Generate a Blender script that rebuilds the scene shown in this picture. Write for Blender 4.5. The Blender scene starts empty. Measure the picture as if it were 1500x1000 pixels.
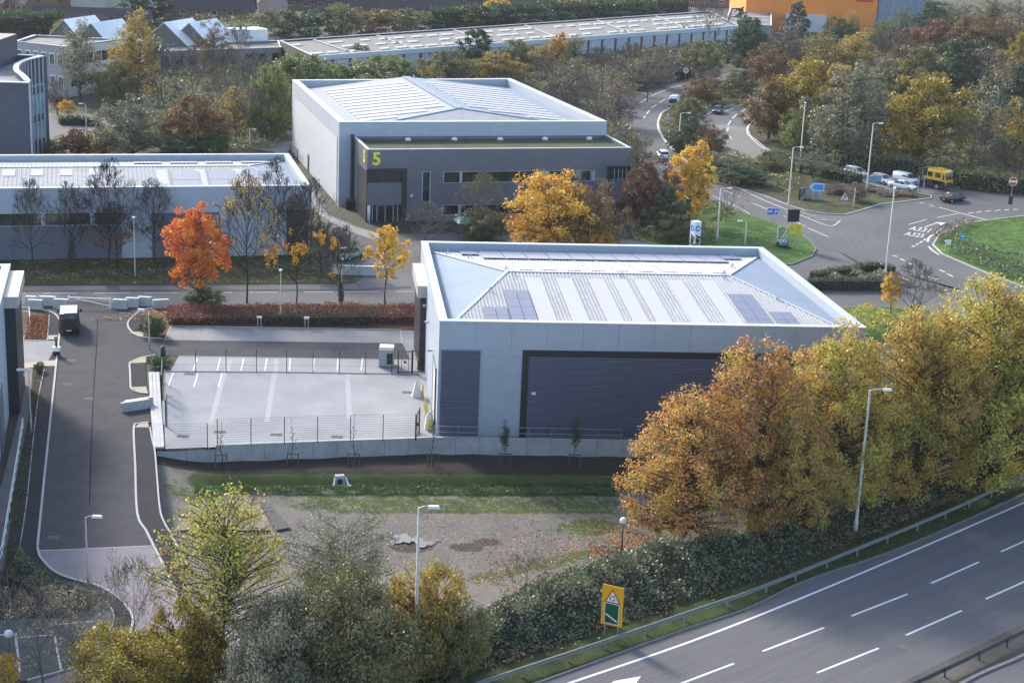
import bpy, bmesh, math, random
import numpy as np
from mathutils import Vector, Matrix
from mathutils.geometry import tessellate_polygon
R = math.radians
C = bpy.context.scene.collection
SC = bpy.context.scene

# ------------------------------------------------------------------ camera, sky, sun, exposure
FPX, PITCH, ROLL, CAMH = 2430.0, 0.286, 0.0422, 48.0
_fw = np.array([0, math.cos(PITCH), -math.sin(PITCH)])
_up = np.array([0, math.sin(PITCH), math.cos(PITCH)])
_rt = np.array([1.0, 0, 0])
CR = math.cos(ROLL)*_rt + math.sin(ROLL)*_up
CU = -math.sin(ROLL)*_rt + math.cos(ROLL)*_up
cam = bpy.data.objects.new('camera', bpy.data.cameras.new('camera'))
C.objects.link(cam); SC.camera = cam
cam.matrix_world = Matrix([[CR[0], CU[0], -_fw[0], 0], [CR[1], CU[1], -_fw[1], 0], [CR[2], CU[2], -_fw[2], CAMH], [0, 0, 0, 1]])
cam.data.sensor_width = 36; cam.data.lens = FPX/1500*36; cam.data.clip_end = 5000; cam.data.clip_start = 1

SUN_EL, SUN_AZ = R(30), R(-38)          # azimuth measured from +Y towards +X
W = bpy.data.worlds.new('World'); SC.world = W; W.use_nodes = True
nt = W.node_tree; nt.nodes.clear()
sky = nt.nodes.new('ShaderNodeTexSky'); sky.sky_type = 'NISHITA'; sky.sun_disc = False
sky.sun_elevation = SUN_EL; sky.sun_rotation = SUN_AZ; sky.air_density = 1.0; sky.dust_density = 1.8; sky.ozone_density = 0.8
bg = nt.nodes.new('ShaderNodeBackground'); bg.inputs[1].default_value = 0.15
wo = nt.nodes.new('ShaderNodeOutputWorld')
nt.links.new(sky.outputs[0], bg.inputs[0]); nt.links.new(bg.outputs[0], wo.inputs[0])
sl = bpy.data.lights.new('sun', 'SUN'); sl.energy = 2.2; sl.angle = R(9); sl.color = (1.0, 0.94, 0.85)
so = bpy.data.objects.new('sun', sl); C.objects.link(so)
sd = Vector((math.sin(SUN_AZ)*math.cos(SUN_EL), math.cos(SUN_AZ)*math.cos(SUN_EL), math.sin(SUN_EL)))
so.rotation_euler = sd.to_track_quat('Z', 'Y').to_euler(); so.location = (0, 0, 150)
SC.view_settings.view_transform = 'Standard'; SC.view_settings.look = 'None'
SC.view_settings.exposure = 1.32; SC.view_settings.gamma = 1
try: SC.cycles.max_bounces = 5; SC.cycles.transparent_max_bounces = 4; SC.cycles.diffuse_bounces = 2; SC.cycles.glossy_bounces = 2; SC.cycles.transmission_bounces = 2
except Exception: pass

# ------------------------------------------------------------------ measuring helpers (survey of the site)
def ray(px, py): return _fw*FPX + CR*(px-750) + CU*(500-py)
def G(px, py, z=0.0):
    d = ray(px, py); t = (z-CAMH)/d[2]
    return np.array([d[0]*t, d[1]*t, z])
def PJ(p):
    d = np.array([p[0], p[1], p[2]-CAMH]); z = d @ _fw
    return 750+FPX*(d@CR)/z, 500-FPX*(d@CU)/z
def hgt(bx, by, ty, z0=0.0):
    g = G(bx, by, z0); lo, hi = z0, z0+60
    for _ in range(30):
        m = (lo+hi)/2
        if PJ((g[0], g[1], m))[1] > ty: lo = m
        else: hi = m
    return lo-z0
def mpp(px, py):                                   # metres per photo pixel at a ground point
    g = G(px, py); return float((g-np.array([0, 0, CAMH])) @ _fw)/FPX
class Frame:
    def __init__(s, o, ang):
        s.o = np.array(o[:2], float); s.a = ang
        s.ex = np.array([math.cos(ang), math.sin(ang)]); s.ey = np.array([-s.ex[1], s.ex[0]])
    def W(s, x, y, z=0):
        p = s.o+s.ex*x+s.ey*y; return (p[0], p[1], z)
    def L(s, p):
        d = np.array(p[:2])-s.o; return float(d@s.ex), float(d@s.ey)
    def front(s, px, py, yl=0.0):                  # photo point on the wall y = yl -> (x, z)
        d = ray(px, py); n = np.array([s.ey[0], s.ey[1], 0]); p0 = np.array(s.W(0, yl, 0)); c = np.array([0, 0, CAMH])
        k = ((p0-c)@n)/(d@n); p = c+d*k; return s.L(p)[0], float(p[2])
    def side(s, px, py, xl=0.0):
        d = ray(px, py); n = np.array([s.ex[0], s.ex[1], 0]); p0 = np.array(s.W(xl, 0, 0)); c = np.array([0, 0, CAMH])
        k = ((p0-c)@n)/(d@n); p = c+d*k; return s.L(p)[1], float(p[2])

# ------------------------------------------------------------------ materials
MATS = {}
def nmat(name, col, rough=0.8, var=0.0, scale=2.0, col2=None, metal=0.0, bump=0.0, bscale=None, spec=0.5, var2=0.0, scale2=0.15, stretch=(1, 1, 1), detail=5, lo=0.35, hi=0.65, emit=None, rot=0.0):
    """principled with one or two noise layers mixing col -> col2 and a brightness wander"""
    if name in MATS: return MATS[name]
    m = bpy.data.materials.new(name); m.use_nodes = True; t = m.node_tree; n = t.nodes; L = t.links
    b = n['Principled BSDF']; b.inputs['Roughness'].default_value = rough; b.inputs['Metallic'].default_value = metal
    b.inputs['Specular IOR Level'].default_value = spec
    b.inputs['Base Color'].default_value = (*col, 1)
    if col2 is not None or var > 0 or bump > 0 or var2 > 0:
        tc = n.new('ShaderNodeTexCoord'); mp = n.new('ShaderNodeMapping'); mp.inputs['Scale'].default_value = stretch; mp.inputs['Rotation'].default_value = (0, 0, rot)
        if rot: mp.vector_type = 'TEXTURE'; mp.inputs['Scale'].default_value = tuple(1/s_ for s_ in stretch)
        L.new(tc.outputs['Object'], mp.inputs[0])
        nz = n.new('ShaderNodeTexNoise'); nz.inputs['Scale'].default_value = scale; nz.inputs['Detail'].default_value = detail; nz.inputs['Roughness'].default_value = 0.6
        L.new(mp.outputs[0], nz.inputs[0])
        cr = n.new('ShaderNodeValToRGB'); e = cr.color_ramp.elements
        c2 = col2 if col2 is not None else tuple(min(1, c*(1+var)) for c in col)
        c1 = col if col2 is not None else tuple(c*(1-var) for c in col)
        e[0].position = lo; e[0].color = (*c1, 1); e[1].position = hi; e[1].color = (*c2, 1)
        L.new(nz.outputs[0], cr.inputs[0]); out = cr.outputs[0]
        if var2 > 0:
            n2 = n.new('ShaderNodeTexNoise'); n2.inputs['Scale'].default_value = scale2; n2.inputs['Detail'].default_value = 3
            L.new(mp.outputs[0], n2.inputs[0])
            mr = n.new('ShaderNodeMapRange'); mr.inputs[1].default_value = 0.3; mr.inputs[2].default_value = 0.7
            mr.inputs[3].default_value = 1-var2; mr.inputs[4].default_value = 1+var2
            L.new(n2.outputs[0], mr.inputs[0])
            mx = n.new('ShaderNodeVectorMath'); mx.operation = 'SCALE'; L.new(out, mx.inputs[0]); L.new(mr.outputs[0], mx.inputs['Scale']); out = mx.outputs[0]
        L.new(out, b.inputs['Base Color'])
        if bump > 0:
            bp = n.new('ShaderNodeBump'); bp.inputs['Strength'].default_value = bump; bp.inputs['Distance'].default_value = 0.05
            if bscale:
                n3 = n.new('ShaderNodeTexNoise'); n3.inputs['Scale'].default_value = bscale; L.new(mp.outputs[0], n3.inputs[0]); L.new(n3.outputs[0], bp.inputs['Height'])
            else: L.new(nz.outputs[0], bp.inputs['Height'])
            L.new(bp.outputs[0], b.inputs['Normal'])
    if emit: b.inputs['Emission Color'].default_value = (*emit, 1); b.inputs['Emission Strength'].default_value = 1
    MATS[name] = m; return m

def ribmat(name, col, col2, period, axis=2, duty=0.5, rough=0.5, metal=0.0, bump=0.6, var=0.05):
    """profiled metal sheet: the ribs repeat along one object axis; the dark col2 paints the shade in the gaps of the profile"""
    if name in MATS: return MATS[name]
    m = bpy.data.materials.new(name); m.use_nodes = True; t = m.node_tree; n = t.nodes; L = t.links
    b = n['Principled BSDF']; b.inputs['Roughness'].default_value = rough; b.inputs['Metallic'].default_value = metal
    tc = n.new('ShaderNodeTexCoord'); sp = n.new('ShaderNodeSeparateXYZ'); L.new(tc.outputs['Object'], sp.inputs[0])
    d = n.new('ShaderNodeMath'); d.operation = 'DIVIDE'; d.inputs[1].default_value = period; L.new(sp.outputs[axis], d.inputs[0])
    fr = n.new('ShaderNodeMath'); fr.operation = 'FRACT'; L.new(d.outputs[0], fr.inputs[0])
    cr = n.new('ShaderNodeValToRGB'); e = cr.color_ramp.elements; cr.color_ramp.interpolation = 'LINEAR'
    e[0].position = 0; e[0].color = (*col2, 1); e[1].position = duty; e[1].color = (*col2, 1)
    x = cr.color_ramp.elements.new(min(0.97, duty+0.12)); x.color = (*col, 1); x = cr.color_ramp.elements.new(0.9); x.color = (*col, 1); x = cr.color_ramp.elements.new(1.0); x.color = (*col2, 1)
    L.new(fr.outputs[0], cr.inputs[0])
    nz = n.new('ShaderNodeTexNoise'); nz.inputs['Scale'].default_value = 0.7; nz.inputs['Detail'].default_value = 5; L.new(tc.outputs['Object'], nz.inputs[0])
    mr = n.new('ShaderNodeMapRange'); mr.inputs[1].default_value = .3; mr.inputs[2].default_value = .7; mr.inputs[3].default_value = 1-var; mr.inputs[4].default_value = 1+var
    L.new(nz.outputs[0], mr.inputs[0])
    mx = n.new('ShaderNodeVectorMath'); mx.operation = 'SCALE'; L.new(cr.outputs[0], mx.inputs[0]); L.new(mr.outputs[0], mx.inputs['Scale'])
    L.new(mx.outputs[0], b.inputs['Base Color'])
    if bump:
        bp = n.new('ShaderNodeBump'); bp.inputs['Strength'].default_value = bump; bp.inputs['Distance'].default_value = 0.05
        L.new(cr.outputs[0], bp.inputs['Height']); L.new(bp.outputs[0], b.inputs['Normal'])
    MATS[name] = m; return m

def leafmat(name, stops, trans=0.35, objvar=0.12):
    """stops: list of colours; every leaf face carries tint=(leaf, clump, -) random numbers"""
    if name in MATS: return MATS[name]
    m = bpy.data.materials.new(name); m.use_nodes = True; t = m.node_tree; n = t.nodes; L = t.links; n.clear()
    at = n.new('ShaderNodeAttribute'); at.attribute_name = 'tint'; sp = n.new('ShaderNodeSeparateXYZ'); L.new(at.outputs['Vector'], sp.inputs[0])
    a = n.new('ShaderNodeMath'); a.operation = 'MULTIPLY'; a.inputs[1].default_value = 0.5; L.new(sp.outputs[0], a.inputs[0])
    c = n.new('ShaderNodeMath'); c.operation = 'MULTIPLY_ADD'; c.inputs[1].default_value = 0.5; L.new(sp.outputs[1], c.inputs[0]); L.new(a.outputs[0], c.inputs[2])
    cr = n.new('ShaderNodeValToRGB'); e = cr.color_ramp.elements
    k = len(stops)
    e[0].position = 0.15; e[0].color = (*stops[0], 1); e[1].position = 0.85; e[1].color = (*stops[-1], 1)
    for i in range(1, k-1):
        x = e.new(0.15+0.7*i/(k-1)); x.color = (*stops[i], 1)
    L.new(c.outputs[0], cr.inputs[0])
    oi = n.new('ShaderNodeObjectInfo'); hs = n.new('ShaderNodeHueSaturation')
    mr = n.new('ShaderNodeMapRange'); mr.inputs[3].default_value = 1-objvar; mr.inputs[4].default_value = 1+objvar; L.new(oi.outputs['Random'], mr.inputs[0]); L.new(mr.outputs[0], hs.inputs['Value'])
    mh = n.new('ShaderNodeMapRange'); mh.inputs[3].default_value = 0.49; mh.inputs[4].default_value = 0.51; L.new(oi.outputs['Random'], mh.inputs[0]); L.new(mh.outputs[0], hs.inputs['Hue'])
    L.new(cr.outputs[0], hs.inputs['Color'])
    df = n.new('ShaderNodeBsdfDiffuse'); tr = n.new('ShaderNodeBsdfTranslucent'); L.new(hs.outputs[0], df.inputs[0]); L.new(hs.outputs[0], tr.inputs[0])
    ms = n.new('ShaderNodeMixShader'); ms.inputs[0].default_value = trans; L.new(df.outputs[0], ms.inputs[1]); L.new(tr.outputs[0], ms.inputs[2])
    gl = n.new('ShaderNodeBsdfGlossy'); gl.inputs['Roughness'].default_value = 0.45; gl.inputs[0].default_value = (1, 1, 1, 1)
    m2 = n.new('ShaderNodeMixShader'); m2.inputs[0].default_value = 0.04; L.new(ms.outputs[0], m2.inputs[1]); L.new(gl.outputs[0], m2.inputs[2])
    o = n.new('ShaderNodeOutputMaterial'); L.new(m2.outputs[0], o.inputs[0])
    MATS[name] = m; return m

# ------------------------------------------------------------------ mesh helpers
class MB:
    def __init__(s): s.v = []; s.f = []; s.m = []; s.mi = 0
    def quad(s, a, b, c, d): k = len(s.v); s.v += [tuple(a), tuple(b), tuple(c), tuple(d)]; s.f.append((k, k+1, k+2, k+3)); s.m.append(s.mi)
    def poly(s, pts): k = len(s.v); s.v += [tuple(p) for p in pts]; s.f.append(tuple(range(k, k+len(pts)))); s.m.append(s.mi)
    def box(s, x0, x1, y0, y1, z0, z1):
        k = len(s.v); s.v += [(x0, y0, z0), (x1, y0, z0), (x1, y1, z0), (x0, y1, z0), (x0, y0, z1), (x1, y0, z1), (x1, y1, z1), (x0, y1, z1)]
        for f in ((0, 3, 2, 1), (4, 5, 6, 7), (0, 1, 5, 4), (1, 2, 6, 5), (2, 3, 7, 6), (3, 0, 4, 7)):
            s.f.append(tuple(k+i for i in f)); s.m.append(s.mi)
    def hexa(s, lo, hi):                             # 4 bottom, 4 top points (ccw)
        k = len(s.v); s.v += [tuple(p) for p in lo]+[tuple(p) for p in hi]
        for f in ((0, 3, 2, 1), (4, 5, 6, 7), (0, 1, 5, 4), (1, 2, 6, 5), (2, 3, 7, 6), (3, 0, 4, 7)):
            s.f.append(tuple(k+i for i in f)); s.m.append(s.mi)
    def bar(s, p, q, w, h=None):                     # square bar between two points
        h = h or w; p = Vector(p); q = Vector(q); d = (q-p).normalized()
        u = Vector((0, 0, 1)) if abs(d.z) < .95 else Vector((0, 1, 0))
        a = d.cross(u).normalized(); b = a.cross(d)
        a *= w/2; b *= h/2
        s.hexa([p-a-b, p+a-b, p+a+b, p-a+b], [q-a-b, q+a-b, q+a+b, q-a+b])
    def tube(s, pts, rad, n=8, cap=True):
        pts = [Vector(p) for p in pts]; rad = rad if isinstance(rad, (list, tuple)) else [rad]*len(pts)
        k = len(s.v); N = len(pts)
        for i, p in enumerate(pts):
            d = (pts[min(i+1, N-1)]-pts[max(i-1, 0)]).normalized()
            u = Vector((0, 0, 1)) if abs(d.z) < .9 else Vector((1, 0, 0))
            a = d.cross(u).normalized(); b = a.cross(d)
            for j in range(n):
                t = 2*math.pi*j/n; s.v.append(tuple(p+(a*math.cos(t)+b*math.sin(t))*rad[i]))
        for i in range(N-1):
            for j in range(n):
                s.f.append((k+i*n+j, k+i*n+(j+1) % n, k+(i+1)*n+(j+1) % n, k+(i+1)*n+j)); s.m.append(s.mi)
        if cap:
            s.f.append(tuple(k+j for j in range(n))[::-1]); s.m.append(s.mi)
            s.f.append(tuple(k+(N-1)*n+j for j in range(n))); s.m.append(s.mi)
    def lathe(s, c, prof, n=16, axis='z'):
        k = len(s.v)
        for r, h in prof:
            for j in range(n):
                t = 2*math.pi*j/n; a, b = r*math.cos(t), r*math.sin(t)
                s.v.append((c[0]+a, c[1]+b, c[2]+h) if axis == 'z' else ((c[0]+a, c[1]+h, c[2]+b) if axis == 'y' else (c[0]+h, c[1]+a, c[2]+b)))
        for i in range(len(prof)-1):
            for j in range(n):
                s.f.append((k+i*n+j, k+i*n+(j+1) % n, k+(i+1)*n+(j+1) % n, k+(i+1)*n+j)); s.m.append(s.mi)
        s.f.append(tuple(k+j for j in range(n))); s.m.append(s.mi); s.f.append(tuple(k+(len(prof)-1)*n+j for j in range(n))); s.m.append(s.mi)
    def prism(s, pts, z0, z1, top=True, bottom=False):
        n = len(pts); k = len(s.v)
        s.v += [(p[0], p[1], z0) for p in pts]+[(p[0], p[1], z1) for p in pts]
        for i in range(n): s.f.append((k+i, k+(i+1) % n, k+n+(i+1) % n, k+n+i)); s.m.append(s.mi)
        if top:
            for t in tessellate_polygon([[Vector((p[0], p[1], 0)) for p in pts]]): s.f.append(tuple(k+n+i for i in t)); s.m.append(s.mi)
    def build(s, name, mat, parent=None, smooth=False):
        me = bpy.data.meshes.new(name); me.from_pydata(s.v, [], s.f)
        for m in (mat if isinstance(mat, (list, tuple)) else [mat]): me.materials.append(m)
        if any(s.m): me.polygons.foreach_set('material_index', s.m)
        bm = bmesh.new(); bm.from_mesh(me); bmesh.ops.recalc_face_normals(bm, faces=bm.faces); bm.to_mesh(me); bm.free()
        if smooth: me.polygons.foreach_set('use_smooth', [True]*len(me.polygons))
        o = bpy.data.objects.new(name, me); C.objects.link(o)
        if parent: o.parent = parent
        return o
def tag(o, label=None, cat=None, group=None, kind=None):
    if label: o['label'] = label
    if cat: o['category'] = cat
    if group: o['group'] = group
    if kind: o['kind'] = kind
    return o
def empty(name, loc, rz, label, cat, group=None):
    o = bpy.data.objects.new(name, None); C.objects.link(o); o.location = tuple(loc); o.rotation_euler = (0, 0, rz); o.empty_display_size = 0.3
    return tag(o, label, cat, group)
def copy_tree(o, parent=None):
    c = o.copy(); C.objects.link(c); c.parent = parent
    for ch in list(o.children): copy_tree(ch, c)
    return c
def spl(pts, n=8, closed=False):
    """smooth curve through ground points"""
    p = [np.array(q, float) for q in pts]; out = []; N = len(p)
    rng = range(N if closed else N-1)
    for i in rng:
        p0 = p[(i-1) % N] if (closed or i > 0) else 2*p[0]-p[1]; p1 = p[i % N]; p2 = p[(i+1) % N]
        p3 = p[(i+2) % N] if (closed or i+2 < N) else 2*p[-1]-p[-2]
        for k in range(n):
            t = k/n; out.append(0.5*((2*p1)+(-p0+p2)*t+(2*p0-5*p1+4*p2-p3)*t*t+(-p0+3*p1-3*p2+p3)*t**3))
    if not closed: out.append(p[-1])
    return out
def gp(l, z=0.0): return [G(x, y, z) for x, y in l]
def sheet(name, pts, z, mat, kind='structure', smoothn=0):
    if smoothn: pts = spl(pts, smoothn, True)
    V = [Vector((p[0], p[1], z)) for p in pts]; b = MB(); b.v = [tuple(v) for v in V]
    for t in tessellate_polygon([V]): b.f.append(tuple(t)); b.m.append(0)
    o = b.build(name, mat); 
    for p in o.data.polygons:
        pass
    me = o.data; bm = bmesh.new(); bm.from_mesh(me)
    for f in bm.faces:
        if f.normal.z < 0: f.normal_flip()
    bm.to_mesh(me); bm.free()
    return tag(o, kind=kind)
def side_off(path, d):
    """offset a ground path sideways by d metres (positive = left of travel)"""
    out = []
    for i, p in enumerate(path):
        a = path[max(i-1, 0)]; b = path[min(i+1, len(path)-1)]; t = np.array([b[0]-a[0], b[1]-a[1]]); t = t/(np.linalg.norm(t)+1e-9)
        out.append(np.array([p[0]-t[1]*d, p[1]+t[0]*d, p[2] if len(p) > 2 else 0]))
    return out
def strip(b, path, w, z0, z1=None):
    """ribbon (z1 None) or raised kerb along a path, centred"""
    L_ = side_off(path, w/2); R_ = side_off(path, -w/2)
    for i in range(len(path)-1):
        if z1 is None: b.quad((*R_[i][:2], z0), (*R_[i+1][:2], z0), (*L_[i+1][:2], z0), (*L_[i][:2], z0))
        else: b.hexa([(*R_[i][:2], z0), (*R_[i+1][:2], z0), (*L_[i+1][:2], z0), (*L_[i][:2], z0)], [(*R_[i][:2], z1), (*R_[i+1][:2], z1), (*L_[i+1][:2], z1), (*L_[i][:2], z1)])
def inpoly(P, x, y):
    """vectorised point in polygon"""
    x = np.asarray(x); y = np.asarray(y); c = np.zeros(x.shape, bool); n = len(P); j = n-1
    for i in range(n):
        xi, yi, xj, yj = P[i][0], P[i][1], P[j][0], P[j][1]
        h = ((yi > y) != (yj > y)) & (x < (xj-xi)*(y-yi)/((yj-yi)+1e-12)+xi); c ^= h; j = i
    return c
# ------------------------------------------------------------------ the setting: ground, roads, water
rng = np.random.default_rng(7); random.seed(7)
_d = G(1325, 802)-G(1050, 909); M_asph = nmat('asphalt_main', (.128, .125, .13), .9, .10, 9, bump=.15, bscale=60, var2=.08, scale2=1.0, spec=.15, stretch=(.04, 1, 1), rot=math.atan2(_d[1], _d[0]))
M_asph2 = nmat('asphalt_estate', (.062, .061, .068), .9, .14, 4, bump=.2, bscale=60, var2=.14, scale2=.5, spec=.15, detail=9)
M_asph3 = nmat('asphalt_path', (.038, .038, .043), .9, .2, 9, bump=.15, bscale=70, var2=.12, scale2=.3, spec=.1)
M_asph4 = nmat('asphalt_roundabout', (.12, .118, .118), .85, .12, 5, bump=.12, bscale=40, var2=.16, scale2=.1, spec=.15)
M_asphL = nmat('asphalt_pale', (.20, .195, .185), .85, .1, 5, bump=.1, bscale=40, var2=.1, scale2=.1, spec=.15)
M_conc = nmat('concrete_yard', (.285, .295, .31), .9, .06, 6, spec=.15, bump=.08, bscale=30, var2=.11, scale2=.22, detail=9)
M_concw = nmat('concrete_wall', (.42, .43, .43), .85, .1, 1.5, bump=.15, bscale=12, var2=.12, scale2=.5)
M_pave = nmat('paving_grey', (.22, .22, .225), .9, .12, 4, bump=.1, bscale=25, var2=.1, scale2=.3)
M_buff = nmat('tactile_buff', (.36, .31, .235), .9, .08, 8, bump=.2, bscale=30)
M_pink = nmat('block_paving', (.20, .178, .20), .9, .14, 9, bump=.25, bscale=20, var2=.14, scale2=.3)
M_kerb = nmat('kerb_concrete', (.40, .40, .40), .9, .1, 3, bump=.1, bscale=20)
M_kerbd = nmat('kerb_dark', (.16, .16, .155), .9, .15, 3)
M_white = nmat('road_paint', (.62, .62, .61), .85, .1, 14, spec=.3, lo=.3, hi=.5)
M_worn = nmat('road_paint_worn', (.30, .30, .30), .8, 0, 9, col2=(.66, .66, .65), lo=.35, hi=.6)
M_ground = nmat('ground_scrub', (.028, .035, .014), .95, 0, .35, col2=(.060, .050, .028), bump=.6, bscale=3, var2=.3, scale2=.06, detail=8)
M_grass = nmat('grass_lawn', (.034, .082, .012), .95, 0, .9, col2=(.085, .15, .03), bump=.8, bscale=9, var2=.30, scale2=.22, detail=8, spec=.2)
M_grassd = nmat('grass_shade', (.026, .055, .014), .95, 0, 1.1, col2=(.075, .072, .030), bump=.5, bscale=12, var2=.25, scale2=.3, detail=8, spec=.2)
M_grassw = nmat('grass_rough', (.035, .046, .018), .95, 0, .9, col2=(.085, .078, .038), bump=.7, bscale=8, var2=.25, scale2=.2, detail=8, spec=.2)
M_soil = nmat('soil_dark', (.028, .022, .018), .95, 0, 3, col2=(.062, .046, .034), bump=.8, bscale=10, var2=.2, scale2=.5, detail=8, spec=.2)
M_litter = nmat('leaf_litter', (.05, .035, .018), .95, 0, 5, col2=(.19, .085, .035), bump=.6, bscale=14, var2=.25, scale2=.5, detail=8, spec=.2)

# meadow (with the ditch) below the yard wall, a patch of real relief let into the ground sheet
WALL = [G(230, 664, -.35), G(316, 661, -.35), G(316, 653, .15), G(633, 641.5, .15), G(910, 646, .15), G(1090, 652, .15)]
def wall_y(x): return np.interp(x, [WALL[0][0], WALL[1][0], WALL[3][0], WALL[4][0], WALL[5][0]], [WALL[0][1], WALL[1][1], WALL[3][1], WALL[4][1], WALL[5][1]])
DX = [G(285, 707, -1.5)[0], G(600, 707, -1.5)[0], G(900, 709, -1.5)[0]]; DY = [G(285, 707, -1.5)[1], G(600, 707, -1.5)[1], G(900, 709, -1.5)[1]]
def sst(a, b, x): t = np.clip((x-a)/(b-a), 0, 1); return t*t*(3-2*t)
MX0, MX1, MY0, MY1 = -36.0, 30.0, 96.0, 138.0
def meadow_z(x, y):
    x = np.asarray(x, float); y = np.asarray(y, float)
    west = sst(-32.0, -24.0, x + (132-y)*.06); south = sst(98, 110, y); east = 1-sst(24, 29, x)
    z = -1.25*west*south*east
    dy = y-np.interp(x, DX, DY)
    z = z - 1.0*np.exp(-(dy/1.25)**2)*sst(DX[0]-1, DX[0]+2.5, x)*east
    z = z + .05*np.sin(x*1.3+y*.7)*np.sin(y*.9-x*.4)*west
    z = np.where(y > wall_y(x)+.6, -.03, z)
    return np.where((x < MX0+.2) | (x > MX1-.2) | (y < MY0+.2) | (y > MY1-.2), -.03, z-.03)
def build_meadow():
    st = .35; xs = np.arange(MX0, MX1+.01, (MX1-MX0)/round((MX1-MX0)/st)); ys = np.arange(MY0, MY1+.01, (MY1-MY0)/round((MY1-MY0)/st))
    X, Y = np.meshgrid(xs, ys); Z = meadow_z(X, Y); nx, ny = len(xs), len(ys)
    me = bpy.data.meshes.new('meadow'); V = np.stack([X, Y, Z], -1).reshape(-1, 3)
    i = np.arange(nx-1)[None, :]+np.arange(ny-1)[:, None]*nx; F = np.stack([i, i+1, i+1+nx, i+nx], -1).reshape(-1, 4)
    me.vertices.add(len(V)); me.vertices.foreach_set('co', V.ravel()); me.loops.add(F.size); me.loops.foreach_set('vertex_index', F.ravel().astype(np.int32))
    me.polygons.add(len(F)); me.polygons.foreach_set('loop_start', np.arange(0, F.size, 4, dtype=np.int32)); me.polygons.foreach_set('use_smooth', [True]*len(F)); me.update(calc_edges=True)
    # cover: red = grass, green = dark soil, blue = damp mud
    dy = Y-np.interp(X, DX, DY); grass = np.zeros_like(X); soil = np.zeros_like(X); wet = np.zeros_like(X)
    wy = wall_y(X)
    soil = sst(1.2, 2.2, dy)*1.0
    grass = np.maximum(grass, np.exp(-((dy-.3)/1.5)**4)*1.2*sst(DX[0]-1.5, DX[0]+.5, X))
    def band(px0, py0, px1, py1, w, a):
        p = G(px0, py0, -1.2); q = G(px1, py1, -1.2); yy = np.interp(X, [p[0], q[0]], [p[1], q[1]]); return a*np.exp(-((Y-yy)/w)**2)*sst(p[0]-4, p[0]+2, X)*(1-sst(q[0]-1.5, q[0]+4, X))
    grass = np.maximum(grass, band(420, 724, 900, 723, .5, .9)); grass = np.maximum(grass, band(440, 736, 900, 738, 2.6, .62))
    grass = np.maximum(grass, band(480, 747, 900, 748, .7, .72)); grass = np.maximum(grass, band(820, 770, 905, 772, 2.8, .72))
    grass = np.maximum(grass, band(660, 858, 900, 800, 1.8, .62)); grass = np.maximum(grass, band(240, 715, 330, 735, 2.4, .6))
    for cx, cy, r in ((685, 800, 1.0), (715, 792, .8), (870, 765, .8), (600, 800, 1.2)):
        g = G(cx, cy, -1.2); wet = np.maximum(wet, np.exp(-(((X-g[0])/(r*1.6))**2+((Y-g[1])/r)**2)))
    at = me.attributes.new('cover', 'FLOAT_COLOR', 'POINT'); at.data.foreach_set('color', np.stack([grass, soil, wet, np.ones_like(X)], -1).ravel().astype(np.float32))
    m = bpy.data.materials.new('meadow_cover'); m.use_nodes = True; t = m.node_tree; n = t.nodes; L = t.links; b = n['Principled BSDF']; b.inputs['Roughness'].default_value = .95; b.inputs['Specular IOR Level'].default_value = .25
    A = n.new('ShaderNodeAttribute'); A.attribute_name = 'cover'; sp = n.new('ShaderNodeSeparateXYZ'); L.new(A.outputs['Vector'], sp.inputs[0]); tc = n.new('ShaderNodeTexCoord')
    def noise(s, d=8):
        q = n.new('ShaderNodeTexNoise'); q.inputs['Scale'].default_value = s; q.inputs['Detail'].default_value = d; q.inputs['Roughness'].default_value = .65; L.new(tc.outputs['Object'], q.inputs[0]); return q.outputs[0]
    def ramp(src, a, ca, b_, cb):
        r = n.new('ShaderNodeValToRGB'); r.color_ramp.elements[0].position = a; r.color_ramp.elements[0].color = (*ca, 1); r.color_ramp.elements[1].position = b_; r.color_ramp.elements[1].color = (*cb, 1); L.new(src, r.inputs[0]); return r.outputs[0]
    def mask(src, nz, k=1.6):
        a = n.new('ShaderNodeMath'); a.operation = 'MULTIPLY_ADD'; a.inputs[1].default_value = k; a.inputs[2].default_value = -k*.5; L.new(nz, a.inputs[0])
        s = n.new('ShaderNodeMath'); s.operation = 'ADD'; L.new(a.outputs[0], s.inputs[0]); L.new(src, s.inputs[1])
        r = n.new('ShaderNodeMapRange'); r.inputs[1].default_value = .44; r.inputs[2].default_value = .57; L.new(s.outputs[0], r.inputs[0]); return r.outputs[0]
    def mix(f, a, b_):
        q = n.new('ShaderNodeMix'); q.data_type = 'RGBA'; L.new(f, q.inputs[0]); L.new(a, q.inputs[6]); L.new(b_, q.inputs[7]); return q.outputs[2]
    n1, n2, n3, n4 = noise(.5), noise(2.2), noise(9), noise(1.6, 14)
    mud = mix(n3, ramp(n1, .3, (.125, .115, .10), .7, (.19, .175, .155)), ramp(n2, .3, (.12, .108, .094), .7, (.225, .207, .185)))
    soilc = ramp(n3, .3, (.028, .022, .018), .7, (.065, .048, .036)); gr = mix(n1, ramp(n2, .3, (.028, .062, .010), .75, (.085, .135, .024)), ramp(n3, .3, (.05, .065, .018), .7, (.13, .125, .045))); wetc = ramp(n2, .3, (.055, .042, .033), .7, (.085, .064, .05))
    c = mix(mask(sp.outputs[2], n2, .9), mud, wetc); c = mix(mask(sp.outputs[1], n2, .4), c, soilc); c = mix(mask(sp.outputs[0], n4, 1.3), c, gr); L.new(c, b.inputs['Base Color'])
    bp = n.new('ShaderNodeBump'); bp.inputs['Strength'].default_value = .8; bp.inputs['Distance'].default_value = .12; L.new(n3, bp.inputs['Height']); L.new(bp.outputs[0], b.inputs['Normal'])
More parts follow.
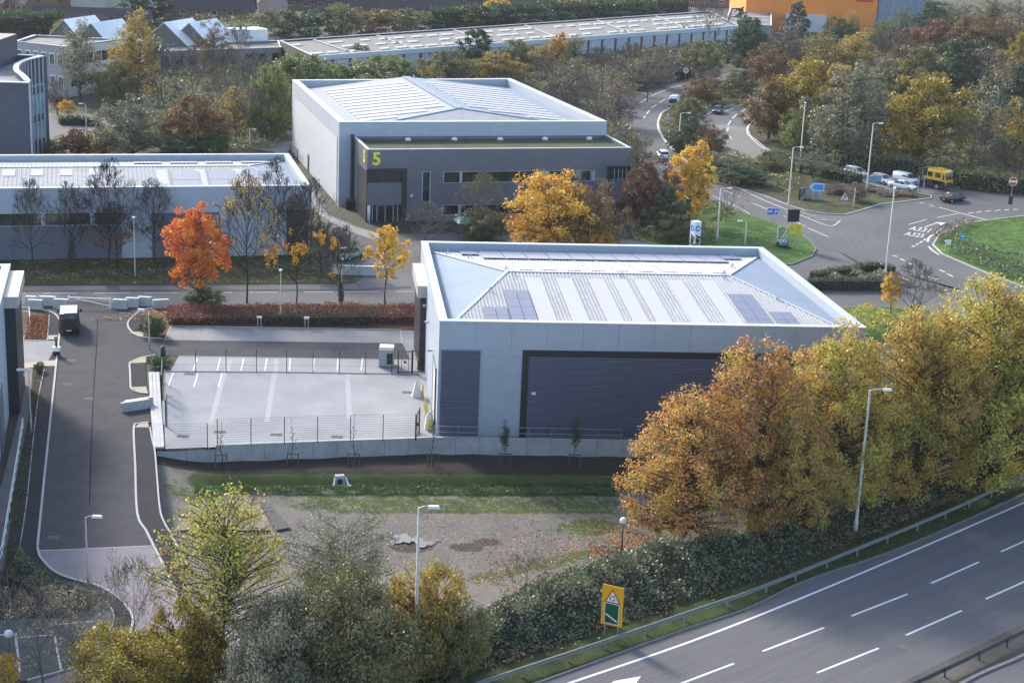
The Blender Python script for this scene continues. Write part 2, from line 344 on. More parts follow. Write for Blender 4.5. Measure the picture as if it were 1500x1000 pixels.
    me.materials.append(m); o = bpy.data.objects.new('meadow', me); C.objects.link(o); tag(o, kind='structure')
build_meadow()
# ground sheet round the meadow, out to the horizon
b = MB(); xs = [-2500, -400, MX0, MX1, 400, 2500]; ys = [20, MY0, MY1, 700, 4000]
for i in range(len(xs)-1):
    for j in range(len(ys)-1):
        if xs[i] == MX0 and ys[j] == MY0: continue
        b.quad((xs[i], ys[j], -.03), (xs[i+1], ys[j], -.03), (xs[i+1], ys[j+1], -.03), (xs[i], ys[j+1], -.03))
tag(b.build('ground', M_ground), kind='structure')
# puddle on the meadow
pz = -1.22
def puddle(px):
    P = [G(x, y, pz) for x, y in px]; zz = max(float(meadow_z(p[0], p[1])) for p in P)+.035
    return sheet('water', [G(x, y, zz) for x, y in px], zz, nmat('puddle_water', (.15, .135, .12), .25, spec=.5))

def pud2(cx, cy, rx, ry, sd):
    P = []
    for i in range(48): t = i/48*6.2832; k = 1+.28*math.sin(3*t+sd)+.2*math.sin(5*t+sd*2)+.14*math.sin(9*t+sd*3)+.08*math.sin(17*t+sd); P.append((cx+rx*k*math.cos(t), cy+ry*k*math.sin(t)))
    return P
for q_ in ((592, 789, 20, 6, 1.0), (622, 795, 15, 5, 2.2), (640, 791, 5, 2, .3), (572, 797, 5, 2, 4.0)): puddle(pud2(*q_))
0 and puddle([(566, 785), (580, 781), (598, 782), (612, 779), (625, 785), (634, 787), (628, 792), (640, 797), (634, 803), (618, 801), (604, 803), (596, 798), (582, 799), (574, 793)])

# dual carriageway (bottom right)
def wl(px): return gp(px)
edge = spl(wl([(640, 1050), (792, 1000), (994, 927), (1100, 891), (1184, 851), (1325, 802), (1500, 725), (1640, 660)]), 6)
CWW = 0
far = wl([(1130, 1110), (1320, 1000), (1500, 912), (1640, 840)]); far = spl(far, 6)
sheet('road', list(edge)+list(far)[::-1], .012, M_asph)
far2 = spl(wl([(1225, 1110), (1411, 1000), (1500, 960), (1640, 890)]), 6)
sheet('central_reserve', list(far)+list(far2)[::-1], .02, nmat('reserve_gravel', (.105, .098, .085), .95, .2, 6, bump=.3, bscale=20, var2=.2, scale2=.4, spec=.1))
sheet('road', list(far2)+[G(1900, 1100), G(1400, 1250)], .012, M_asph)
b = MB(); strip(b, far2, .25, -.02, .12); tag(b.build('kerb', M_kerbd), kind='structure')
b = MB(); strip(b, side_off(edge, .1), .16, -.02, .10); tag(b.build('kerb', M_kerbd), kind='structure')
lines = MB()
strip(lines, spl(wl([(640, 1063), (834, 1000), (1050, 925), (1274, 834), (1500, 736), (1640, 672)]), 6), .2, .02)
def dash(b, p, q, w=.15, z=.022): strip(b, [G(*p), G(*q)], w, z)
for p, q in [((997, 1001), (1075, 971.5)), ((1117, 953.5), (1207, 919)), ((1247, 902), (1329, 870)), ((1364, 854), (1434, 823)), ((1466, 808), (1530, 779)), ((1197, 985), (1287, 949)), ((1327, 930), (1409, 894)), ((1444, 877), (1520, 843)), ((1040, 1048), (1150, 1004))]:
    dash(lines, p, q, .17)
lines.poly([tuple(G(939, 990)[:2])+(.022,), tuple(G(900, 997)[:2])+(.022,), tuple(G(870, 1015)[:2])+(.022,), tuple(G(925, 1010)[:2])+(.022,)])
tag(lines.build('road_markings', M_white), kind='structure')
# verge with grass between the kerb and the guard rail
vin = side_off(edge, 1.7)
sheet('verge', list(side_off(edge, .2))+list(side_off(edge, 5.2))[::-1], .015, nmat('verge_grass', (.026, .055, .012), .95, 0, 1.6, col2=(.062, .058, .024), bump=.6, bscale=14, var2=.3, scale2=.35, detail=8, spec=.2, lo=.42, hi=.62))

# estate road on the left
kl = spl(wl([(56, 452), (64, 455), (75.4, 458), (83, 463), (88, 472), (87.5, 485), (86.6, 498)]), 4)
kl2 = spl(wl([(86.6, 498), (83, 527), (79.6, 560), (66, 690), (55, 800)]), 4) 
kl3 = spl(wl([(55, 801), (56.5, 809), (61, 819), (80, 838), (107, 849), (128, 854), (149, 861), (176, 878), (192, 899), (194, 915), (184, 937), (160, 957), (128, 971), (93, 983), (40, 997)]), 4)
ol = spl(wl([(65, 540), (56, 584), (48, 651), (40, 728), (31, 790), (29, 803), (40, 823), (57, 838), (80, 850), (107, 857), (131, 867), (149, 878), (163, 891), (167, 910), (160, 925)]), 4)
kr0 = spl(wl([(246, 447), (228, 450), (208, 455), (198.6, 460.6), (190, 469), (187, 476), (190, 483), (197, 490), (208, 494), (238, 497)]), 4)
kr1 = spl(wl([(228, 521), (208, 524), (197, 528.5), (190, 533), (190.5, 545), (191, 560), (192.5, 570), (204, 575.6), (217, 577)]), 4)
kr2 = spl(wl([(217, 619), (204, 621), (196, 627), (198, 680), (201, 752), (214, 778), (226, 802), (236, 822), (262, 880)]), 4)
road_e = [G(56, 442)]+kl+kl2+[G(55, 806)]+wl([(90, 805), (225, 799)])+kr2[::-1][4:]+[G(217, 619), G(240, 619), G(240, 577)]+kr1[::-1]+wl([(240, 521), (612, 527), (612, 504), (589, 503), (238, 497)])+kr0[::-1]+[G(246, 442)]
sheet('estate_road', road_e, .010, M_asph2)
sheet('forecourt', [G(57, 806)]+kl3[2:]+wl([(40, 1080), (420, 1080), (420, 930), (300, 850)])+[G(240, 830)]+[G(226, 800)], .012, M_pink)
kb = MB()
for k in (kl, kl2, kl3, kr0, kr1, kr2): strip(kb, k, .16, -.02, .11)
strip(kb, ol, .07, -.02, .09)
strip(kb, wl([(57, 806), (90, 805), (225, 799)]), .12, -.02, .02)
strip(kb, spl(wl([(219.6, 627), (223, 645), (227, 663), (230, 700), (234, 745), (240, 765), (254, 790), (275, 830)]), 4), .12, -.02, .13)
strip(kb, wl([(250, 478), (241, 499)]), .1, -.02, .06); strip(kb, wl([(250, 478), (420, 481), (587, 484)]), .12, -.02, .10); strip(kb, wl([(587, 484), (589, 503)]), .12, -.02, .05)
strip(kb, wl([(72, 462), (71, 480), (69, 499)]), .1, -.02, .08); strip(kb, wl([(34, 499), (69, 499)]), .1, -.02, .08); strip(kb, wl([(40, 478), (34, 499)]), .1, -.02, .08)
tag(kb.build('kerb', M_kerb), kind='structure')
fw = []
fw.append(kl2[0:]+kl3[:-14]+[G(166, 925)]+ol[::-1]+[G(66, 533)])
sheet('footway', kl2+kl3[:37]+ol[::-1], .06, M_asph3)
sheet('footway', kr2+wl([(275, 830), (254, 790), (240, 765), (234, 745), (230, 700), (227, 663), (219.6, 627)]), .06, M_asph3)
sheet('footway', kl+wl([(69, 498), (71, 480), (72, 462), (60, 455)]), .06, M_asph3)
sheet('footway', [p for p in kr0[8:30]]+wl([(210, 470), (213, 458)]), .06, M_asph3)
sheet('footway', [p for p in kr1[4:]]+wl([(214, 560), (213, 529), (222, 524)]), .06, M_asph3)
for q in ([(69, 492), (87, 492), (86.6, 498), (68, 498.5)], [(190, 489), (197, 490), (208, 494), (210, 494), (210, 487), (193, 487)], [(197, 528.5), (208, 524), (214, 523.5), (214, 532), (191, 533)], [(192, 568), (214, 567), (217, 577), (204, 575.6)], [(217, 619), (204, 621), (197, 627), (218, 627)], [(32, 533), (83, 528), (82, 537), (66, 537), (33, 541)]):
    sheet('tactile_paving', gp(q), .085, M_buff)
# main road across, and the wide junction on the right
mr_top = spl(wl([(-60, 420), (30, 418.5), (300, 417.5), (480, 416), (520, 415)]), 5)
sheet('road', mr_top+wl([(540, 400), (480, 395), (500, 370), (470, 320), (455, 270), (462, 262), (480, 312), (520, 330), (555, 342), (760, 345), (960, 352), (1000, 372), (1150, 392), (1196, 366), (1189, 354), (1177, 345), (1140, 329), (1100, 316), (1070, 305), (1040, 292), (990, 275), (938, 245), (915, 205), (903, 172), (908, 155), (920, 146), (952, 130), (984, 121), (1010, 116), (1060, 108), (1100, 104), (1105, 110), (1060, 118), (1020, 128), (981, 157.6), (968, 165.6), (962, 180), (963, 191), (971, 205.6), (983, 219), (1010, 245), (1048, 268), (1080, 275), (1120, 288.5), (1180, 310), (1210, 315), (1240, 316), (1290, 299), (1365, 291), (1366, 287.5), (1337, 280.5), (1299, 277), (1264, 266), (1215, 256), (1175, 248), (1113, 238), (1061, 223), (1011, 199), (1008, 186), (1025.6, 172), (1048, 161), (1099, 143), (1160, 131), (1180, 138), (1109, 169), (1094, 185), (1093, 192), (1096, 200), (1120, 220), (1159, 235), (1207, 245), (1239, 247.5), (1299, 255), (1344, 258), (1395, 276), (1446, 282), (1560, 288), (1560, 560), (1330, 480), (1210, 450), (1100, 450), (640, 450), (246, 447), (0, 447), (-60, 447)]), .006, M_asph4)
pale = wl([(1011, 199), (1013, 188), (1024, 181), (1060, 183), (1094, 187), (1096, 200), (1120, 220), (1159, 235), (1207, 245), (1239, 247.5), (1299, 255), (1344, 258), (1395, 276), (1366, 283), (1337, 280.5), (1299, 277), (1264, 266), (1215, 256), (1175, 248), (1113, 238), (1061, 223)])
sheet('pale_surfacing', pale, .02, M_asphL)
mk = MB()
def lp(pts, w=.18, n=4): strip(mk, spl(wl(pts), n) if n else wl(pts), w, .03)
for x0, x1, y in ((-20, 38, 430), (62.5, 113, 429.8), (138, 190, 429.6), (212, 261, 429.2), (290, 340, 428.8), (365, 408, 428.4), (445, 488, 428), (504, 556, 427.6), (580, 612, 427.4)): lp([(x0, y), (x1, y-.1)], .16, 0)
lp([(1044, 287), (1089, 308), (1100, 316)], .15); lp([(1048, 272), (1080, 276), (1120, 294), (1167, 313), (1207, 329), (1221, 330.5), (1231, 323)], .22)
for p, q in (((1103, 298), (1132, 310)), ((1158, 321), (1180, 332)), ((1183, 334), (1213, 347)), ((1148, 316.5), (1162, 322)), ((1060, 279), (1083, 288))): lp([p, q], .2, 0)
for p, q in (((1175, 313), (1195, 317)), ((1183, 318), (1212, 321)), ((1193, 322), (1225, 323)), ((1168, 309), (1182, 312))): lp([p, q], .16, 0)
lp([(930, 157), (952, 142), (984, 129), (1010, 123)], .2)
for p, q in (((942.4, 174.4), (944.8, 170.4)), ((947.2, 167.2), (952, 161.6)), ((954.4, 158.4), (962, 153.6)), ((965.6, 150.4), (976, 145.3)), ((980.8, 143.2), (992.8, 138)), ((999, 136), (1007, 133))): lp([p, q], .3, 0)
lp([(981, 159), (969, 166), (963.5, 180), (965, 191), (973, 205.6), (985, 219)], .3)
lp([(1025.6, 173.5), (1048, 163), (1072, 153), (1099, 145)], .3); lp([(1109, 171), (1096, 185), (1094.5, 192), (1098, 200), (1121, 219), (1160, 233)], .3)
for p, q in (((1085, 165), (1092.5, 159.5)), ((1072.5, 174), (1079.5, 168)), ((1066, 184), (1070.5, 177)), ((1065, 193), (1067, 187)), ((1067, 198), (1072, 204)), ((1064, 163), (1075, 158.5))): lp([p, q], .3, 0)
lp([(1290, 275.5), (1325, 279), (1350, 283)], .2)
# junction markings
lp([(1375.6, 304), (1413, 314), (1445, 322.4)], .3, 0); lp([(1372, 319), (1404, 313)], .2, 0); lp([(1331, 329.2), (1357.5, 321.5)], .2, 0)
for p, q in (((1418, 313), (1426, 311.5)), ((1430, 311.4), (1438, 310)), ((1443, 310), (1451.5, 308.7)), ((1457, 309), (1465, 307.8)), ((1471, 308.3), (1479, 307)), ((1484, 307.6), (1491, 306.6)), ((1347, 297), (1354, 298.5)), ((1361, 300.5), (1369, 303)), ((1336, 362), (1340, 360)), ((1342, 359), (1345, 357)), ((1347, 356), (1351, 353.5)), ((1353, 352.5), (1356, 350))): lp([p, q], .28, 0)
lp([(1354.5, 332.8), (1372, 327)], .28, 0)
mk.poly([tuple(G(*q)[:2])+(.03,) for q in ((1368, 325.5), (1386, 326.5), (1378, 330.5), (1376, 328.6))])
lp([(1374, 338), (1384, 334)], .2, 0); lp([(1358.5, 354.5), (1361, 348), (1367, 344)], .35, 3); lp([(1360, 361), (1366, 367), (1375.5, 373.5)], .3, 3)
for p, q in (((1308, 374), (1314, 376.5)), ((1319, 379), (1325, 382)), ((1331, 385), (1337, 388)), ((1299, 395.5), (1306, 399)), ((1318, 405), (1332, 411.5)), ((1356, 404), (1373, 409.5)), ((1376, 395), (1384, 399)), ((1387, 401), (1396, 405.5)), ((1432, 406), (1443, 410)), ((1461, 415), (1477, 421))): lp([p, q], .3, 0)
tag(mk.build('road_markings', M_worn), kind='structure')
# lane destinations painted on the carriageway
def text_mesh(txt, size=1.0, extrude=0.0):
    cu = bpy.data.curves.new('t', 'FONT'); cu.body = txt; cu.size = size; cu.extrude = extrude; cu.align_x = 'CENTER'; cu.align_y = 'CENTER'; cu.resolution_u = 3
    ob = bpy.data.objects.new('t', cu); C.objects.link(ob); dg = bpy.context.evaluated_depsgraph_get(); me = bpy.data.meshes.new_from_object(ob.evaluated_get(dg)); C.objects.unlink(ob); bpy.data.objects.remove(ob)
    return me
def road_text(txt, quadpx, z=.03):
    """stretch the word over four ground points: top-left, top-right, bottom-left, bottom-right"""
    me = text_mesh(txt); co = np.array([v.co for v in me.vertices]); x0, x1 = co[:, 0].min(), co[:, 0].max(); y0, y1 = co[:, 1].min(), co[:, 1].max()
    tl, tr, bl, br = [G(*q) for q in quadpx]
    for v in me.vertices:
        u = (v.co.x-x0)/(x1-x0); t = (v.co.y-y0)/(y1-y0); p = (bl*(1-u)+br*u)*(1-t)+(tl*(1-u)+tr*u)*t; v.co = (p[0], p[1], z)
    me.materials.clear(); me.materials.append(M_white); o = bpy.data.objects.new('road_lettering', me); C.objects.link(o); tag(o, kind='structure')
road_text('A331', ((1336, 331.5), (1365, 335.5), (1330, 336.5), (1359, 341)))
road_text('A325', ((1329, 339.5), (1356, 343.5), (1323, 344.5), (1351, 348.5)))
# raised islands, lawns and beds
def island(name, px, h, top, sm=0, side=None):
    P = gp(px); P = spl(P, sm, True) if sm else P
    b = MB(); b.prism([(p[0], p[1]) for p in P], -.02, h); b2 = MB(); strip(b2, list(P)+[P[0]], .2, -.02, h+.012)
    tag(b.build(name, top), kind='structure'); tag(b2.build('kerb', side or M_kerbd), kind='structure')
island('lawn', [(925, 336), (1000, 296), (1040, 294), (1070, 305.5), (1100, 316.5), (1140, 329.5), (1176, 346), (1188, 355), (1195, 366), (1189, 376), (1160, 388), (1130, 391), (1080, 385), (1000, 372), (930, 350)], .14, M_grass)
island('traffic_island', [(1052, 268), (1120, 287.5), (1160, 303), (1180, 309), (1210, 314), (1238, 315), (1260, 309), (1290, 299.5), (1327, 295.5), (1364, 291), (1364, 287.5), (1336, 281.5), (1299, 278), (1262, 267), (1213, 257), (1170, 249), (1113, 239.5), (1061, 225), (1012, 200), (1010, 187), (1027, 173), (1048, 162.5), (1099, 144.5), (1090, 128), (1040, 122), (1012, 135), (983, 158), (970, 166), (964.5, 180), (966, 191), (974, 205.6), (986, 219), (1014, 245)], .14, M_grassw, side=M_kerb)
island('roundabout_lawn', [(1560, 312), (1500, 317), (1460, 321.5), (1409, 329), (1376, 344), (1366.5, 359), (1380, 372.5), (1412, 386.5), (1450, 402.5), (1500, 421), (1580, 450), (1640, 400)], .14, M_grass, side=M_kerb)
island('verge', [(1157, 232), (1207, 243.5), (1239, 246), (1299, 253.5), (1346, 256.5), (1396, 274), (1446, 280), (1600, 286), (1600, 60), (1130, 60), (1115, 150), (1112, 169), (1097, 185), (1095.5, 191), (1099, 199), (1122, 218)], .12, M_grassw, side=M_kerb)
island('shrub_bed', [(1175, 424), (1180, 412), (1215, 408), (1262, 399), (1285, 398), (1310, 404), (1345, 420), (1300, 424)], .14, M_soil)
island('lawn', [(1225, 452), (1262, 450), (1300, 450), (1345, 458), (1350, 480), (1330, 500), (1260, 500)], .12, M_grass)
sheet('verge', gp([(30, 379), (300, 378), (480, 376), (478, 395), (520, 414), (480, 415), (300, 416.5), (30, 417.5), (-80, 418), (-80, 380)]), .03, M_grassd)
sheet('planting_bed', gp([(246, 447), (400, 446), (610, 446), (610, 482), (587, 484), (420, 481), (250, 478), (240, 499), (212, 494), (210, 470), (222, 452)]), .05, M_litter)
sheet('parking_bay', gp([(250, 479), (420, 482), (587, 485), (589, 503), (241, 498)]), .025, M_pave)
sheet('footway', gp([(588, 484), (612, 484), (612, 527), (601, 527), (590, 504)]), .028, M_pave)
sheet('planting_bed', gp([(40, 463), (72, 462), (71, 480), (69, 498), (34, 498)]), .05, M_litter)
sheet('footway', gp([(-10, 499), (86, 499), (83, 528), (32, 534), (-10, 540)]), .02, M_pave)
sheet('planting_bed', gp([(50, 538), (66, 538), (57, 584), (49, 651), (41, 728), (32, 790), (30, 804), (41, 824), (58, 839), (80, 851), (107, 858), (131, 868), (149, 879), (100, 905), (-40, 905), (-30, 860), (5, 835), (17, 760), (40, 600)]), .04, M_soil)
sheet('footway', gp([(-50, 790), (2, 712), (30, 600), (36, 535), (48, 540), (44, 600), (20, 720), (0, 800), (-40, 870)]), .05, nmat('gravel_path', (.13, .125, .12), .9, .2, 12, bump=.3, bscale=30, var2=.15, scale2=.4))
sheet('car_park', gp([(-60, 910), (80, 905), (150, 885), (164, 895), (168, 912), (190, 905), (193, 916), (184, 936), (160, 956), (128, 970), (93, 982), (40, 996), (-60, 1030)]), .03, nmat('asphalt_mossy', (.075, .078, .07), .9, .2, 2, bump=.3, bscale=20, var2=.3, scale2=.4))
b = MB()
for p, q in (((24, 938), (29, 984)), ((80, 932), (90, 984)), ((137, 918), (147, 963)), ((24, 934), (76, 930)), ((80, 915), (137, 910))): strip(b, [G(*p), G(*q)], .13, .04)
tag(b.build('parking_markings', M_worn), kind='structure')
# yard
YF = [G(238, 521), G(612, 527), G(640, 640.5, 0), G(640, 645, 0), G(316, 656, 0), G(316, 664, -.2), G(236, 665, -.2), G(240, 600), G(241, 545)]
sheet('yard', [G(262, 521.5), G(612, 527), G(625, 527), G(642, 640), G(636, 642), G(316, 655), G(233, 658), G(236, 612), G(241, 545), G(250, 543)], .03, M_conc)
b = MB(); strip(b, wl([(241, 544.5), (420, 545.5), (617, 549)]), .35, .0, .07); tag(b.build('kerb', M_kerbd), kind='structure')
b = MB()
def ym(p, q, w=.12): strip(b, [G(*p), G(*q)], w, .038)
for x, x2 in ((283, 288), (318, 322), (353, 356), (388, 390), (424, 424), (459, 459), (494, 494), (529, 530)): ym((x, 543), (x2+1, 525))
ym((246, 566), (254, 546)); ym((284, 567), (290, 547)); ym((320, 567), (325, 547))
tag(b.build('parking_markings', M_white), kind='structure')
b = MB()
for p, q in (((308, 622), (329, 546)), ((391, 618), (402, 548)), ((512, 614), (509, 549)), ((333, 546), (337, 526)), ((403, 548), (405, 526))): strip(b, [G(*p), G(*q)], .45, .034)
tag(b.build('slab_joints', nmat('concrete_pale', (.33, .34, .355), .9, .04, 3)), kind='structure')
b = MB()
for x, y in ((268, 639), (322, 633), (405, 637), (494, 640), (597, 575), (278, 548)): g = G(x, y); b.box(g[0]-.5, g[0]+.5, g[1]-.3, g[1]+.3, .03, .045)
for x, y in ((98, 562.5), (130, 584), (78, 787), (105, 528)): g = G(x, y); b.box(g[0]-.4, g[0]+.4, g[1]-.3, g[1]+.3, .0, .02)
tag(b.build('drain_covers', nmat('drain_cover', (.13, .12, .105), .9, .2, 12, spec=.1)), kind='structure')
# worn joint along the estate road
b = MB(); strip(b, wl([(143, 468), (142, 500), (138, 560), (134, 640), (131, 740)]), .09, .014); tag(b.build('tar_seam', nmat('tar', (.02, .02, .022), .95, spec=.05)), kind='structure')
# surfaces behind
sheet('car_park', gp([(60, 165), (110, 168), (160, 165), (165, 205), (60, 232), (20, 232), (20, 170)]), .02, nmat('asphalt_far', (.10, .095, .09), .9, .12, 2))
sheet('car_park', gp([(85, 178), (150, 172), (150, 183), (90, 188)]), .035, M_asphL)
sheet('access_road', gp([(362, 218), (395, 210), (427, 207), (432, 215), (420, 222), (470, 300), (480, 315), (520, 333), (560, 343), (548, 352), (500, 334), (462, 312), (440, 280), (400, 222)]), .03, M_pave)
sheet('car_park', gp([(-300, 0), (1200, 0), (1200, 70), (700, 92), (400, 96), (-300, 120)]), .0, nmat('far_tarmac', (.05, .052, .04), .9, .3, .2))

sheet('slab', [G(x, y, -1.1) for x, y in ((255, 776), (286, 743), (382, 740), (400, 776))], -1.1, nmat('slab_buff', (.20, .165, .125), .9, .12, 2, bump=.2, bscale=12, var2=.1, scale2=.5))
sheet('stone_strip', [G(x, y, -1.1) for x, y in ((372, 736), (392, 735), (426, 772), (404, 776), (384, 741))], -1.09, nmat('dark_stones', (.03, .03, .03), .9, 0, 9, col2=(.12, .115, .105), bump=1, bscale=9))

M_patch = nmat('asphalt_patch', (.078, .076, .082), .9, .15, 5, bump=.15, bscale=50, spec=.1)
sheet('road_patch', gp([(157, 418), (175, 418), (176, 428), (155, 428)]), .011, M_patch); sheet('road_patch', gp([(30, 424.5), (300, 424), (520, 423), (600, 419), (605, 422), (520, 426.5), (300, 427.3), (30, 428)]), .010, M_patch)
sheet('road_patch', gp([(560, 415), (572, 415), (585, 424), (572, 425)]), .012, M_patch)
M_trk = nmat('asphalt_track', (.140, .138, .138), .9, .12, 4, bump=.1, bscale=50, spec=.1); bt = MB()
for o_ in (0, 4, 9, 14): strip(bt, spl(gp([(1190+o_, 350+o_*.9), (1225+o_, 366+o_), (1270+o_, 388+o_*.8), (1330+o_, 402+o_*.5), (1400+o_, 425)]), 6), .5, .0125)
for o_ in (0, 5, 11, 17): strip(bt, spl(gp([(1250+o_*2, 362), (1240+o_*2, 345-o_*.2), (1265+o_*1.6, 322+o_*.2), (1320+o_, 305+o_*.35), (1375, 297+o_*.4)]), 6), .5, .0135)
tag(bt.build('wheel_tracks', M_trk), kind='structure')
# ------------------------------------------------------------------ buildings
M_silver = nmat('cladding_silver', (.40, .455, .54), .5, .03, 1.2, metal=.15, bump=.04, bscale=1.5, var2=.04, scale2=.3)
M_silverw = nmat('cladding_silver_pale_lit', (.42, .44, .47), .7, .03, 1.2, bump=.03, bscale=1.5)  # paler silver, sunlight put into the colour of the warehouse's left wall
M_cap = nmat('parapet_cap', (.44, .47, .51), .7, .03, 2)
M_navy = nmat('cladding_navy', (.14, .152, .225), .55, .06, 1.5, metal=.2)
M_dark = nmat('frame_dark', (.018, .019, .026), .45, .1, 2)
M_roof = nmat('roof_sheet', (.36, .365, .375), .85, .04, 2, spec=.1, col2=(.44, .44, .445), var2=.05, scale2=.2)
M_rooflight = nmat('rooflight_grp', (.47, .47, .475), .85, .02, 2)
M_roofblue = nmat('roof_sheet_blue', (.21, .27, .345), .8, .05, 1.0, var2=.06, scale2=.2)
M_solar = nmat('solar_glass', (.17, .18, .25), .35, .04, 3, spec=.4)
M_gutter = nmat('gutter_grey', (.35, .40, .46), .5, .05, 2)
M_glass = nmat('window_glass', (.018, .026, .028), .08, .3, 1.2, spec=1.0)
M_mull = nmat('mullion', (.03, .032, .038), .4)
M_off = nmat('cladding_slate', (.135, .145, .175), .45, .05, 1, metal=.1, var2=.05, scale2=.3)
M_sedum = nmat('sedum_roof', (.030, .052, .012), .95, 0, 2.2, col2=(.085, .078, .030), bump=.8, bscale=8, var2=.25, scale2=.3, detail=8)
M_yel = nmat('number_yellow', (.85, .75, .03), .5)
M_whitep = nmat('white_paint', (.78, .78, .78), .5, .03, 2)

class Block:
    """building on four surveyed roof corners; local x along the front, y back"""
    def __init__(s, fl, fr, bl, br, h):
        P = [G(*q, h) for q in (fl, fr, bl, br)]
        s.F = Frame(P[0], math.atan2(P[1][1]-P[0][1], P[1][0]-P[0][0])); s.h = h
        s.c = [np.array(s.F.L(p)) for p in P]; s.W = s.c[1][0]; s.D = (s.c[2][1]+s.c[3][1])/2
    def q(s, x, y, z):
        u, v = x/s.W, y/s.D; p = (s.c[0]*(1-u)+s.c[1]*u)*(1-v)+(s.c[2]*(1-u)+s.c[3]*u)*v; return (float(p[0]), float(p[1]), z)
    def root(s, name, label, cat='building', group=None):
        s.e = empty(name, (s.F.o[0], s.F.o[1], 0), s.F.a, label, cat, group); return s.e
    def inv(s, p):
        """local frame point -> (x,y) of the bilinear footprint"""
        x, y = p[0], p[1]; u, v = x, y
        for _ in range(12):
            a = s.q(u, v, 0); u += x-a[0]; v += y-a[1]
        return u, v
def ribs(b, f, x0, x1, period, depth, width, y=0.0):
    """horizontal ribbed sheet on a front wall: f(x, off, z) -> point; boxes with sloped sides"""
    pass
def hribs(b, p0, p1, n, z0, z1, pitch, dep):
    """profiled cladding between wall points p0,p1 (2D), outward normal n: trapezoid ribs stacked in z"""
    k = int((z1-z0)/pitch); pitch = (z1-z0)/k
    prof = []
    for i in range(k):
        z = z0+i*pitch; prof += [(0, z), (0, z+pitch*.38), (dep, z+pitch*.52), (dep, z+pitch*.90)]
    prof.append((0, z1))
    for (a, za), (c, zc) in zip(prof[:-1], prof[1:]):
        b.quad((p0[0]+n[0]*a, p0[1]+n[1]*a, za), (p1[0]+n[0]*a, p1[1]+n[1]*a, za), (p1[0]+n[0]*c, p1[1]+n[1]*c, zc), (p0[0]+n[0]*c, p0[1]+n[1]*c, zc))
def quadbox(b, Q, x0, x1, y0, y1, z0, z1):
    b.hexa([Q(x0, y0, z0), Q(x1, y0, z0), Q(x1, y1, z0), Q(x0, y1, z0)], [Q(x0, y0, z1), Q(x1, y0, z1), Q(x1, y1, z1), Q(x0, y1, z1)])
def shell(B, wallmat, cw=.75, drop=.85, z0=-.05, capmat=None, sides=None):
    """walls, parapet with cap"""
    W_, D_, h = B.W, B.D, B.h; Q = B.q; b = MB()
    ring = [(0, 0), (W_, 0), (W_, D_), (0, D_)]
    for i in range(4):
        a, c = ring[i], ring[(i+1) % 4]; b.quad(Q(*a, z0), Q(*c, z0), Q(*c, h-.06), Q(*a, h-.06))
    wall = b.build('wall', wallmat, B.e)
    p = MB(); o = .04
    for (x0, x1, y0, y1) in ((-o, W_+o, -o, cw), (-o, W_+o, D_-cw, D_+o), (-o, cw, cw, D_-cw), (W_-cw, W_+o, cw, D_-cw)): quadbox(p, Q, x0, x1, y0, y1, h-.06, h+.02)
    cap = p.build('parapet_cap', capmat or M_cap, B.e)
    g = MB()
    for a, c in (((cw, cw), (W_-cw, cw)), ((W_-cw, cw), (W_-cw, D_-cw)), ((W_-cw, D_-cw), (cw, D_-cw)), ((cw, D_-cw), (cw, cw))):
        g.quad(Q(*a, h-.06), Q(*c, h-.06), Q(*c, h-drop-.1), Q(*a, h-drop-.1))
    g.build('parapet', M_gutter if wallmat is not M_silverw else wallmat, B.e)
    return wall

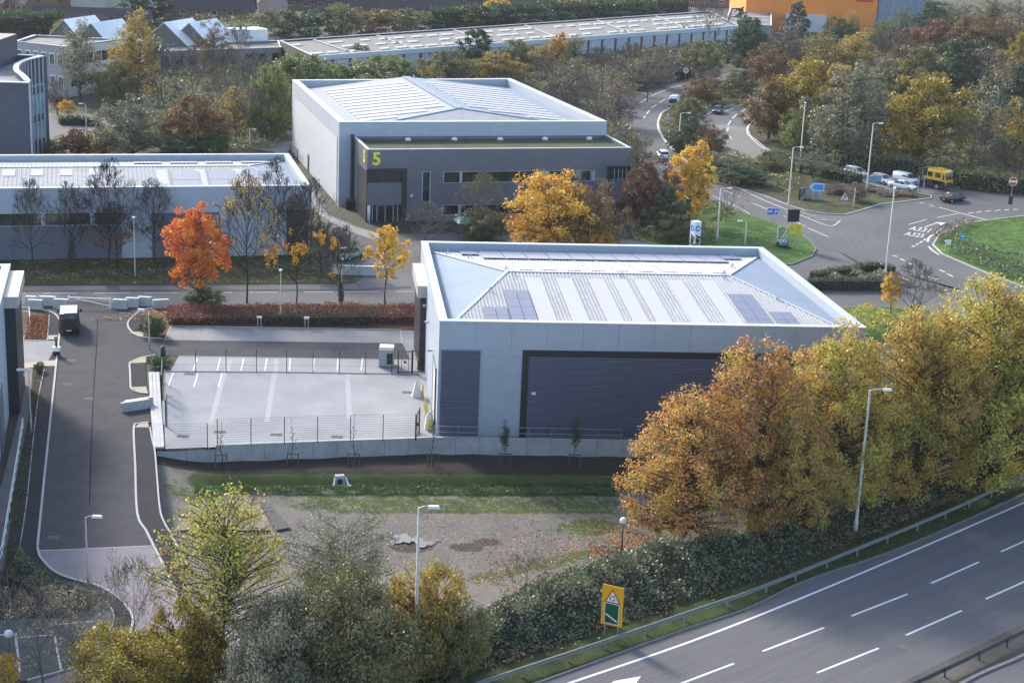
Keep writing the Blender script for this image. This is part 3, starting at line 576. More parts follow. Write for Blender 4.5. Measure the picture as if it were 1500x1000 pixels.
# --- unit in the foreground
B1 = Block((644, 470), (1269, 480), (617, 353), (1117, 362), 10.2)
e = B1.root('industrial_unit', 'silver industrial unit with hipped white roof and navy louvred front', 'industrial unit')
shell(B1, M_silver, .7, .85); Q = B1.q; W1, D1 = B1.W, B1.D
def hiproof(B, e0, zr, rx0, rx1, cw, mats, rib=.33):
    """e0 eave height, ridge (rx0..rx1) at mid depth; faces: front, back, left, right"""
    Wd, Dp = B.W, B.D; m = Dp/2; Q = B.q
    f = MB(); f.poly([Q(cw, cw, e0), Q(Wd-cw, cw, e0), Q(rx1, m, zr), Q(rx0, m, zr)]); f.poly([Q(Wd-cw, Dp-cw, e0), Q(cw, Dp-cw, e0), Q(rx0, m, zr), Q(rx1, m, zr)])
    ro = f.build('roof', mats[0], B.e)
    f = MB(); f.poly([Q(cw, Dp-cw, e0), Q(cw, cw, e0), Q(rx0, m, zr)]); f.build('roof_end', mats[1], B.e) if mats[1] is not None else None
    f = MB(); f.poly([Q(Wd-cw, cw, e0), Q(Wd-cw, Dp-cw, e0), Q(rx1, m, zr)]); f.build('roof_end', mats[1], B.e)
    r = MB(); n = int((Wd-2*cw)/rib)
    def top(x): return m if rx0 <= x <= rx1 else (cw+(m-cw)*(x-cw)/(rx0-cw) if x < rx0 else cw+(m-cw)*(Wd-cw-x)/(Wd-cw-rx1))
    for i in range(1, n):
        x = cw+i*rib; t = top(x)
        if t-cw < .3: continue
        for s in (0, 1):
            y0, y1 = (cw, t) if s == 0 else (Dp-cw, Dp-t); z1 = e0+(zr-e0)*(t-cw)/(m-cw); w, w2, hh = .07, .035, .05
            A = Q(x-w, y0, e0); A2 = Q(x-w2, y0, e0+hh); B2 = Q(x+w2, y0, e0+hh); Bq = Q(x+w, y0, e0); C_ = Q(x-w, y1, z1); C2 = Q(x-w2, y1, z1+hh); D2 = Q(x+w2, y1, z1+hh); D_ = Q(x+w, y1, z1)
            r.quad(A, A2, C2, C_); r.quad(A2, B2, D2, C2); r.quad(B2, Bq, D_, D2)
    r.build('standing_seam', mats[0], B.e)
    c = MB()
    for p, q in ((Q(rx0, m, zr+.05), Q(rx1, m, zr+.05)), (Q(cw, cw, e0+.05), Q(rx0, m, zr+.05)), (Q(cw, Dp-cw, e0+.05), Q(rx0, m, zr+.05)), (Q(Wd-cw, cw, e0+.05), Q(rx1, m, zr+.05)), (Q(Wd-cw, Dp-cw, e0+.05), Q(rx1, m, zr+.05))): c.bar(p, q, .3, .06)
    c.build('ridge_cap', M_cap, B.e)
    def z(y): t = (y-cw)/(m-cw) if y < m else (Dp-cw-y)/(m-cw); return e0+(zr-e0)*t
    return z
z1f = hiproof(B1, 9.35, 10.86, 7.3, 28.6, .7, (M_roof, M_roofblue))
def roofpatch(B, zf, x0, x1, y0, y1, name, mat, off=.07, th=.03):
    b = MB(); Q = B.q
    b.hexa([Q(x0, y0, zf(y0)+off-th), Q(x1, y0, zf(y0)+off-th), Q(x1, y1, zf(y1)+off-th), Q(x0, y1, zf(y1)+off-th)], [Q(x0, y0, zf(y0)+off), Q(x1, y0, zf(y0)+off), Q(x1, y1, zf(y1)+off), Q(x0, y1, zf(y1)+off)]); return b.build(name, mat, B.e)
for x0, x1 in ((8.75, 10.35), (11.7, 13.2), (14.75, 16.25), (17.0, 18.4), (19.1, 20.5), (22.2, 23.7), (25.3, 26.8)):
    roofpatch(B1, z1f, x0, x1, 1.2, 13.2, 'rooflight', M_rooflight)
for i in range(9):
    x = 8.6+i*2.35; roofpatch(B1, z1f, x, x+1.25, 16.2, 21.4, 'rooflight', M_rooflight)
for x0, x1, y0, y1 in ((4.15, 6.25, 1.6, 5.5), (6.4, 8.65, 1.6, 9.7), (27.1, 29.35, 1.6, 9.6), (29.7, 31.7, 1.6, 5.4)):
    nrow = 4 if y1 > 6 else 2
    for i in range(2):
        for j in range(nrow):
            roofpatch(B1, z1f, x0+(x1-x0)*i/2+.02, x0+(x1-x0)*(i+1)/2-.02, y0+(y1-y0)*j/nrow+.02, y0+(y1-y0)*(j+1)/nrow-.02, 'solar_panel', M_solar, .16, .05)
for i in range(11):
    x = 5.9+i*2.3; x1 = x+2.2
    for j in range(2): roofpatch(B1, z1f, x, x1, 23.2+j*2.55, 23.2+j*2.55+2.5, 'solar_panel', M_solar, .18, .06)
roofpatch(B1, z1f, 3.9, 5.7, 25.7, 28.1, 'solar_panel', M_solar, .18, .06); roofpatch(B1, z1f, 31.3, 33.2, 25.7, 28.1, 'solar_panel', M_solar, .18, .06)
for x, y in ((2.6, 27), (4.6, 24), (7.3, 15.4), (7.8, 14), (5.2, 9.6), (18.1, 14.0), (28.3, 15.2), (28.0, 13.8), (31.5, 8.6), (30.5, 20), (32.5, 27)):
    b = MB(); p = Q(x, y, z1f(min(max(y, .8), D1-.8)))
    for k in range(3): b.bar((p[0]+.25*math.cos(k*2.1), p[1]+.25*math.sin(k*2.1), p[2]), (p[0], p[1], p[2]+.45), .05)
    b.build('roof_anchor', M_gutter, e)
# front
fx = lambda x, z, o=-.05: (x, o, z)
b = MB(); b.box(.14, 3.62, -.06, -.02, -.02, 7.8); b.build('panel_frame', M_gutter, e)
b = MB(); hribs(b, (.24, -.07), (3.52, -.07), (0, -1), .06, 7.7, .2, .13); b.build('louvre_panel', M_navy, e)
b = MB(); b.box(7.1, 30.6, -.12, -.02, 7.22, 7.78); b.box(7.1, 7.65, -.12, -.02, -.02, 7.22); b.box(30.0, 30.6, -.12, -.02, -.02, 7.22); b.build('panel_frame', M_dark, e)
b = MB(); hribs(b, (7.65, -.04), (30.0, -.04), (0, -1), .06, 7.22, .2, .13); b.build('louvre_panel', M_navy, e)
b = MB(); b.box(8.0, 8.35, -.2, -.1, 3.85, 4.1); b.build('wall_box', M_whitep, e)
b = MB(); b.box(3.7, 7.05, -.035, -.0, 7.18, 7.2); b.build('cladding_joint', M_gutter, e)
for i in range(1, 12): b = MB(); x = i*W1/12; b.box(x-.012, x+.012, -.02, .0, 7.85, 10.1); b.build('cladding_joint', nmat('joint_grey', (.25, .30, .38), .6), e)
# left side: entrance bay, doors, cameras
b = MB(); b.hexa([(-.95, 18.4, 0), (0, 18.4, 0), (-.3, 26.5, 0), (-1.2, 26.5, 0)], [(-.95, 18.4, 7.35), (0, 18.4, 7.35), (-.3, 26.5, 7.35), (-1.2, 26.5, 7.35)]); b.build('entrance_bay', M_dark, e)
b = MB(); b.hexa([(-1.25, 18.0, 7.35), (0, 18.0, 7.35), (-.3, 27, 7.35), (-1.5, 27, 7.35)], [(-1.25, 18.0, 8.5), (0, 18.0, 8.5), (-.3, 27, 8.5), (-1.5, 27, 8.5)]); b.build('canopy', nmat('canopy_beige', (.42, .41, .38), .5), e)
for y0, y1 in ((9.0, 13.4), (2.0, 6.6)):
    b = MB(); hribs(b, (-.09-y1*.0, y1), (-.09, y0), (-1, 0), 0, 5.2, .3, .04); b.build('roller_door', nmat('roller_grey', (.20, .21, .22), .5), e)
    b = MB(); b.box(-.16, .02, y0-.18, y0, 0, 5.4); b.box(-.16, .02, y1, y1+.18, 0, 5.4); b.box(-.16, .02, y0-.18, y1+.18, 5.2, 5.4); b.build('door_frame', M_mull, e)
b = MB(); b.box(-.1, .02, 15.2, 16.3, 0, 2.2); b.build('door', M_mull, e)
for y, z in ((17.4, 6.7), (12, 6.6), (4.5, 6.2)):
    b = MB(); b.bar((0, y, z), (-.5, y, z+.1), .06); b.box(-.75, -.4, y-.12, y+.12, z-.02, z+.16); b.build('wall_lamp', M_gutter, e)

# --- unit with the number 5
B5 = Block((497, 179), (889, 178), (428, 117), (748, 115), 11.7)
e = B5.root('warehouse', 'tall pale warehouse carrying a yellow number 5 with a slate grey office front', 'warehouse')
shell(B5, M_silver, 1.0, 1.3); Q = B5.q; W5, D5 = B5.W, B5.D
m = W5/2; e0, zr, cw = 10.45, 12.2, 1.0; vy = 9.0; 
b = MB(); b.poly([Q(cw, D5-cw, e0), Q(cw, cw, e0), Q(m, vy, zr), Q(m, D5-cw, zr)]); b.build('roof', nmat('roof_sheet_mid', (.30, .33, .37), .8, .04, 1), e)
b = MB(); b.poly([Q(W5-cw, cw, e0), Q(W5-cw, D5-cw, e0), Q(m, D5-cw, zr), Q(m, vy, zr)]); b.build('roof', M_roofblue, e)  # bluer sheet paints the shade of the slope turned from the sun
b = MB(); b.poly([Q(cw, cw, e0), Q(W5-cw, cw, e0), Q(m, vy, zr)]); b.build('roof_end', M_roof, e)
zz = lambda x: e0+(zr-e0)*((x-cw)/(m-cw) if x < m else (W5-cw-x)/(m-cw))
def vlim(x): return cw+(vy-cw)*((x-cw)/(m-cw) if x < m else (W5-cw-x)/(m-cw))
for i in range(12):
    y0 = 9.6+i*2.72-3.4; y1 = y0+2.0
    for sgn in (0, 1):
        xs_ = [4.2, m-1.6] if sgn == 0 else [m+2.2, W5-3.6]
        lo_, hi_ = xs_
        if i == 0: 
            if sgn == 0: hi_ = 9.5
            else: lo_ = W5-9.5
        if i == 1:
            if sgn == 0: hi_ = 14.5
            else: lo_ = W5-14.5
        b = MB(); b.hexa([Q(lo_, y0, zz(lo_)), Q(hi_, y0, zz(hi_)), Q(hi_, y1, zz(hi_)), Q(lo_, y1, zz(lo_))], [Q(lo_, y0, zz(lo_)+.12), Q(hi_, y0, zz(hi_)+.12), Q(hi_, y1, zz(hi_)+.12), Q(lo_, y1, zz(lo_)+.12)])
        b.build('rooflight', M_rooflight if sgn == 0 else nmat('rooflight_shaded', (.38, .39, .43), .8, .03, 2), e)  # right slope's strips get a duller tone, its shade put into the colour
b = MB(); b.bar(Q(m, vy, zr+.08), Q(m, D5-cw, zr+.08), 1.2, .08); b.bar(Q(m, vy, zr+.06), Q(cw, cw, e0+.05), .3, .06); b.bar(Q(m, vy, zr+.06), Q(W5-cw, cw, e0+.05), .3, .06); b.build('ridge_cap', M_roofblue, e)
for y in (11, 16, 21, 26, 31, 36, 40):
    b = MB(); p = Q(m+.8, y, zr); b.bar(p, (p[0], p[1], p[2]+.7), .12); b.build('roof_anchor', M_whitep, e)
# left wall cladding
nl = (-1, 0); b = MB(); A = Q(-.06, 1.2, 0); Z = Q(-.06, D5-2.2, 0); hribs(b, Z, A, nl, .1, 9.3, .3, .02); b.build('ribbed_cladding', M_silverw, e)
b = MB(); A = Q(-.10, 25.5, 0); b.box(A[0]-.05, A[0]+.05, A[1], A[1]+1.2, 0, 2.6); b.build('door', M_dark, e)
b = MB(); b.box(-.12, .9, -.12, -.02, -.05, 11.5) if False else None
# office block
YF5 = -10.4; xo0, _ = B5.F.front(538, 219, YF5); xo1, _ = B5.F.front(925, 215, YF5); zo = 9.75
b = MB()
R0 = [(xo0, YF5), (xo1, YF5), (xo1, -.02), (xo0, -.02)]
for i in range(4): a, c = R0[i], R0[(i+1) % 4]; b.quad((*a, -.05), (*c, -.05), (*c, zo-.05), (*a, zo-.05))
b.build('office_wall', M_off, e)
b = MB()
for x0, x1, y0, y1 in ((xo0-.03, xo1+.03, YF5-.03, YF5+.4), (xo0-.03, xo0+.4, YF5+.4, -.02), (xo1-.4, xo1+.03, YF5+.4, -.02)): b.box(x0, x1, y0, y1, zo-.05, zo+.02)
b.build('parapet_cap', M_cap, e)
b = MB(); b.quad((xo0+.4, YF5+.4, zo-.5), (xo1-.4, YF5+.4, zo-.5), (xo1-.4, -.03, zo-.5), (xo0+.4, -.03, zo-.5)); b.build('green_roof', M_sedum, e)
b = MB(); b.quad((xo0+.4, YF5+.4, zo-.5), (xo0+.4, -.03, zo-.5), (xo0+.4, -.03, zo-.05), (xo0+.4, YF5+.4, zo-.05)); b.quad((xo1-.4, YF5+.4, zo-.5), (xo1-.4, -.03, zo-.5), (xo1-.4, -.03, zo-.05), (xo1-.4, YF5+.4, zo-.05)); b.quad((xo0+.4, YF5+.4, zo-.5), (xo1-.4, YF5+.4, zo-.5), (xo1-.4, YF5+.4, zo-.05), (xo0+.4, YF5+.4, zo-.05)); b.build('parapet', M_off, e)
for i in range(5):
    b = MB(); x = 9.5+i*6.6; b.lathe((x, -.8, zo-.5), [(.45, 0), (.45, .2), (.3, .36), (.05, .42)], 10); b.build('roof_dome', M_whitep, e, True)
def f5(px, py, yl=YF5): return B5.F.front(px, py, yl)
b = MB(); b.box(xo0-.35, xo0-.02, -1.1, -.02, -.02, zo+.3); b.build('downpipe_casing', M_dark, e)
# entrance at the left corner
(xa, za), (xb, zb) = f5(535.5, 247), f5(594, 327); 
xa = xo0-.1; ztop = f5(565, 247)[1]
b = MB(); b.box(xa, xb, YF5-.35, YF5-.02, ztop-.5, ztop); b.box(xb-.75, xb, YF5-.35, YF5-.02, -.02, ztop-.5); b.box(xa, xa+.3, YF5-.35, YF5+.1, -.02, ztop-.5); b.build('entrance_frame', M_dark, e)
zw0 = f5(565, 267)[1]; zb0 = f5(565, 299)[1]
b = MB(); b.quad((xa+.3, YF5-.06, zw0), (xb-.75, YF5-.06, zw0), (xb-.75, YF5-.06, ztop-.5), (xa+.3, YF5-.06, ztop-.5)); w = b.build('window', M_glass, e)
b = MB()
for i in range(1, 6): x = xa+.3+(xb-.75-xa-.3)*i/6; b.box(x-.04, x+.04, YF5-.12, YF5-.05, zw0, ztop-.5)
b.build('mullion', M_mull, w)
b = MB(); hribs(b, (xa+.1, YF5-.6), (xb-.8, YF5-.6), (0, -1), zb0, zw0, .16, .04); hribs(b, (xa+.1, YF5+2.6), (xa+.1, YF5-.6), (-1, 0), zb0, zw0, .16, .04); b.quad((xa+.1, YF5-.6, zw0), (xb-.8, YF5-.6, zw0), (xb-.8, YF5+.1, zw0), (xa+.1, YF5+.1, zw0)); b.quad((xa+.1, YF5-.6, zb0), (xb-.8, YF5-.6, zb0), (xb-.8, YF5+.1, zb0), (xa+.1, YF5+.1, zb0)); b.build('ribbed_box', nmat('cladding_grey', (.16, .165, .19), .45, .05, 2), e)
b = MB(); b.quad((xa+.3, YF5-.05, 0), (xb-.75, YF5-.05, 0), (xb-.75, YF5-.05, zb0), (xa+.3, YF5-.05, zb0)); w = b.build('entrance_glazing', M_glass, e)
b = MB(); xm = (xa+xb)/2-.1
for x in (xm-1.1, xm, xm+1.1, xm+1.7, xa+.9): b.box(x-.06, x+.06, YF5-.12, YF5-.04, 0, zb0)
b.box(xm-1.1, xm+1.1, YF5-.12, YF5-.04, 2.2, 2.4); b.build('mullion', M_gutter, w)
b = MB(); b.tube([(xa+.35, YF5-.5, 0), (xa+.35, YF5-.5, zb0)], .2, 10); b.build('column', M_whitep, e, True)
b = MB(); b.box(xo0-.08, xo0-.03, YF5+.1, YF5+6.5, 0, ztop-.3); b.build('side_glazing', M_dark, e)
def win(px0, py0, px1, py1, nm, label=None, fr=.0):
    x0, z1_ = f5(px0, py0); x1, z0_ = f5(px1, py1); z1_ = f5((px0+px1)/2, py0)[1]; z0_ = f5((px0+px1)/2, py1)[1]
    b = MB(); b.quad((x0, YF5-.03, z0_), (x1, YF5-.03, z0_), (x1, YF5-.03, z1_), (x0, YF5-.03, z1_)); w = b.build('window', M_glass, e)
    b = MB()
    for s_ in (x0, x1): b.box(s_-.06, s_+.06, YF5-.08, YF5-.02, z0_-.06, z1_+.06)
    b.box(x0, x1, YF5-.08, YF5-.02, z1_, z1_+.06); b.box(x0, x1, YF5-.1, YF5-.02, z0_-.08, z0_)
    b.build('frame', M_gutter, w)
    if nm:
        for i in range(1, nm): b = MB(); x = x0+(x1-x0)*i/nm; b.box(x-.05, x+.05, YF5-.07, YF5-.02, z0_, z1_); b.build('mullion', M_mull, w)
    return x0, x1, z0_, z1_
win(619, 252, 629, 303, 0); x0, x1, za_, zb_ = win(650, 251, 865, 266, 16)
for x in (x0+2.2, x0+2.2+11.9, x0+21.0): b = MB(); b.box(x, x+.35, YF5-.1, YF5-.02, za_, zb_); b.build('window_panel', M_silver, e)
x0, x1, za_, zb_ = win(648, 299, 865, 313, 16)
for x in (x0+2.2, x0+14.1): b = MB(); b.box(x, x+.35, YF5-.1, YF5-.02, za_, zb_); b.build('window_panel', M_silver, e)
# right hand bay of the office
(xc, zc1), (xd, _) = f5(890, 243), (xo1+.05, 0); zc1 = f5(905, 243)[1]; zc0 = f5(905, 262)[1]; zc2 = f5(905, 295)[1]
b = MB(); b.box(xc, xd, YF5-.3, YF5-.02, zc1-.35, zc1); b.box(xc, xc+.45, YF5-.3, YF5-.02, 0, zc1-.35); b.build('entrance_frame', M_dark, e)
b = MB(); b.quad((xc+.45, YF5-.05, zc0), (xd, YF5-.05, zc0), (xd, YF5-.05, zc1-.35), (xc+.45, YF5-.05, zc1-.35)); w = b.build('window', M_glass, e)
b = MB()
for i in range(1, 5): x = xc+.45+(xd-xc-.45)*i/5; b.box(x-.04, x+.04, YF5-.12, YF5-.04, zc0, zc1-.35)
b.build('mullion', M_silverw, w)
b = MB(); hribs(b, (xc+.45, YF5-.6), (xd, YF5-.6), (0, -1), zc2, zc0, .16, .04); hribs(b, (xd, YF5-.6), (xd, YF5+2), (1, 0), zc2, zc0, .16, .04); b.quad((xc+.45, YF5-.6, zc0), (xd, YF5-.6, zc0), (xd, YF5+.05, zc0), (xc+.45, YF5+.05, zc0)); b.build('ribbed_box', nmat('cladding_grey', (.16, .165, .19)), e)
b = MB(); b.box(xc+.2, xd-.2, YF5-.05, YF5-.03, .1, zc2); b.build('entrance_glazing', M_dark, e)
def sign_text(txt, size, mat, parent, loc, rot, name='lettering', ext=.03, bold=0.0):
    me = text_mesh(txt, size, ext)
    me.materials.clear(); me.materials.append(mat); o = bpy.data.objects.new(name, me); C.objects.link(o); o.parent = parent; o.location = loc; o.rotation_euler = rot; return o
def bold_text(txt, size, mat, parent, loc, rot, name='lettering', off=.03, ext=.03):
    cu = bpy.data.curves.new('t', 'FONT'); cu.body = txt; cu.size = size; cu.extrude = ext; cu.offset = off; cu.align_x = 'CENTER'; cu.align_y = 'CENTER'; cu.resolution_u = 4
    ob = bpy.data.objects.new('t', cu); C.objects.link(ob); dg = bpy.context.evaluated_depsgraph_get(); me = bpy.data.meshes.new_from_object(ob.evaluated_get(dg)); C.objects.unlink(ob); bpy.data.objects.remove(ob)
    me.materials.clear(); me.materials.append(mat); o = bpy.data.objects.new(name, me); C.objects.link(o); o.parent = parent; o.location = loc; o.rotation_euler = rot; return o
xn, zn = f5(551.5, 233.5); bold_text('5', 2.35, M_yel, e, (xn, YF5-.06, zn), (R(90), 0, 0), 'number', .07)
bold_text('5', 2.35, M_yel, e, (xo0-.06, YF5+1.6, zn), (R(90), 0, R(-90)), 'number', .07)
b = MB(); b.box(f5(601, 286)[0], f5(601, 286)[0]+.3, YF5-.2, YF5-.02, f5(601, 288)[1], f5(601, 288)[1]+.3); b.build('wall_lamp', M_whitep, e)

# --- long low unit on the left
B2 = Block((-190, 283), (455, 272), (-175, 234), (418, 226), 8.5)
# keep its right-hand corner but make the plan a true rectangle
F2a = Frame(G(455, 272, 8.5), R(15)); 
B2.F = Frame(F2a.W(-62, 0), R(15)); B2.c = [np.array((0., 0.)), np.array((62., 0.)), np.array((0., 21.8)), np.array((62., 21.8))]; B2.W, B2.D = 62., 21.8
e = B2.root('industrial_unit', 'long low industrial unit with white roof behind a row of bare trees', 'industrial unit')
shell(B2, M_silver, .7, .85)
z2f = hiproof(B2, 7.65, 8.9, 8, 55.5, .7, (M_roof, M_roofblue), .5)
fx2 = lambda px, py: B2.F.front(px, py, 0)
for px in (-55, -10, 33, 78, 123):
    x = fx2(px, 272)[0]+.7; roofpatch(B2, z2f, x, x+1.5, 7.4, 9.9, 'rooflight', M_rooflight)
for px in (222, 280, 336, 392):
    x = fx2(px, 272)[0]+1; roofpatch(B2, z2f, x, x+1.3, 1.5, 9.5, 'rooflight', M_rooflight)
for px in (188, 245, 301, 357):
    x = fx2(px, 272)[0]+1.2; roofpatch(B2, z2f, x, x+3.4, 15.5, 18.5, 'solar_panel', M_solar, .16, .05)
for px in (244, 300, 355):
    x = fx2(px, 272)[0]+1.0
    for j in range(2): roofpatch(B2, z2f, x, x+3.3, 1.6+3.6*j, 5.1+3.6*j, 'solar_panel', M_solar, .16, .05)
xw1 = fx2(178, 340)[0]
b = MB(); hribs(b, (1, -.03), (xw1, -.03), (0, -1), 0, 4.0, .2, .06); b.build('ribbed_cladding', nmat('cladding_greyblue', (.15, .16, .21), .45, .05, 2), e)
b = MB(); b.quad((1, -.04, 4.1), (xw1, -.04, 4.1), (xw1, -.04, 5.5), (1, -.04, 5.5)); w = b.build('window', M_glass, e)
b = MB(); n_ = 22
for i in range(n_+1): x = 1+(xw1-1)*i/n_; b.box(x-.05, x+.05, -.1, -.03, 4.1, 5.5)
b.build('mullion', M_mull, w)
for px in (60, 132): x = fx2(px, 320)[0]; b = MB(); b.box(x, x+.5, -.12, -.03, 4.1, 5.5); b.build('window_panel', M_silver, e)
x2, x3 = fx2(222, 340)[0], fx2(322, 340)[0]
b = MB(); hribs(b, (x2, -.03), (x3, -.03), (0, -1), 0, 5.4, .2, .06); b.build('ribbed_cladding', nmat('cladding_greyblue', (.15, .16, .21)), e)
x4, x5 = fx2(420, 340)[0], fx2(452, 340)[0]; b = MB(); hribs(b, (x4, -.03), (x5, -.03), (0, -1), 0, 5.6, .2, .06); b.build('louvre_panel', M_dark, e)

# --- unit cut by the left edge of the picture
A3, Z3 = G(19, 579), G(0, 675); ang3 = math.atan2(A3[1]-Z3[1], A3[0]-Z3[0])-math.pi/2
F3 = Frame(Z3, ang3); vb, zt = F3.side(14.5, 372, 0)
zt = min(zt, 11); 
e = empty('industrial_unit', (F3.o[0], F3.o[1], 0), ang3, 'blue grey industrial unit with dark entrance post cut by the left edge of the photo', 'industrial unit')
b = MB(); L3 = -30
b.quad((0, L3, -.05), (0, vb, -.05), (0, vb, zt-.05), (0, L3, zt-.05)); b.quad((0, vb, -.05), (-30, vb, -.05), (-30, vb, zt-.05), (0, vb, zt-.05)); b.quad((-30, L3, 0), (-30, vb, 0), (-30, vb, zt-.05), (-30, L3, zt-.05)); b.quad((-30, L3, 0), (0, L3, 0), (0, L3, zt-.05), (-30, L3, zt-.05)); b.build('wall', M_silver, e)
b = MB(); b.box(-.7, .03, L3, vb+.03, zt-.05, zt+.02); b.box(-30, -.7, vb-.7, vb+.03, zt-.05, zt+.02); b.build('parapet_cap', M_cap, e)
b = MB(); b.quad((-30, L3, zt-.8), (-.7, L3, zt-.8), (-.7, vb-.7, zt-.8), (-30, vb-.7, zt-.8)); b.quad((-.7, L3, zt-.8), (-.7, vb-.7, zt-.8), (-.7, vb-.7, zt-.05), (-.7, L3, zt-.05)); b.build('roof', M_roof, e)
def s3(px, py, xl): return F3.side(px, py, xl)
xp = .9; v0, _ = s3(27, 552, xp)
zt3 = s3(25, 438, xp)[1]
b = MB(); b.box(0, xp, v0, v0+.6, 0, zt3); b.box(.3, xp, v0+.6, v0+8, 0, zt3); b.build('entrance_bay', M_dark, e)
b = MB(); b.box(-.1, xp+.3, v0-.4, v0+8.6, zt3, zt3+1.0); b.build('canopy', nmat('canopy_beige', (.42, .41, .38)), e)
b = MB(); b.box(0, .12, 1, 4.6, 0, 5); b.build('roller_door', M_off, e)

# --- curved glass office, top left
e = empty('office_block', G(43, 225), 0, 'dark slate office block with a curved blue glass side at the top left', 'office')
hz = 15.5; o3 = np.array(e.location)
rp = [G(x, y, hz)-o3 for x, y in ((43, 122), (33, 111), (25, 105), (23.5, 99), (27, 94), (40, 88), (62, 83))]; cv = spl(rp, 4)
lf = [G(-120, 118, hz)-o3, G(-120, 78, hz)-o3, G(20, 81, hz)-o3]
ring = [lf[0]]+cv+[G(64, 84, hz)-o3+np.array([0, 1.5, 0])]+[lf[2], lf[1]]
b = MB(); b.quad((*lf[0][:2], 0), (*cv[0][:2], 0), (*cv[0][:2], hz), (*lf[0][:2], hz)); k = len(cv)
for a, c in zip(ring[k:], ring[k+1:]+[ring[0]]): b.quad((*a[:2], 0), (*c[:2], 0), (*c[:2], hz), (*a[:2], hz))
b.build('wall', nmat('wall_slate', (.055, .065, .095), .6, .12, .8, var2=.1, scale2=.3), e)
b = MB(); strip(b, [lf[0]]+cv, .8, hz, hz+.15); strip(b, [cv[-1], lf[2], lf[1]], .5, hz, hz+.15); b.build('parapet_cap', M_cap, e)
b = MB(); P_ = [(p[0], p[1]) for p in ring]
for t in tessellate_polygon([[Vector((*p, 0)) for p in P_]]): b.poly([(*P_[i], hz-.9) for i in t])
b.build('roof', M_pave, e)
glassb = nmat('curtain_glass', (.16, .32, .38), .1, .25, .5, spec=1.0); glassd = nmat('curtain_glass_dark', (.025, .04, .05), .12, .3, .6, spec=1.0)
for fl in range(4):
    za, zb = [(0, 3.2), (3.2, 7.0), (7.0, 11.2), (11.2, 15.5)][fl]
    b = MB(); b2 = MB()
    for i in range(len(cv)-1):
        a, c = cv[i], cv[i+1]; t = 1.0 if fl in (1, 2) else .2
        zm = zb-1.1 if fl in (1, 2) else za+.4
        b.quad((*a[:2], za), (*c[:2], za), (*c[:2], zm), (*a[:2], zm)); b2.quad((*a[:2], zm), (*c[:2], zm), (*c[:2], zb), (*a[:2], zb))
    b.build('glazing', glassb, e); b2.build('glazing', glassd, e)
b = MB(); fine = spl(rp, 4)
for i in range(0, len(fine)):
    b = MB(); b.box(fine[i][0]-.08, fine[i][0]+.12, fine[i][1]-.25, fine[i][1]+.1, 0, hz); b.build('mullion', M_gutter, e)
b = MB(); b.box(*sorted((lf[0][0], (G(3, 90, hz)-o3)[0])), *sorted(((G(3, 95, hz)-o3)[1], (G(3, 80, hz)-o3)[1])), hz-.9, hz+3.2); b.build('plant_room', nmat('wall_slate', (.055, .065, .095)), e)

# --- pale two-storey school block and the buildings beside it
def simple_block(name, label, fl, fr, bl, br, h, wall, roofm, cat='building', cap=True):
    B = Block(fl, fr, bl, br, h); e = B.root(name, label, cat); Q = B.q; b = MB(); r_ = [(0, 0), (B.W, 0), (B.W, B.D), (0, B.D)]
    for i in range(4): a, c = r_[i], r_[(i+1) % 4]; b.quad(Q(*a, -.05), Q(*c, -.05), Q(*c, h), Q(*a, h))
    b.build('wall', wall, e); b = MB(); b.quad(Q(.3, .3, h-.3), Q(B.W-.3, .3, h-.3), Q(B.W-.3, B.D-.3, h-.3), Q(.3, B.D-.3, h-.3)); b.build('roof', roofm, e)
    if cap:
        b = MB()
        for (x0, x1, y0, y1) in ((-.1, B.W+.1, -.1, .35), (-.1, B.W+.1, B.D-.35, B.D+.1), (-.1, .35, .35, B.D-.35), (B.W-.35, B.W+.1, .35, B.D-.35)): quadbox(b, Q, x0, x1, y0, y1, h, h+.12)
        b.build('parapet_cap', M_cap, e)
    return B, e
M_render = nmat('render_lilac', (.42, .39, .42), .8, .06, 1.0, var2=.06, scale2=.2); M_felt = nmat('roof_felt', (.17, .165, .155), .9, .12, .6, var2=.12, scale2=.1)
B, e = simple_block('school_block', 'pale lilac flat roofed block with two rows of white windows behind the curved office', (23, 61), (94, 69), (50, 52), (176, 58), 9.5, M_render, M_felt)
for fl_, z in ((0, 6.0), (1, 1.8)):
    for i in range(6):
        x = B.W*(i+.22)/6.0; b = MB(); b.box(x-.12, x+B.W/6*.55+.12, -.12, -.02, z-.1, z+2.2); w = b.build('window', M_whitep, e)
        b = MB()
        for k in range(3): ww = B.W/6*.55/3; b.box(x+k*ww+.06, x+(k+1)*ww-.06, -.16, -.11, z+.02, z+1.9)
        b.build('pane', M_glass, w)
wm = nmat('render_white', (.62, .62, .60), .7, .05, 1)
b = MB(); Q = B.q; b.hexa([Q(B.W+.02, .05, -.05), Q(B.W+.15, .05, -.05), Q(B.W+.15, B.D, -.05), Q(B.W+.02, B.D, -.05)], [Q(B.W+.02, .05, 9.3), Q(B.W+.15, .05, 9.3), Q(B.W+.15, B.D, 9.3), Q(B.W+.02, B.D, 9.3)]); b.build('side_wall', wm, e)
for k in range(7):
    b = MB(); y = 1.2+k*B.D/7.3; p0, p1 = Q(B.W+.2, y, 0), Q(B.W+.2, y+1.6, 0)
    for z in (1.8, 6): b.quad((p0[0], p0[1], z), (p1[0], p1[1], z), (p1[0], p1[1], z+1.9), (p0[0], p0[1], z+1.9))
    b.build('window', M_glass, e)
B, e = simple_block('brick_annex', 'dark brick flat roofed annex beside the gold birch', (146, 76), (182, 77), (140, 68), (176, 69), 7.0, nmat('brick_dark', (.10, .07, .06), .9, .15, 2), M_felt)
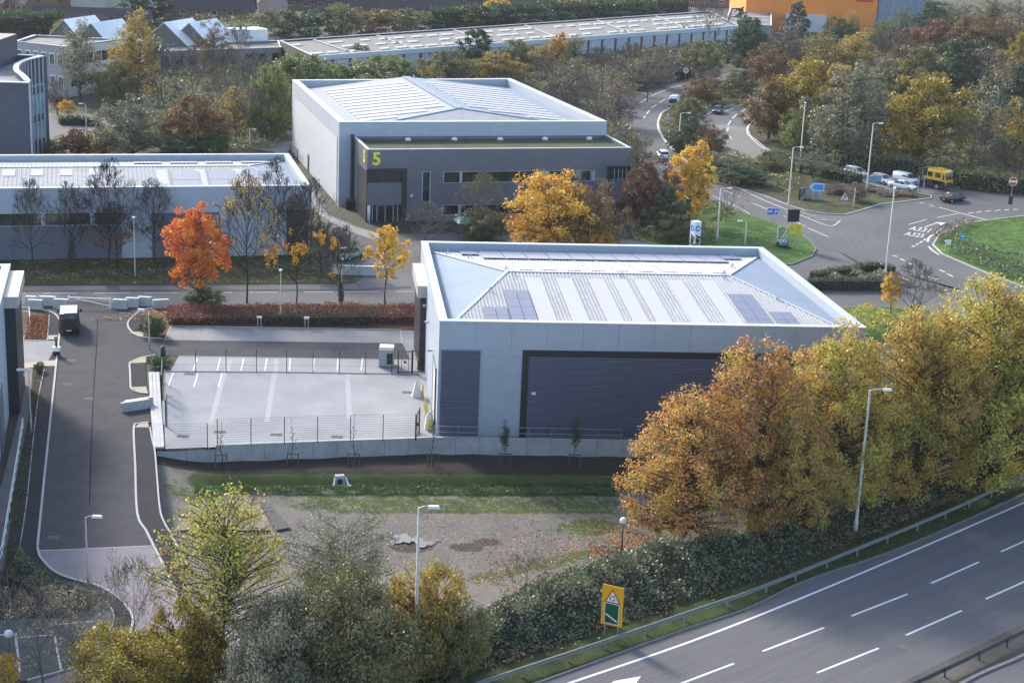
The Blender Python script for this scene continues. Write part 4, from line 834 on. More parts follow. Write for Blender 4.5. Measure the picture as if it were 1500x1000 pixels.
b = MB(); b.box(1.2, 4.6, -.1, -.02, 3.8, 6); w = b.build('window', M_glass, e); b = MB(); [b.box(1.2+k*.68-.05, 1.2+k*.68+.05, -.14, -.09, 3.8, 6) for k in range(6)]; b.build('mullion', M_whitep, w)
M_gl = nmat('glazed_roof', (.74, .76, .78), .3, .05, 1)
def gable(name, label, c, w, d, he, hr, rz, wall, roofm, cat, hip=False, group=None):
    e = empty(name, c, rz, label, cat, group); b = MB(); b.box(-w/2, w/2, -d/2, d/2, -.05, he)
    b.poly([(-w/2, -d/2, he), (-w/2, d/2, he), (-w/2, 0, hr)]); b.poly([(w/2, -d/2, he), (w/2, d/2, he), (w/2, 0, hr)]); b.build('wall', wall, e)
    b = MB(); o = .35; t = .15; sl_ = (hr-he)/(d/2)
    hx = w*.25 if hip else -o*0
    for s in (-1, 1):
        A = [(-w/2-o, s*(d/2+o), he-sl_*o), (w/2+o, s*(d/2+o), he-sl_*o), (w/2+o-hx, 0, hr), (-w/2-o+hx, 0, hr)]
        b.hexa([(x, y, z) for x, y, z in A], [(x, y, z+t) for x, y, z in A])
    if hip:
        for s in (-1, 1): b.poly([(s*(w/2+o), -(d/2+o), he-sl_*o+t), (s*(w/2+o), (d/2+o), he-sl_*o+t), (s*(w/2+o-hx), 0, hr+t)])
    b.build('roof', roofm, e); return e
for (px, py), w, lab in (((118, 60), 9, 'small white glazed roof at the left of the school hall group'), ((262, 64), 11, 'white glazed gable roof in the middle of the school hall group'), ((298, 64), 10, 'white glazed gable roof at the right of the school hall group'), ((158, 66), 9, 'white glazed gable roof between the weeping birch and the gold birch')):
    p = G(px, py+26); gable('school_hall', lab, p, 12, w, 4.6, 9.0, R(72), M_felt, M_gl, 'hall', group='glazed roofs of the school halls')
B, e = simple_block('low_building', 'low grey block with a small white rooftop box left of the long warehouse', (230, 76), (412, 70), (236, 66), (408, 60), 4.5, nmat('render_grey', (.26, .25, .25), .9, .1, 1), M_felt)
b = MB(); p = np.array(B.F.L(G(360, 58, 5))); b.box(p[0]-2.5, p[0]+5.5, p[1], p[1]+5, 4.2, 7.2); b.build('rooftop_box', M_whitep, e)
for k in range(9): b = MB(); x = B.W*(k+.3)/9; b.box(x, x+B.W/18, -.1, -.02, 1.2, 3.4); b.build('window', M_glass, e)

# --- long warehouse across the back
B, e = simple_block('long_warehouse', 'very long low warehouse with white skylights on its grey roof across the back', (459, 83), (1082, 38), (410, 60), (1040, 17), 5.6, nmat('brick_brown', (.11, .085, .07), .9, .1, 1), M_felt, 'warehouse')
Q = B.q; Wl = B.W
b = MB(); b.hexa([Q(0, -.3, 4.7), Q(Wl, -.3, 4.7), Q(Wl, -.02, 4.7), Q(0, -.02, 4.7)], [Q(0, -.3, 5.75), Q(Wl, -.3, 5.75), Q(Wl, -.02, 5.75), Q(0, -.02, 5.75)]); b.build('fascia', nmat('fascia_blue', (.50, .58, .66), .5), e)
nb = int(Wl/5)
for i in range(nb):
    x = Wl*(i+.08)/nb; b = MB(); b.hexa([Q(x, -.12, .8), Q(x+Wl/nb*.82, -.12, .8), Q(x+Wl/nb*.82, -.02, .8), Q(x, -.02, .8)], [Q(x, -.12, 4.6), Q(x+Wl/nb*.82, -.12, 4.6), Q(x+Wl/nb*.82, -.02, 4.6), Q(x, -.02, 4.6)]); b.build('shutter_door', nmat('shutter_pale', (.42, .47, .54), .6, .1, .5), e)
for i in range(30):
    for j in range(3):
        if random.random() < .12: continue
        x = Wl*(i+.25+.3*(j % 2)+random.uniform(-.08, .08))/31; y = B.D*(.16+.27*j); w = 2.6+random.uniform(-.4, 1.6)
        b = MB(); b.hexa([Q(x, y, 5.28), Q(x+w, y, 5.28), Q(x+w, y+2.4, 5.28), Q(x, y+2.4, 5.28)], [Q(x, y, 5.5), Q(x+w, y, 5.5), Q(x+w, y+2.4, 5.5), Q(x, y+2.4, 5.5)]); b.build('rooflight', nmat('rooflight_aged', (.40, .40, .38), .85, .1, 1), e)
for fr in (.08, .2, .36, .52, .7, .86):
    b = MB(); b.bar(Q(Wl*fr, .5, 5.45), Q(Wl*fr-3, B.D-.5, 5.45), .7, .1); b.build('roof_gutter', M_roof, e)
B, e = simple_block('flat_shed', 'low shed with white roof stripes between the long warehouse and the orange warehouse', (1062, 34), (1130, 38), (1070, 12), (1130, 14), 5.0, nmat('render_grey', (.26, .25, .25)), M_felt)
for i in range(4): b = MB(); y = 2+i*B.D/4.5; b.hexa([B.q(1, y, 4.73), B.q(B.W-1, y, 4.73), B.q(B.W-1, y+1.2, 4.73), B.q(1, y+1.2, 4.73)], [B.q(1, y, 4.9), B.q(B.W-1, y, 4.9), B.q(B.W-1, y+1.2, 4.9), B.q(1, y+1.2, 4.9)]); b.build('rooflight', M_rooflight, e)

# --- orange warehouse and the blue-grey one beside it
def bigbox(name, label, bl, br, depth, h, mat, cat='warehouse'):
    a, c = G(*bl), G(*br); F = Frame(a, math.atan2(c[1]-a[1], c[0]-a[0])); w = np.linalg.norm((c-a)[:2]); e = empty(name, a, F.a, label, cat)
    b = MB(); b.box(0, w, 0, depth, -.05, h); b.build('wall', mat, e); b = MB(); b.box(-.15, w+.15, -.15, depth+.15, h, h+.3); b.build('roof', M_roof, e)
    return e, w, F
eo, w, F = bigbox('orange_warehouse', 'bright orange retail warehouse at the top edge', (1090, 42), (1281, 50), 40, 13, nmat('cladding_orange', (.90, .27, .03), .55, .05, .8, var2=.05, scale2=.2))
b = MB(); b.box(w-6.5, w-1.5, -.15, -.01, 9.3, 11.4); s = b.build('shop_sign', nmat('sign_red', (.55, .05, .03), .5), eo)
bold_text('SALE' if False else '', 1, M_whitep, eo, (0, 0, 0), (0, 0, 0)) if False else None
b = MB(); b.box(12, 24, -3, -.02, 0, 5); b.build('delivery_bay', wm, eo)
eb, w, F = bigbox('blue_warehouse', 'blue grey clad warehouse right of the orange warehouse', (1283, 50), (1360, 46), 40, 12, nmat('cladding_bluegrey', (.17, .23, .30), .5, .05, .8))
for i in range(6): b = MB(); x = w*(i+.5)/6; b.box(x-.12, x+.12, -.12, -.01, 0, 12); b.build('downpipe', M_gutter, eb)

# --- houses along the top
M_brick = nmat('brick_red', (.22, .11, .08), .9, .12, 3, var2=.08, scale2=.4); M_cream = nmat('render_cream', (.58, .53, .45), .8, .06, 1)
M_tile = nmat('tile_dark', (.055, .042, .045), .85, .15, 2, var2=.12, scale2=.3); M_tileb = nmat('tile_brown', (.13, .095, .075), .85, .15, 2); M_pinkh = nmat('render_pink', (.42, .30, .27), .85, .06, 1)
def house(px, py, w, d, he, hr, rz, wall, roofm, label, nw=3, name='house', chim=True, two=True):
    p = G(px, py); e = gable(name, label, p, w, d, he, hr, rz, wall, roofm, 'house')
    for i in range(nw):
        x = -w/2+w*(i+.5)/nw
        for z in ([1.0, he-1.6] if two else [1.0]):
            b = MB(); b.box(x-.75, x+.75, -d/2-.1, -d/2-.01, z, z+1.25); q = b.build('window', M_whitep, e); b = MB(); b.box(x-.62, x-.05, -d/2-.14, -d/2-.09, z+.12, z+1.13); b.box(x+.05, x+.62, -d/2-.14, -d/2-.09, z+.12, z+1.13); b.build('pane', M_glass, q)
    if chim:
        b = MB(); b.box(w*.3, w*.3+.8, -.4, .5, hr-.8, hr+1.1); ch = b.build('chimney', M_brick, e); b = MB(); b.tube([(w*.3+.4, 0, hr+1.1), (w*.3+.4, 0, hr+1.5)], .18, 6); b.build('chimney_pot', M_tileb, ch)
    return e
house(24, 31, 10, 9, 5, 8, R(-12), M_brick, M_tileb, 'red brick house with a brown tiled roof in the top left corner')
house(-8, 30, 10, 9, 5, 8, R(-12), M_brick, M_tileb, 'red brick house cut by the top left edge')
house(52, 28, 9, 9, 5, 8, R(-25), M_brick, M_tile, 'brick house with a dark roof right of the brown roofed house', 2)
house(80, 22, 9, 10, 5, 9, R(-60), M_brick, M_tile, 'brick house with its dark gable turned beside the cream terrace', 2)
house(40, 50, 42, 8, 2.6, 5.6, R(-4), M_brick, M_tile, 'long single storey range with a dark tiled roof behind the green hedge', 8, 'bungalow_row', False, False)
house(135, 47, 30, 8, 2.8, 6, R(4), M_brick, M_tile, 'dark roofed bungalow row behind the yellow tree', 6, 'bungalow_row', False, False)
house(110, 22, 16, 9, 6, 8.5, R(2), M_cream, M_tileb, 'cream rendered terrace nearest the turned gable', 4, 'terrace')
house(152, 19, 18, 9, 6, 8.5, R(3), M_cream, M_tile, 'cream rendered terrace in the middle of the top left row', 5, 'terrace')
house(200, 17, 20, 9, 6, 8.5, R(4), wm, M_tileb, 'white rendered terrace left of the dark conifers', 5, 'terrace')
house(305, 25, 26, 11, 2.8, 8.5, R(6), M_brick, M_tile, 'dark roofed brick terrace right of the dark conifers', 6, 'terrace')
house(388, 18, 14, 9, 3.5, 9, R(-60), M_pinkh, M_tile, 'pink gabled house behind the brown hedge trees', 3)
house(440, 12, 26, 11, 2.8, 8.5, R(4), M_brick, M_tile, 'dark roofed terrace above the row of brown trees', 6, 'terrace')
house(590, 24, 34, 12, 2.8, 8.5, R(2), M_brick, M_tile, 'broad dark roofed house with a white conservatory', 6, 'house')
p = G(615, 18); gable('conservatory', 'white conservatory in front of the broad dark roofed house', p, 11, 4, 2.2, 3.2, R(2), wm, M_gl, 'conservatory')
house(710, 12, 28, 11, 2.8, 8.5, R(3), M_brick, M_tile, 'dark terrace behind the gold tree at the top centre', 6, 'terrace')
house(830, 20, 44, 11, 2.8, 8, R(6), M_brick, nmat('tile_redbrown', (.13, .065, .055), .85, .12, 2), 'long red brown roofed terrace at the top centre right', 8, 'terrace')
house(965, 20, 14, 9, 5.2, 8, R(8), M_brick, M_tileb, 'red brick house with white windows at the end of the long warehouse', 3)
house(1030, 8, 16, 9, 5, 8, R(8), M_brick, M_tile, 'brick house half hidden behind the tall bare tree', 3)
# ------------------------------------------------------------------ walls, fences, rails
M_black = nmat('fence_black', (.012, .012, .014), .5); M_galv = nmat('galvanised', (.38, .40, .41), .45, .1, 4, metal=.4); M_galvd = nmat('galvanised_dull', (.20, .21, .22), .6, .1, 4, metal=.3)
M_lampp = nmat('lamp_post_paint', (.46, .47, .42), .55, .12, 3); M_grn = nmat('cabinet_green', (.02, .05, .03), .5)
def at3(p, z=None): return (float(p[0]), float(p[1]), float(p[2] if z is None else z))
# retaining wall of the yard
o = at3(WALL[0], 0); e = empty('retaining_wall', o, 0, 'stepped grey concrete retaining wall below the yard and the foreground unit', 'wall')
sec = [(WALL[0], WALL[1], -.2), (WALL[2], WALL[3], .22), (WALL[3], WALL[4], .22), (WALL[4], WALL[5], .22)]
for p, q, zt_ in sec:
    b = MB(); n_ = max(1, int(np.linalg.norm((q-p)[:2])/1.9)); 
    for i in range(n_):
        a = p+(q-p)*(i/n_); c = p+(q-p)*((i+1)/n_)-(q-p)/np.linalg.norm(q-p)*.025
        d = (q-p)[:2]/np.linalg.norm((q-p)[:2]); nn = np.array([-d[1], d[0]])*.3
        a2, c2 = a[:2]-o[:2], c[:2]-o[:2]
        b.hexa([(*a2, -2.4), (*c2, -2.4), (*(c2+nn), -2.4), (*(a2+nn), -2.4)], [(*a2, zt_), (*c2, zt_), (*(c2+nn), zt_), (*(a2+nn), zt_)])
    b.build('wall_section', M_concw, e)
def rail_line(name, label, pts, h, posts, pmat, rails, wires, cat='fence', pw=.06, group=None, z0s=None):
    """posts and rails along straight spans; rails/wires: heights"""
    o = at3(pts[0], 0); e = empty(name, o, 0, label, cat, group); P = [np.array(p)-np.array([o[0], o[1], 0]) for p in pts]
    for p, q in zip(P[:-1], P[1:]):
        L_ = np.linalg.norm((q-p)[:2]); n_ = max(1, round(L_/posts))
        for i in range(n_+(1 if q is P[-1] else 0)):
            a = p+(q-p)*i/n_; b = MB(); b.box(a[0]-pw/2, a[0]+pw/2, a[1]-pw/2, a[1]+pw/2, a[2]-.05, a[2]+h); b.build('post', pmat, e)
        b = MB()
        for z in rails: b.bar((p[0], p[1], p[2]+z), (q[0], q[1], q[2]+z), .05)
        if rails: b.build('rail', pmat, e)
        if wires:
            b = MB()
            for z in wires: b.bar((p[0], p[1]-.03, p[2]+z), (q[0], q[1]-.03, q[2]+z), .016)
            b.build('mesh_wire', nmat('fence_wire', (.16, .165, .17), .5), e)
    return e
wires = [.1+.2*i for i in range(12)]
rail_line('mesh_fence', 'black post mesh fence between the yard and the row of parking bays', [G(242, 545), G(420, 546.5), G(612, 549)], 2.3, 2.75, M_black, [], [.1, .8, 1.5, 2.25])
ff = [G(240, 662.5, -.2), G(303, 660.5, -.2), G(305, 659, .05), G(318, 656, .05), G(608, 645.5, .1)]
rail_line('mesh_fence', 'black post mesh fence along the front of the yard above the retaining wall', [G(241, 660, -.05), G(304, 658.5, -.05), G(318, 653, .22)+np.array([0, .15, 0]), G(608, 644, .22)+np.array([0, .15, 0])], 2.3, 2.6, M_black, [], wires)
rail_line('handrail', 'thin galvanised handrail along the path below the louvred front', [G(636, 642, .22)+np.array([0, .1, 0]), G(910, 647, .22)+np.array([0, .1, 0])], 1.1, 1.9, M_galv, [.55, 1.08], [], 'handrail', .05)
def gate(p, q, h, label, n=10, solid=False, group=None):
    o = at3(p, 0); v = np.array(q)-np.array(p); L_ = np.linalg.norm(v[:2]); e = empty('gate', o, math.atan2(v[1], v[0]), label, 'gate', group)
    b = MB()
    for x in (0, L_): b.box(x-.06, x+.06, -.05, .05, 0, h)
    b.box(0, L_, -.04, .04, .1, .18); b.box(0, L_, -.04, .04, h-.12, h-.04); b.build('frame', M_black, e)
    b = MB()
    for i in range(n): x = L_*(i+.5)/n; b.box(x-.02, x+.02, -.02, .02, .18, h-.12)
    b.build('bars', M_black, e); b = MB(); b.box(L_/2-.12, L_/2+.12, -.08, .08, h*.45, h*.55); b.build('latch', M_black, e); return e
gate(G(583, 547), G(603, 547), 2.3, 'black gate at the back corner of the yard by the unit', 2)
gate(G(604, 546), G(624, 546.5), 2.3, 'open black gate frame against the unit wall at the back of the yard', 1)
gate(G(609, 645), G(614, 634), 2.3, 'black gate at the front corner of the yard beside the unit', 3)
gate(G(238, 560), G(237, 585), 2.3, 'black sliding gate leaf at the yard entrance, far half', 9)
gate(G(242, 578), G(243, 625), 2.4, 'black sliding gate leaf at the yard entrance, near half', 14)
gate(G(425, 231), G(436, 240), 2.3, 'black gate beside the left wall of the tall warehouse', 6)
rail_line('palisade_fence', 'dark fence below the green trees left of the tall warehouse', [G(368, 214), G(395, 209), G(428, 203)], 1.9, 2.5, M_black, [.3, 1.7], [.2*i+.1 for i in range(9)])
# timber steps strip beside the gate
e = empty('slatted_channel', at3(G(222, 560)), 0, 'pale slatted strip running along the yard entrance', 'channel'); oo = np.array(e.location)
for s in (0, 1, 2):
    b = MB(); p = [G(220+s*5.4, 547)-oo, G(223+s*5.4, 600)-oo, G(228+s*5, 657)-oo]; strip(b, p, .30, .0, .16); b.build('board', M_concw, e)
# guard rails of the dual carriageway
def guardrail(label, path, hh=.72, side=1, post=M_galvd):
    o = at3(path[0], 0); e = empty('guard_rail', o, 0, label, 'guard rail'); P = [np.array([p[0]-o[0], p[1]-o[1], 0]) for p in path]
    prof = [(-.02, -.16), (.05, -.11), (.05, -.06), (-.01, 0), (.05, .06), (.05, .11), (-.02, .16)]
    b = MB(); 
    for (d0, z0_), (d1, z1_) in zip(prof[:-1], prof[1:]):
        A = side_off(P, d0*side); B_ = side_off(P, d1*side)
        for i in range(len(P)-1): b.quad((*A[i][:2], hh-.16+z0_), (*A[i+1][:2], hh-.16+z0_), (*B_[i+1][:2], hh-.16+z1_), (*B_[i][:2], hh-.16+z1_))
    A = side_off(P, -.03*side); B_ = side_off(P, .06*side)
    for i in range(len(P)-1): b.quad((*A[i][:2], hh), (*A[i+1][:2], hh), (*B_[i+1][:2], hh), (*B_[i][:2], hh))
    b.build('beam', post, e)
    acc = 0; last = P[0]
    for i in range(1, len(P)):
        seg = np.linalg.norm(P[i]-last); 
        if seg+acc >= 2.9:
            b = MB(); q = P[i]; b.box(q[0]-.06, q[0]+.06, q[1]-.05, q[1]+.05, 0, hh-.05); b.build('post', post, e); acc = 0; last = P[i]
    return e
def dense(path, st=1.0):
    out = [path[0]]
    for a, c in zip(path[:-1], path[1:]):
        n_ = max(1, int(np.linalg.norm(c-a)/st)); out += [a+(c-a)*k/n_ for k in range(1, n_+1)]
    return out
gr_px = [(560, 1050), (700, 998), (868, 942), (1050, 880), (1100, 863), (1242, 806), (1386, 747), (1500, 694), (1640, 630)]
guardrail('long galvanised guard rail between the grass verge and the brambles', dense(spl([G(x, y, .72) for x, y in gr_px], 5)), .72, -1)
cr_px = [(1180, 1065), (1332, 1000), (1400, 969), (1500, 921), (1640, 855)]
guardrail('dark guard rail of the central reserve in the bottom right corner', dense(spl([G(x, y, .72) for x, y in cr_px], 5)), .72, 1, nmat('rail_dark', (.07, .07, .075), .5, .1, 3, metal=.3))
# concrete barriers closing the estate road
def barrier(px, py, w, rz, label, group='concrete blocks across the estate road', d=.6, h=.95, wedge=False):
    e = empty('concrete_barrier', at3(G(px, py)), rz, label, 'barrier', group); b = MB()
    b.hexa([(-w/2, -d/2, 0), (w/2, -d/2, 0), (w/2, d/2, 0), (-w/2, d/2, 0)], [(-w/2, -d*.36, h), (w/2, -d*.36, h), (w/2, d*.36, h), (-w/2, d*.36, h)]); b.build('block', M_concw, e)
    b = MB(); b.box(-w/2+.1, w/2-.1, -d*.3, d*.3, h, h+.04); b.build('top_face', nmat('concrete_bright', (.6, .6, .58), .8, .08, 3), e); return e
barrier(52, 452, 1.6, R(-5), 'pale concrete block at the left end of the barrier row, turned towards the planting bed')
barrier(70, 447, 1.8, 0, 'darker concrete block second from the left of the closed road')
barrier(90, 451, 1.6, 0, 'concrete block just left of the swing barrier')
barrier(176, 451.5, 1.6, 0, 'concrete block just right of the swing barrier')
barrier(194, 449, 1.5, 0, 'darker concrete block second from the right of the swing barrier')
barrier(212, 447.5, 1.5, 0, 'long low concrete block behind the white capped one')
barrier(236, 451.5, 1.7, R(20), 'angled concrete block at the right end of the row beside the hedge')
barrier(46, 447, 1.2, 0, 'low block with a white top behind the left planting bed')
for px, py, dx in ((198, 600, 0), (203, 597, 1)):
    barrier(px, py, 2.6, R(34), 'long white concrete block set diagonally in the road at the yard gate'+(', rear one' if dx else ', front one'), 'blocks at the yard gate', .42, .8)
# swing barrier
e = empty('swing_barrier', at3(G(101, 450)), 0, 'white swing barrier with diagonal brace closing the estate road', 'barrier'); oo = np.array(e.location); L_ = float((G(164, 450)-oo)[0])
b = MB(); b.bar((0, 0, 1.1), (L_, 0, 1.1), .1); b.bar((.1*L_, 0, 1.05), (L_*.98, 0, .35), .06); b.build('boom', M_whitep, e)
for x in (0, L_): b = MB(); b.box(x-.07, x+.07, -.07, .07, 0, 1.25); b.build('post', M_whitep, e)
# concrete strip and block by the main road junction
barrier(529, 402, 6.6, R(3), 'long pale concrete block beside the junction behind the bare tree', 'blocks by the junction', .8, 1.0)

# ------------------------------------------------------------------ street lamps
def lamp(bx, by, ty, arm, label, group=None, rz=0.0, r=.1, base=0.0, mat=None, globe=False, head=.7):
    h = hgt(bx, by, ty, base); g = G(bx, by, base); e = empty('street_lamp', at3(g), rz, label, 'street lamp', group); mat = mat or M_lampp
    b = MB(); b.tube([(0, 0, 0), (0, 0, 1.2), (0, 0, 1.25), (0, 0, h)], [r*1.35, r*1.3, r, r*.6], 8); b.build('post', mat, e, True)
    if globe:
        b = MB(); b.lathe((0, 0, h), [(.06, -.1), (.22, -.02), (.28, .14), (.22, .32), (.08, .4)], 12); b.build('lamp_head', M_whitep, e, True); return e
    if arm:
        s = 1 if arm > 0 else -1; b = MB(); b.tube([(0, 0, h-.05), (s*abs(arm)*.5, 0, h+.08), (arm, 0, h+.1)], r*.5, 6); b.build('arm', mat, e, True)
        x0 = arm-(.1*s); b = MB(); b.hexa([(min(x0, x0+s*head), -.13, h+.0), (max(x0, x0+s*head), -.13, h+.0), (max(x0, x0+s*head), .13, h+.0), (min(x0, x0+s*head), .13, h+.0)], [(min(x0, x0+s*head)+.06, -.1, h+.16), (max(x0, x0+s*head)-.06, -.1, h+.16), (max(x0, x0+s*head)-.06, .1, h+.16), (min(x0, x0+s*head)+.06, .1, h+.16)]); b.build('lamp_head', M_whitep, e)
    else:
        b = MB(); b.box(-.14, .14, -.3, .2, h, h+.12); b.build('lamp_head', M_whitep, e)
    return e
lamp(1252, 783, 571, 1.0, 'tall pale street lamp in front of the big plane trees by the guard rail', r=.13)
lamp(607, 1003, 743, .6, 'tall street lamp at the bottom centre before the yellow shrub', r=.11)
lamp(1296, 411, 276, 0, 'tall pale street lamp beside the dark shrub bed and the painted road numbers', r=.12)
lamp(1268, 293, 181, .9, 'street lamp rising beside the white estate car and the traffic island', r=.12)
lamp(1154, 309, 216, .9, 'street lamp behind the black backed message board', r=.12)
lamp(1171, 246, 151, 0, 'street lamp rising from the light green bush on the traffic island', r=.12)
lamp(1050, 356, 276, .9, 'street lamp on the lawn right of the white totem sign', r=.12)
lamp(1091, 362, 325, -.6, 'short street lamp with its arm to the left on the lawn corner', r=.09)
lamp(994, 214, 166, 1.2, 'street lamp behind the golden tree between the two curved roads', r=.13)
lamp(198, 405, 319, 0, 'thin white lamp before the pale panel of the long low unit', 'thin lamps of the estate', r=.07)
lamp(411, 474, 396, 0, 'thin lamp rising from the red hedge in front of the main road', 'thin lamps of the estate', r=.07)
lamp(219, 512, 455, -.5, 'thin lamp with a short arm at the right hand kerb of the estate road', 'thin lamps of the estate', r=.06)
lamp(129, 861, 757, .5, 'thin lamp standing at the edge of the pink paving', 'thin lamps of the estate', r=.07)
lamp(46, 634, 543, -.4, 'thin lamp on the left planting strip by the blue grey unit', 'thin lamps of the estate', r=.06)
lamp(366, 221, 190, .5, 'lamp at the curved drive left of the tall warehouse', r=.09)
lamp(127, 198, 153, -.6, 'double looking car park lamp beside the small yellow tree', r=.09)
lamp(675, 338, 316, -.3, 'small lamp in front of the slate grey office beside the green shelter', r=.07)
lamp(500, 440, 380, 0, 'slim grey lamp beside the ivy clad trunk', r=.07)
lamp(910, 812, 765, 0, 'black post with a round grey globe head at the meadow edge', r=.05, base=-1.0, mat=M_black, globe=True)
for x, y, t, w_ in ((457, 56, 35, 'leftmost of the lamps behind the long warehouse'), (578, 47, 27, 'second lamp from the left behind the long warehouse'), (684, 42, 20, 'lamp behind the long warehouse above the dark conifer'), (750, 38, 11, 'lamp behind the long warehouse before the green hedge'), (884, 32, 9, 'lamp behind the long warehouse near the yellow tree'), (934, 28, 2, 'rightmost lamp behind the long warehouse')):
    lamp(x, y, t, .5, w_, 'lamps behind the long warehouse', r=.13)
# bollards
for i, (x, y, lab) in enumerate(((380, 479.5, 'left of the two white topped bollards in the red hedge'), (449, 480.5, 'right of the two white topped bollards in the red hedge'))):
    e = empty('bollard_light', at3(G(x, y)), 0, lab, 'bollard', 'bollard lights in the hedge'); b = MB(); b.box(-.22, -.12, -.05, .05, 0, 1.0); b.box(.12, .22, -.05, .05, 0, 1.0); b.build('post', M_galv, e); b = MB(); b.box(-.26, .26, -.12, .12, 1.0, 1.2); b.build('lamp_head', M_whitep, e)
for x, y, z_, lab in ((612, 541, 0, 'yellow bollard at the back corner of the unit by the open gate'), (619, 581, 0, 'yellow bollard right of the bagged object'), (623, 600, 0, 'farther yellow bollard of the pair before the near roller door'), (624.5, 609, 0, 'nearer yellow bollard of the pair before the near roller door'), (627.5, 632, 0, 'yellow bollard closest to the retaining wall')):
    e = empty('yellow_bollard', at3(G(x, y)), 0, lab, 'bollard', 'yellow bollards along the unit'); b = MB(); b.lathe((0, 0, 0), [(.09, 0), (.09, 1.1), (.06, 1.18), (.01, 1.2)], 10); b.build('post', nmat('safety_yellow', (.75, .55, .02), .5), e, True)
    b = MB(); b.lathe((0, 0, 0), [(.13, 0), (.13, .06)], 10); b.build('base_plate', M_galvd, e)
# bagged thing in the yard
e = empty('covered_bollard', at3(G(610.5, 581)), .3, 'white cloth covered cone shaped object in the yard by the roller door', 'covered object')
b = MB(); b.lathe((0, 0, 0), [(.52, 0), (.47, .25), (.36, .7), (.22, 1.2), (.08, 1.65), (.02, 1.8)], 7); b.build('cloth', nmat('cloth_white', (.6, .6, .57), .9, .1, 3, bump=.6, bscale=4), e); b = MB(); b.box(-.5, .5, -.4, .4, 0, .08); b.build('base', M_concw, e)
e = empty('covered_bollard', at3(G(628.5, 628)), .3, 'white cloth covered object against the front roller door', 'covered object')
b = MB(); b.lathe((0, 0, 0), [(.45, 0), (.42, .5), (.3, 1.2), (.1, 1.6)], 7); b.build('cloth', nmat('cloth_white', (.6, .6, .57)), e); b = MB(); b.box(-.4, .4, -.3, .3, 0, .06); b.build('base', M_concw, e)
# plant cabinet
e = empty('generator_cabinet', at3(G(566, 536)), R(2), 'grey louvred equipment cabinet at the end of the parking bays', 'cabinet')
b = MB(); b.box(-.72, .72, -.6, .6, .15, 1.75); b.build('body', nmat('cabinet_grey', (.36, .37, .36), .6, .06, 2), e); b = MB(); b.box(.05, .6, -.65, -.6, .4, 1.45); b.build('grille', M_black, e)
b = MB(); b.box(-.68, .68, -.55, .55, 1.75, 2.05); b.build('cowl', M_whitep, e); b = MB(); [b.box(x-.08, x+.08, -.6, .6, 0, .15) for x in (-.6, .6)]; b.build('skid', nmat('blue_skid', (.03, .05, .3), .5), e)
# headwall in the ditch
hz_ = -1.95; e = empty('drain_headwall', at3(G(499, 712, hz_)), R(4), 'pale precast concrete headwall with a dark pipe mouth in the grassy ditch', 'headwall')
b = MB(); b.hexa([(-.55, 0, 0), (.55, 0, 0), (.55, .6, 0), (-.55, .6, 0)], [(-.5, .3, .75), (.25, .3, .8), (.25, .75, .8), (-.5, .75, .75)])
b.hexa([(-.65, -1.1, 0), (-.5, -1.1, 0), (-.45, .5, 0), (-.6, .5, 0)], [(-.65, -1.1, .15), (-.5, -1.1, .15), (-.4, .4, .7), (-.55, .4, .7)]); b.hexa([(.75, -1.1, 0), (.9, -1.1, 0), (.6, .5, 0), (.45, .5, 0)], [(.75, -1.1, .15), (.9, -1.1, .15), (.45, .4, .7), (.3, .4, .7)]); b.box(-.6, .85, -1.1, .3, -.05, .08); b.build('body', M_kerb, e)
b = MB(); b.lathe((-.05, .1, .36), [(.22, -.06), (.22, .25)], 14, 'y'); b.build('pipe_mouth', M_black, e)
# charging posts / boxes near the left kerb
e = empty('parking_terminal', at3(G(83, 521)), 0, 'small black and white terminal on the left kerb behind the van', 'terminal'); b = MB(); b.box(-.3, .3, -.2, .2, 0, .5); b.box(-.08, .08, -.08, .08, .5, 1.6); b.build('post', M_black, e); b = MB(); b.box(-.35, .35, -.25, .25, .5, .9); b.build('housing', M_whitep, e); b = MB(); b.box(-.14, .14, -.12, .12, 1.5, 1.95); b.build('head', M_galvd, e)
e = empty('green_cabinet', at3(G(27, 572)), 0, 'dark green cabinet at the foot of the blue grey unit', 'cabinet'); b = MB(); b.box(-.5, .5, -.3, .3, 0, 1.35); b.build('body', M_grn, e); b = MB(); b.hexa([(-.2, -.35, 1.35), (.55, -.35, 1.35), (.55, .35, 1.35), (-.2, .35, 1.35)], [(-.15, -.3, 1.6), (.5, -.3, 1.6), (.5, .3, 1.6), (-.15, .3, 1.6)]); b.build('lid', M_whitep, e)
e = empty('cabinet', at3(G(239, 526)), 0, 'dark green post box shaped cabinet in the small bed by the yard fence', 'cabinet'); b = MB(); b.lathe((0, 0, 0), [(.24, 0), (.26, .9), (.22, 1.2), (.08, 1.35)], 10); b.build('body', M_grn, e, True); b = MB(); b.box(-.3, .3, -.3, .3, 0, .1); b.build('base', M_concw, e)
rail_line('handrail', 'pale handrails stepping beside the left planting bed', [G(30, 463), G(43, 463), G(44, 478)], 1.0, 1.5, M_whitep, [.5, 1.0], [], 'handrail', .05)
rail_line('handrail', 'long white handrail beside the gravel path at the left edge', [G(34, 628), G(22, 705), G(4, 815), G(-20, 900)], 1.0, 2.0, M_whitep, [.5, 1.0], [], 'handrail', .05)
rail_line('guard_fence', 'white rail beside the parking lines in the bottom left corner', [G(-20, 950), G(24, 948)], 1.0, 2.0, M_whitep, [.9], [], 'railing', .1)
lamp(14, 960, 931, 0, 'white globe lamp in the bottom left corner', r=.05, mat=M_galvd, globe=True)
